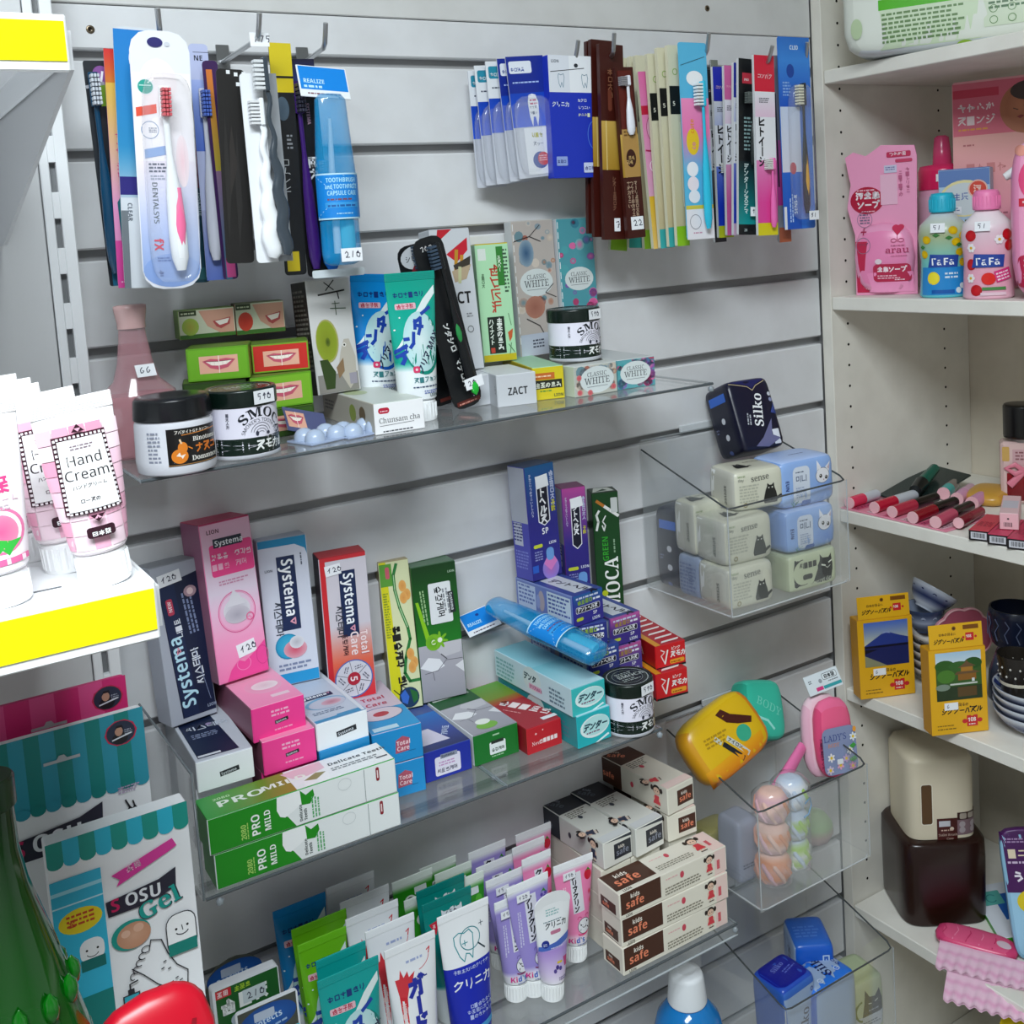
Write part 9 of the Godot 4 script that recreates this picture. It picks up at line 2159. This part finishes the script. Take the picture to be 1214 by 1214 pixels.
	p.lathe(Vector3(0, .094, 0), [[.016, .0], [.016, .006], [.0255, .0062], [.026, .01], [.026, .053], [.024, .056], [.01, .0565]], [Color("a8a4a4"), Color("a8a4a4"), Color("141212"), Color("141212"), Color("171515"), Color("171515"), Color("171515")], 28)
	part("bottle_cap", p, M.gloss, t)
	p = P()
	for s in [-1, 1]:
		p.tube([Vector3(0, .052, .019), Vector3(s * .012, .062, .022), Vector3(s * .024, .056, .02), Vector3(s * .012, .048, .022), Vector3(0, .052, .019)], .004, Color("d8788c"), 8, .5)
		p.tube([Vector3(0, .05, .019), Vector3(s * .02, .03, .02)], [.004, .006], Color("d8788c"), 8, .4)
	part("ribbon_bow", p, M.film, t)
	# puzzles and crockery
	var puz := func(p2: Pt, kind: int) -> void:
		p2.face("f")
		var w := p2.w
		var h := p2.h
		var jig := func(x: float, y: float, s: float) -> void:
			p2.rect(x, y, s, s, "c8282c"); p2.ell(x - s * .2, y + s * .5, s * .24, s * .2, "c8282c", 12); p2.ell(x + s * 1.2, y + s * .5, s * .24, s * .2, "c8282c", 12); p2.ell(x + s * .5, y + s * 1.05, s * .16, s * .14, "e0a41c", 10)
			p2.txt("108", x + s * .06, y + s * .42, s * .36, "f6ece4", 1, .95); p2.fine(x + s * .16, y + s * .14, s * .6, 1, s * .2, "f0d8d0")
		p2.jp("ジグソーパズル", w * .18, h * .235, w * .104, "2a2018", .18, false, .16); p2.jp("日本の風景の", w * .3, h * .315, w * .062, "6a4a1c", .14)
		jig.call(w * .62, h * .075, w * .19); p2.fine(w * .1, h * .1, w * .36, 1, 3, "8a6a1c"); p2.fine(w * .1, h * .06, w * .4, 1, 3.4, "8a6a1c")
		var y0 := h * .40
		var H := h * .56
		var x0 := w * .11
		var WW := w * .8
		if kind == 0:
			p2.grad(x0, y0 + H * .45, WW, H * .55, "d0cfa8", "4a6ac0"); p2.rect(x0, y0, WW, H * .46, "20285c"); p2.poly([x0, y0 + H * .48, x0 + WW * .2, y0 + H * .6, x0 + WW * .46, y0 + H * .76, x0 + WW * .56, y0 + H * .75, x0 + WW * .8, y0 + H * .66, x0 + WW, y0 + H * .6, x0 + WW, y0 + H * .44, x0, y0 + H * .44], "2a3c86"); p2.poly([x0 + WW * .4, y0 + H * .72, x0 + WW * .46, y0 + H * .77, x0 + WW * .56, y0 + H * .76, x0 + WW * .6, y0 + H * .72, x0 + WW * .5, y0 + H * .74], "8a9ac8"); p2.rect(x0, y0 + H * .42, WW, H * .05, "10142c"); p2.poly([x0, y0, x0 + WW * .5, y0, x0, y0 + H * .26], "8a8a6c"); p2.poly([x0, y0 + H * .3, x0 + WW * .3, y0 + H * .38, x0, y0 + H * .4], "0c1024")
		else:
			p2.grad(x0, y0 + H * .7, WW, H * .3, "d8e4ec", "a8c8e0"); p2.rect(x0, y0, WW, H * .75, "3a5c28"); p2.ell(x0 + WW * .2, y0 + H * .72, WW * .22, H * .12, "2f5a22", 16); p2.ell(x0 + WW * .82, y0 + H * .74, WW * .2, H * .12, "2a5220", 16); p2.ell(x0 + WW * .52, y0 + H * .7, WW * .24, H * .1, "34602a", 16); p2.ell(x0 + WW * .22, y0 + H * .5, WW * .2, H * .14, "4a7a2c", 14)
			p2.poly([x0 + WW * .4, y0 + H * .52, x0 + WW * .46, y0 + H * .58, x0 + WW * .62, y0 + H * .6, x0 + WW * .8, y0 + H * .6, x0 + WW * .98, y0 + H * .54], "6a5034"); p2.rect(x0 + WW * .48, y0 + H * .4, WW * .4, H * .13, "8a5c24"); p2.poly([x0 + WW * .48, y0 + H * .66, x0 + WW * .64, y0 + H * .76, x0 + WW * .68, y0 + H * .82, x0 + WW * .72, y0 + H * .76, x0 + WW * .88, y0 + H * .68], "6a5034"); p2.rect(x0 + WW * .55, y0 + H * .58, WW * .26, H * .09, "a8742c"); p2.rect(x0, y0, WW, H * .28, "2a3a22"); p2.rect(x0 + WW * .3, y0 + H * .31, WW * .6, H * .035, "c8ccc4"); p2.rect(x0 + WW * .46, y0 + H * .06, WW * .42, H * .2, "5a4424"); p2.ell(x0 + WW * .14, y0 + H * .28, WW * .16, H * .07, "7a8a7a", 14); p2.rect(x0 + WW * .78, y0 + H * .36, WW * .06, H * .07, "d8dcdc")
	for k in 2:
		t = carton("puzzle_box", "yellow puzzle carton with a blue mountain lake picture" if k == 0 else "yellow puzzle carton with a golden pavilion garden picture", "yellow puzzle cartons", Vector3(1.128, Y4 + .0005, .072) if k == 0 else Vector3(1.107, Y4 + .0005, .214), Vector3(-.04, -.42 if k == 0 else -.46, .0), Vector3(.088 if k == 0 else .083, .122, .026), ["e4aa1c", "d89c14", "c88c10", "cc9014"], func(p2: Pt, q: Pt) -> void: puz.call(p2, k), "t")
		p = P()
		var bw := .083 if k == 0 else .078
		p.S = Vector3(bw, .034, .0012)
		p.box(Vector3(0, .017, 0), p.S, Color("e6ae20"), .0003)
		p.face("f")
		p.jp("ジグソーパズル", 6, 7, bw * 82, "2a2018", .18, false, .16); p.jp("日本の風景に", 14, 17.5, bw * 56, "6a4a1c", .14); p.rect(bw * 680, 9, bw * 155, 11, "c8282c"); p.txt("108", bw * 685, 13, 4.0, "f6ece4", 1, .9); p.ell(bw * 640, 14, 1.8, 1.8, "c8282c", 10); p.ell(bw * 870, 14, 1.8, 1.8, "c8282c", 10); p.rect(bw * 640, 25, bw * 290, 6, "7a4a14"); p.ell(bw * 470, 27.5, 3, 3, "8a5a20", 14); p.ell(bw * 470, 27.5, 1.8, 1.8, "4a3010", 12)
		var hp := part("hang_tab", p, M.card, t)
		hp.position = Vector3(0, .1222, .0115); hp.rotation = Vector3(-.06, 0, 0)
		sticker(t, Vector3(-.012, .040, .0134), .020, .0105, Vector3.ZERO, "6")
	t = thing("rice_bowl", "blue and white bowl tipped on its side on top of the dark cup", "bowl", Vector3(1.223, Y4 + .112, .075), Vector3.ZERO, "blue and white crockery")
	bowl(t, Vector3.ZERO, .036, .036, "c4ccdc", "a8b0c0", "28345c", Vector3(.5, .6, -.35))
	t = thing("cup", "dark blue patterned cup under the tipped bowl behind the mountain puzzle", "cup", Vector3(1.225, Y4 + .076, .072), Vector3.ZERO, "blue and white crockery")
	bowl(t, Vector3.ZERO, .032, .040, "34405c", "8a94a8", "a8b4cc")
	for k in 5:
		t = thing("striped_cup", ["striped cup at the bottom of the nested stack between the puzzles", "striped cup second from the bottom of the nested stack", "striped cup in the middle of the nested stack between the puzzles", "striped cup second from the top of the nested stack", "striped cup on top of the nested stack between the puzzles"][k], "cup", Vector3(1.218, Y4 + .0005 + k * .0135, .098), Vector3.ZERO, "nested striped cups")
		bowl(t, Vector3.ZERO, .037, .03, "e0dcd8", "c8c4c0", "2c2c34")
	t = thing("flower_dish", "dusty pink scalloped dish standing behind the golden pavilion puzzle", "dish", Vector3(1.252, Y4 + .033, .118), Vector3(.12, -.5, 0), "")
	p = P()
	p.ux = Vector3.RIGHT; p.uy = Vector3.UP; p.nn = Vector3.BACK; p.o = Vector3.ZERO
	out = PackedVector2Array()
	for i in 96:
		var a := TAU * i / 96
		var r := .043 + .0042 * absf(sin(a * 4.0))
		out.append(Vector2(cos(a) * r, .043 + sin(a) * r))
	p.prism(out, .006, Color("b05a6c"), Color("d4929c"))
	part("dish_plate", p, M.gloss, t)
	p = P()
	var rim := []
	for i in 65:
		var a := TAU * i / 64
		var r := .043 + .0042 * absf(sin(a * 4.0))
		rim.append(Vector3(cos(a) * r, .043 + sin(a) * r, .003))
	p.tube(rim, .0016, Color("d8a0a8"), 6)
	part("dish_rim", p, M.gloss, t)
	t = thing("tea_mug", "dark navy mug with faint scroll pattern, standing on the upturned cup at right", "mug", Vector3(1.262, Y4 + .082, .205), Vector3.ZERO, "blue and white crockery")
	p = P()
	p.lathe(Vector3.ZERO, [[.029, .0], [.033, .004], [.037, .02], [.038, .048], [.036, .058], [.0335, .058], [.0335, .01], [.002, .008]], Color("1c2236"), 32)
	part("mug_body", p, M.gloss, t)
	for k in 9:
		var a := PI * .5 + k * .42
		p = P()
		p.tube([Vector3(cos(a) * .0385, .014, sin(a) * .0385), Vector3(cos(a + .12) * .0385, .026, sin(a + .12) * .0385), Vector3(cos(a - .06) * .0385, .038, sin(a - .06) * .0385), Vector3(cos(a + .1) * .038, .046, sin(a + .1) * .038)], .0008, Color("5a6480"), 5)
		part("scroll_motif", p, M.gloss, t)
	t = thing("tea_bowl", "dark upturned bowl with pale rim under the navy mug", "bowl", Vector3(1.262, Y4 + .0005, .205), Vector3.ZERO, "blue and white crockery")
	p = P()
	p.lathe(Vector3.ZERO, [[.04, .0], [.041, .003], [.038, .04], [.028, .07], [.024, .078], [.02, .0805]], [Color("8a94a4"), Color("3a4458"), Color("343c50"), Color("4a566a"), Color("8a94a8"), Color("8a94a8")], 32)
	part("bowl_body", p, M.gloss, t)
	for k in 4:
		t = thing("rice_bowl", ["blue triangle patterned bowl at the bottom of the stack at right", "blue triangle patterned bowl second from the bottom at right", "blue triangle patterned bowl third from the bottom at right", "blue triangle patterned bowl on top of the stack at right"][k], "bowl", Vector3(1.19, Y4 + .0005 + k * .0115, .285), Vector3.ZERO, "stacked blue patterned bowls")
		bowl(t, Vector3.ZERO, .058, .032, "c9cfda", "b4bccc", "27305c")
		if k == 3:
			for j in 14:
				var e := P()
				var a := TAU * j / 14
				e.t3(Vector3(cos(a) * .056, .0316, sin(a) * .056), Vector3(cos(a + .3) * .056, .0316, sin(a + .3) * .056), Vector3(cos(a + .15) * .038, .0165, sin(a + .15) * .038), Vector3.UP, Vector3.UP, Vector3.UP, Color("28325e"), Color("28325e"), Color("3a4a80"))
				part("glaze_triangle", e, M.gloss, t)
	for k in 2:
		t = thing("glass_tumbler", "black dotted tumbler standing in the patterned bowls" if k == 0 else "amber brown tumbler at the right edge in the patterned bowls", "tumbler", Vector3(1.178 + .03 * k, Y4 + .044, .262 + .046 * k), Vector3.ZERO, "tumblers in the patterned bowls")
		p = P()
		p.lathe(Vector3.ZERO, [[.018, .0], [.02, .002], [.0245, .05], [.0265, .064], [.0245, .064], [.019, .006], [.002, .005]], Color("2a2622" if k == 0 else "8a5024"), 28)
		part("tumbler_body", p, M.gloss, t)
		for j in 12:
			for i in 2:
				var a := TAU * (j + .5 * i) / 12
				var e := P()
				e.lathe(Vector3(cos(a) * (.0232 + .001 * i), .036 + .012 * i, sin(a) * (.0232 + .001 * i)), [[.0003, -.0018], [.0018, .0], [.0003, .0018]], Color("d4d0c8"), 8)
				part("white_dot", e, M.gloss, t)
		p = P()
		p.lathe(Vector3(0, .022, 0), [[.0225, .0], [.0228, .004], [.0222, .0045]], Color("d0c8b4"), 24)
		part("pale_band", p, M.gloss, t)
	# brown container with a cream sleeve
	t = thing("lidded_canister", "dark brown rounded canister with a cream slotted sleeve and a brown label", "canister", Vector3(1.205, Y5 + .0004, .09), Vector3(0, -.55, 0), "")
	p = P()
	p.lathe(Vector3.ZERO, [[.062, .0], [.066, .004], [.067, .1], [.066, .128], [.06, .133], [.05, .134]], Color("2a1712"), 64, 1.0, 1.0, 5.0)
	part("canister_body", p, M.gloss, t)
	p = P()
	p.lathe(Vector3(0, .1335, 0), [[.05, .0], [.053, .001], [.053, .12], [.047, .131], [.025, .133]], Color("d8cdb4"), 64, 1.0, 1.0, 5.0)
	p.S = Vector3(.106, .26, .106)
	part("cream_sleeve", p, M.card, t)
	p = P()
	p.S = Vector3(.106, .26, .106)
	p.face("f")
	p.rr(18, 158, 19, 66, 4, "e4dcc8"); p.rr(19.5, 159.5, 16, 63, 3.4, "5a4024")
	part("window_slot", p, M.card, t)
	p = P()
	p.mx = 4.0
	p.mp = func(x: float, y: float, off: float) -> Array:
		var a := x / .053 + .1
		var d := Vector3(sin(a), 0, cos(a))
		var l := pow(pow(absf(d.x), 5.0) + pow(absf(d.z), 5.0), .2)
		return [d / l * (.0534 + off) + Vector3(0, .1335 + y, 0), d]
	p.rect(-16, -4, 30, 38, "4a1c1a"); p.rect(14, 6, 46, 36, "8a7078"); p.rect(14, 30, 46, 12, "3a1a18"); p.rect(-13, 21, 17, 9, "c4c4cc"); p.ell(6, 17, 3, 3, "d8c8b4"); p.fine(-10, 14, 18, 1, 4, "c8a898"); p.txt("Toilet Brush", -14, 6, 3.4, "d0b4a4", 3); p.txt("Case", -2, 0, 3.4, "d0b4a4", 3)
	for k in 4: p.rr(17 + k * 10.5, 31.5, 9, 9, 2, "b4a89a")
	for k in 5: p.ell(20 + (k % 3) * 14, 14 + (k / 3) * 9, 4, 5, "b4a8ac", 10)
	part("paper_label", p, M.card, t)
	# bits at the lower right
	carton("foot_patch_carton", "flat green edged blue and white carton on the lowest visible bookcase board", "", Vector3(1.268, Y5, .19), Vector3(0, -.62, .16), Vector3(.09, .016, .13), ["3aa02a", "dfe6ee", "3aa02a", "c8d4dc"], func(p2: Pt, q: Pt) -> void:
		p2.face("t"); p2.rect(2, 2, p2.w - 4, p2.h - 4, "dfe4ee"); p2.rect(26, 40, p2.w - 28, 62, "2060b4"); p2.rr(8, 78, 30, 34, 2, "5ab0a8"); p2.ring(22, 94, 8, 10, 1.4, "1c6a74", 30, 320)
	)
	soft("glove_pack", "purple and pale blue glove pack with a yellow size badge at the right edge", "pack", "", Vector3(1.225, Y5 + .004, .29), Vector3(-.2, -.8, .09), Vector3(.12, .185, .016), ["9ac8e4", "5a2a6c", "8ab8d4", "8ab8d4"], func(p2: Pt) -> void:
		soft_face(p2, "f", 8.0)
		p2.rect(2, p2.h * .52, p2.w - 4, p2.h * .46, "4a1f58"); p2.fine(8, p2.h * .92, 26, 2, 4, "a88ab4"); p2.jp("ビニール", 10, p2.h * .78, 13, "e4d4b8", .14); p2.fine(8, p2.h * .74, 44, 1, 6, "c8b4d0"); p2.jp("うす", 12, p2.h * .6, 17, "ece4f0", .17); p2.ell(34, p2.h * .45, 21, 17, "dcc428", 24); p2.at(24, p2.h * .4, -8); p2.txt("M", 0, 0, 17, "2a2018", 1); p2.at(0, 0)
	, 8.0)
	soft("pink_pouch", "crinkled hot pink film pouch in front of the green edged carton", "pouch", "", Vector3(1.158, Y5, .2), Vector3(.1, -1.05, -.06), Vector3(.115, .022, .045), ["dc4a78", "e05a84", "d04070"], func(p2: Pt) -> void:
		soft_face(p2, "t", 3.0)
		for k in 6: p2.line([8 + k * 18, 6, 16 + k * 17, 24, 10 + k * 18, 40], 1.4, "ee86a8" if k % 2 else "c43462")
		p2.ell(95, 20, 10, 7, "d8c0cc")
	, 3.0)
	for k in 2:
		t = thing("frilled_cloth", "pale pink frilled cloth lying under the hot pink pouch" if k == 0 else "pale pink frilled cloth hanging over the board edge, lowest at right", "cloth", Vector3(1.135 - .03 * k, Y5 + .001 - .012 * k, .245 + .035 * k), Vector3(.0, -1.05, -.03), "pale pink frilled cloths")
		p = P()
		var rows := []
		var cl := []
		for i in 9:
			var r := PackedVector3Array()
			for j in 49:
				var x := -.075 + .15 * j / 48.0
				var z := -.02 + .05 * i / 8.0
				r.append(Vector3(x, .006 + .0028 * sin(j * 1.35 + i * .3) * (i / 8.0) + .006 * (1.0 - i / 8.0) - (.0008 * i if k == 1 else .0003 * i), z))
			rows.append(r)
			cl.append(Color("ecc4d8") if i % 3 else Color("e4a8c8"))
		p.skin(rows, cl, false, 0)
		var rows2 := []
		for r in rows:
			var r2 := PackedVector3Array()
			for v in r: r2.append(v - Vector3(0, .0032, 0))
			rows2.append(r2)
		p.skin(rows2, cl, false, 0)
		part("frill", p, M.fluff, t)
	t = thing("yellow_notice", "yellow notice sheet with dark and red lettering at the bottom right edge", "notice", Vector3(1.083, .165, .30), Vector3(-.12, -.9, -.32), "")
	p = P()
	p.S = Vector3(.13, .205, .0008)
	p.box(Vector3(0, .1025, 0), p.S, Color("d8bc1c"), .0002)
	p.face("f")
	p.at(52, 168, 10); p.txt("ЗАКА", 0, 0, 15, "b03024", 1); p.txt("офиц", 22, -16, 10, "2a2418", 1); p.at(0, 0)
	for k in 7: p.line([14 + 9 * (k % 3), 190 - 14 * k, 20 + 9 * (k % 3), 195 - 14 * k], 1.6, "4a3a14")
	part("notice_sheet", p, M.paper, t)
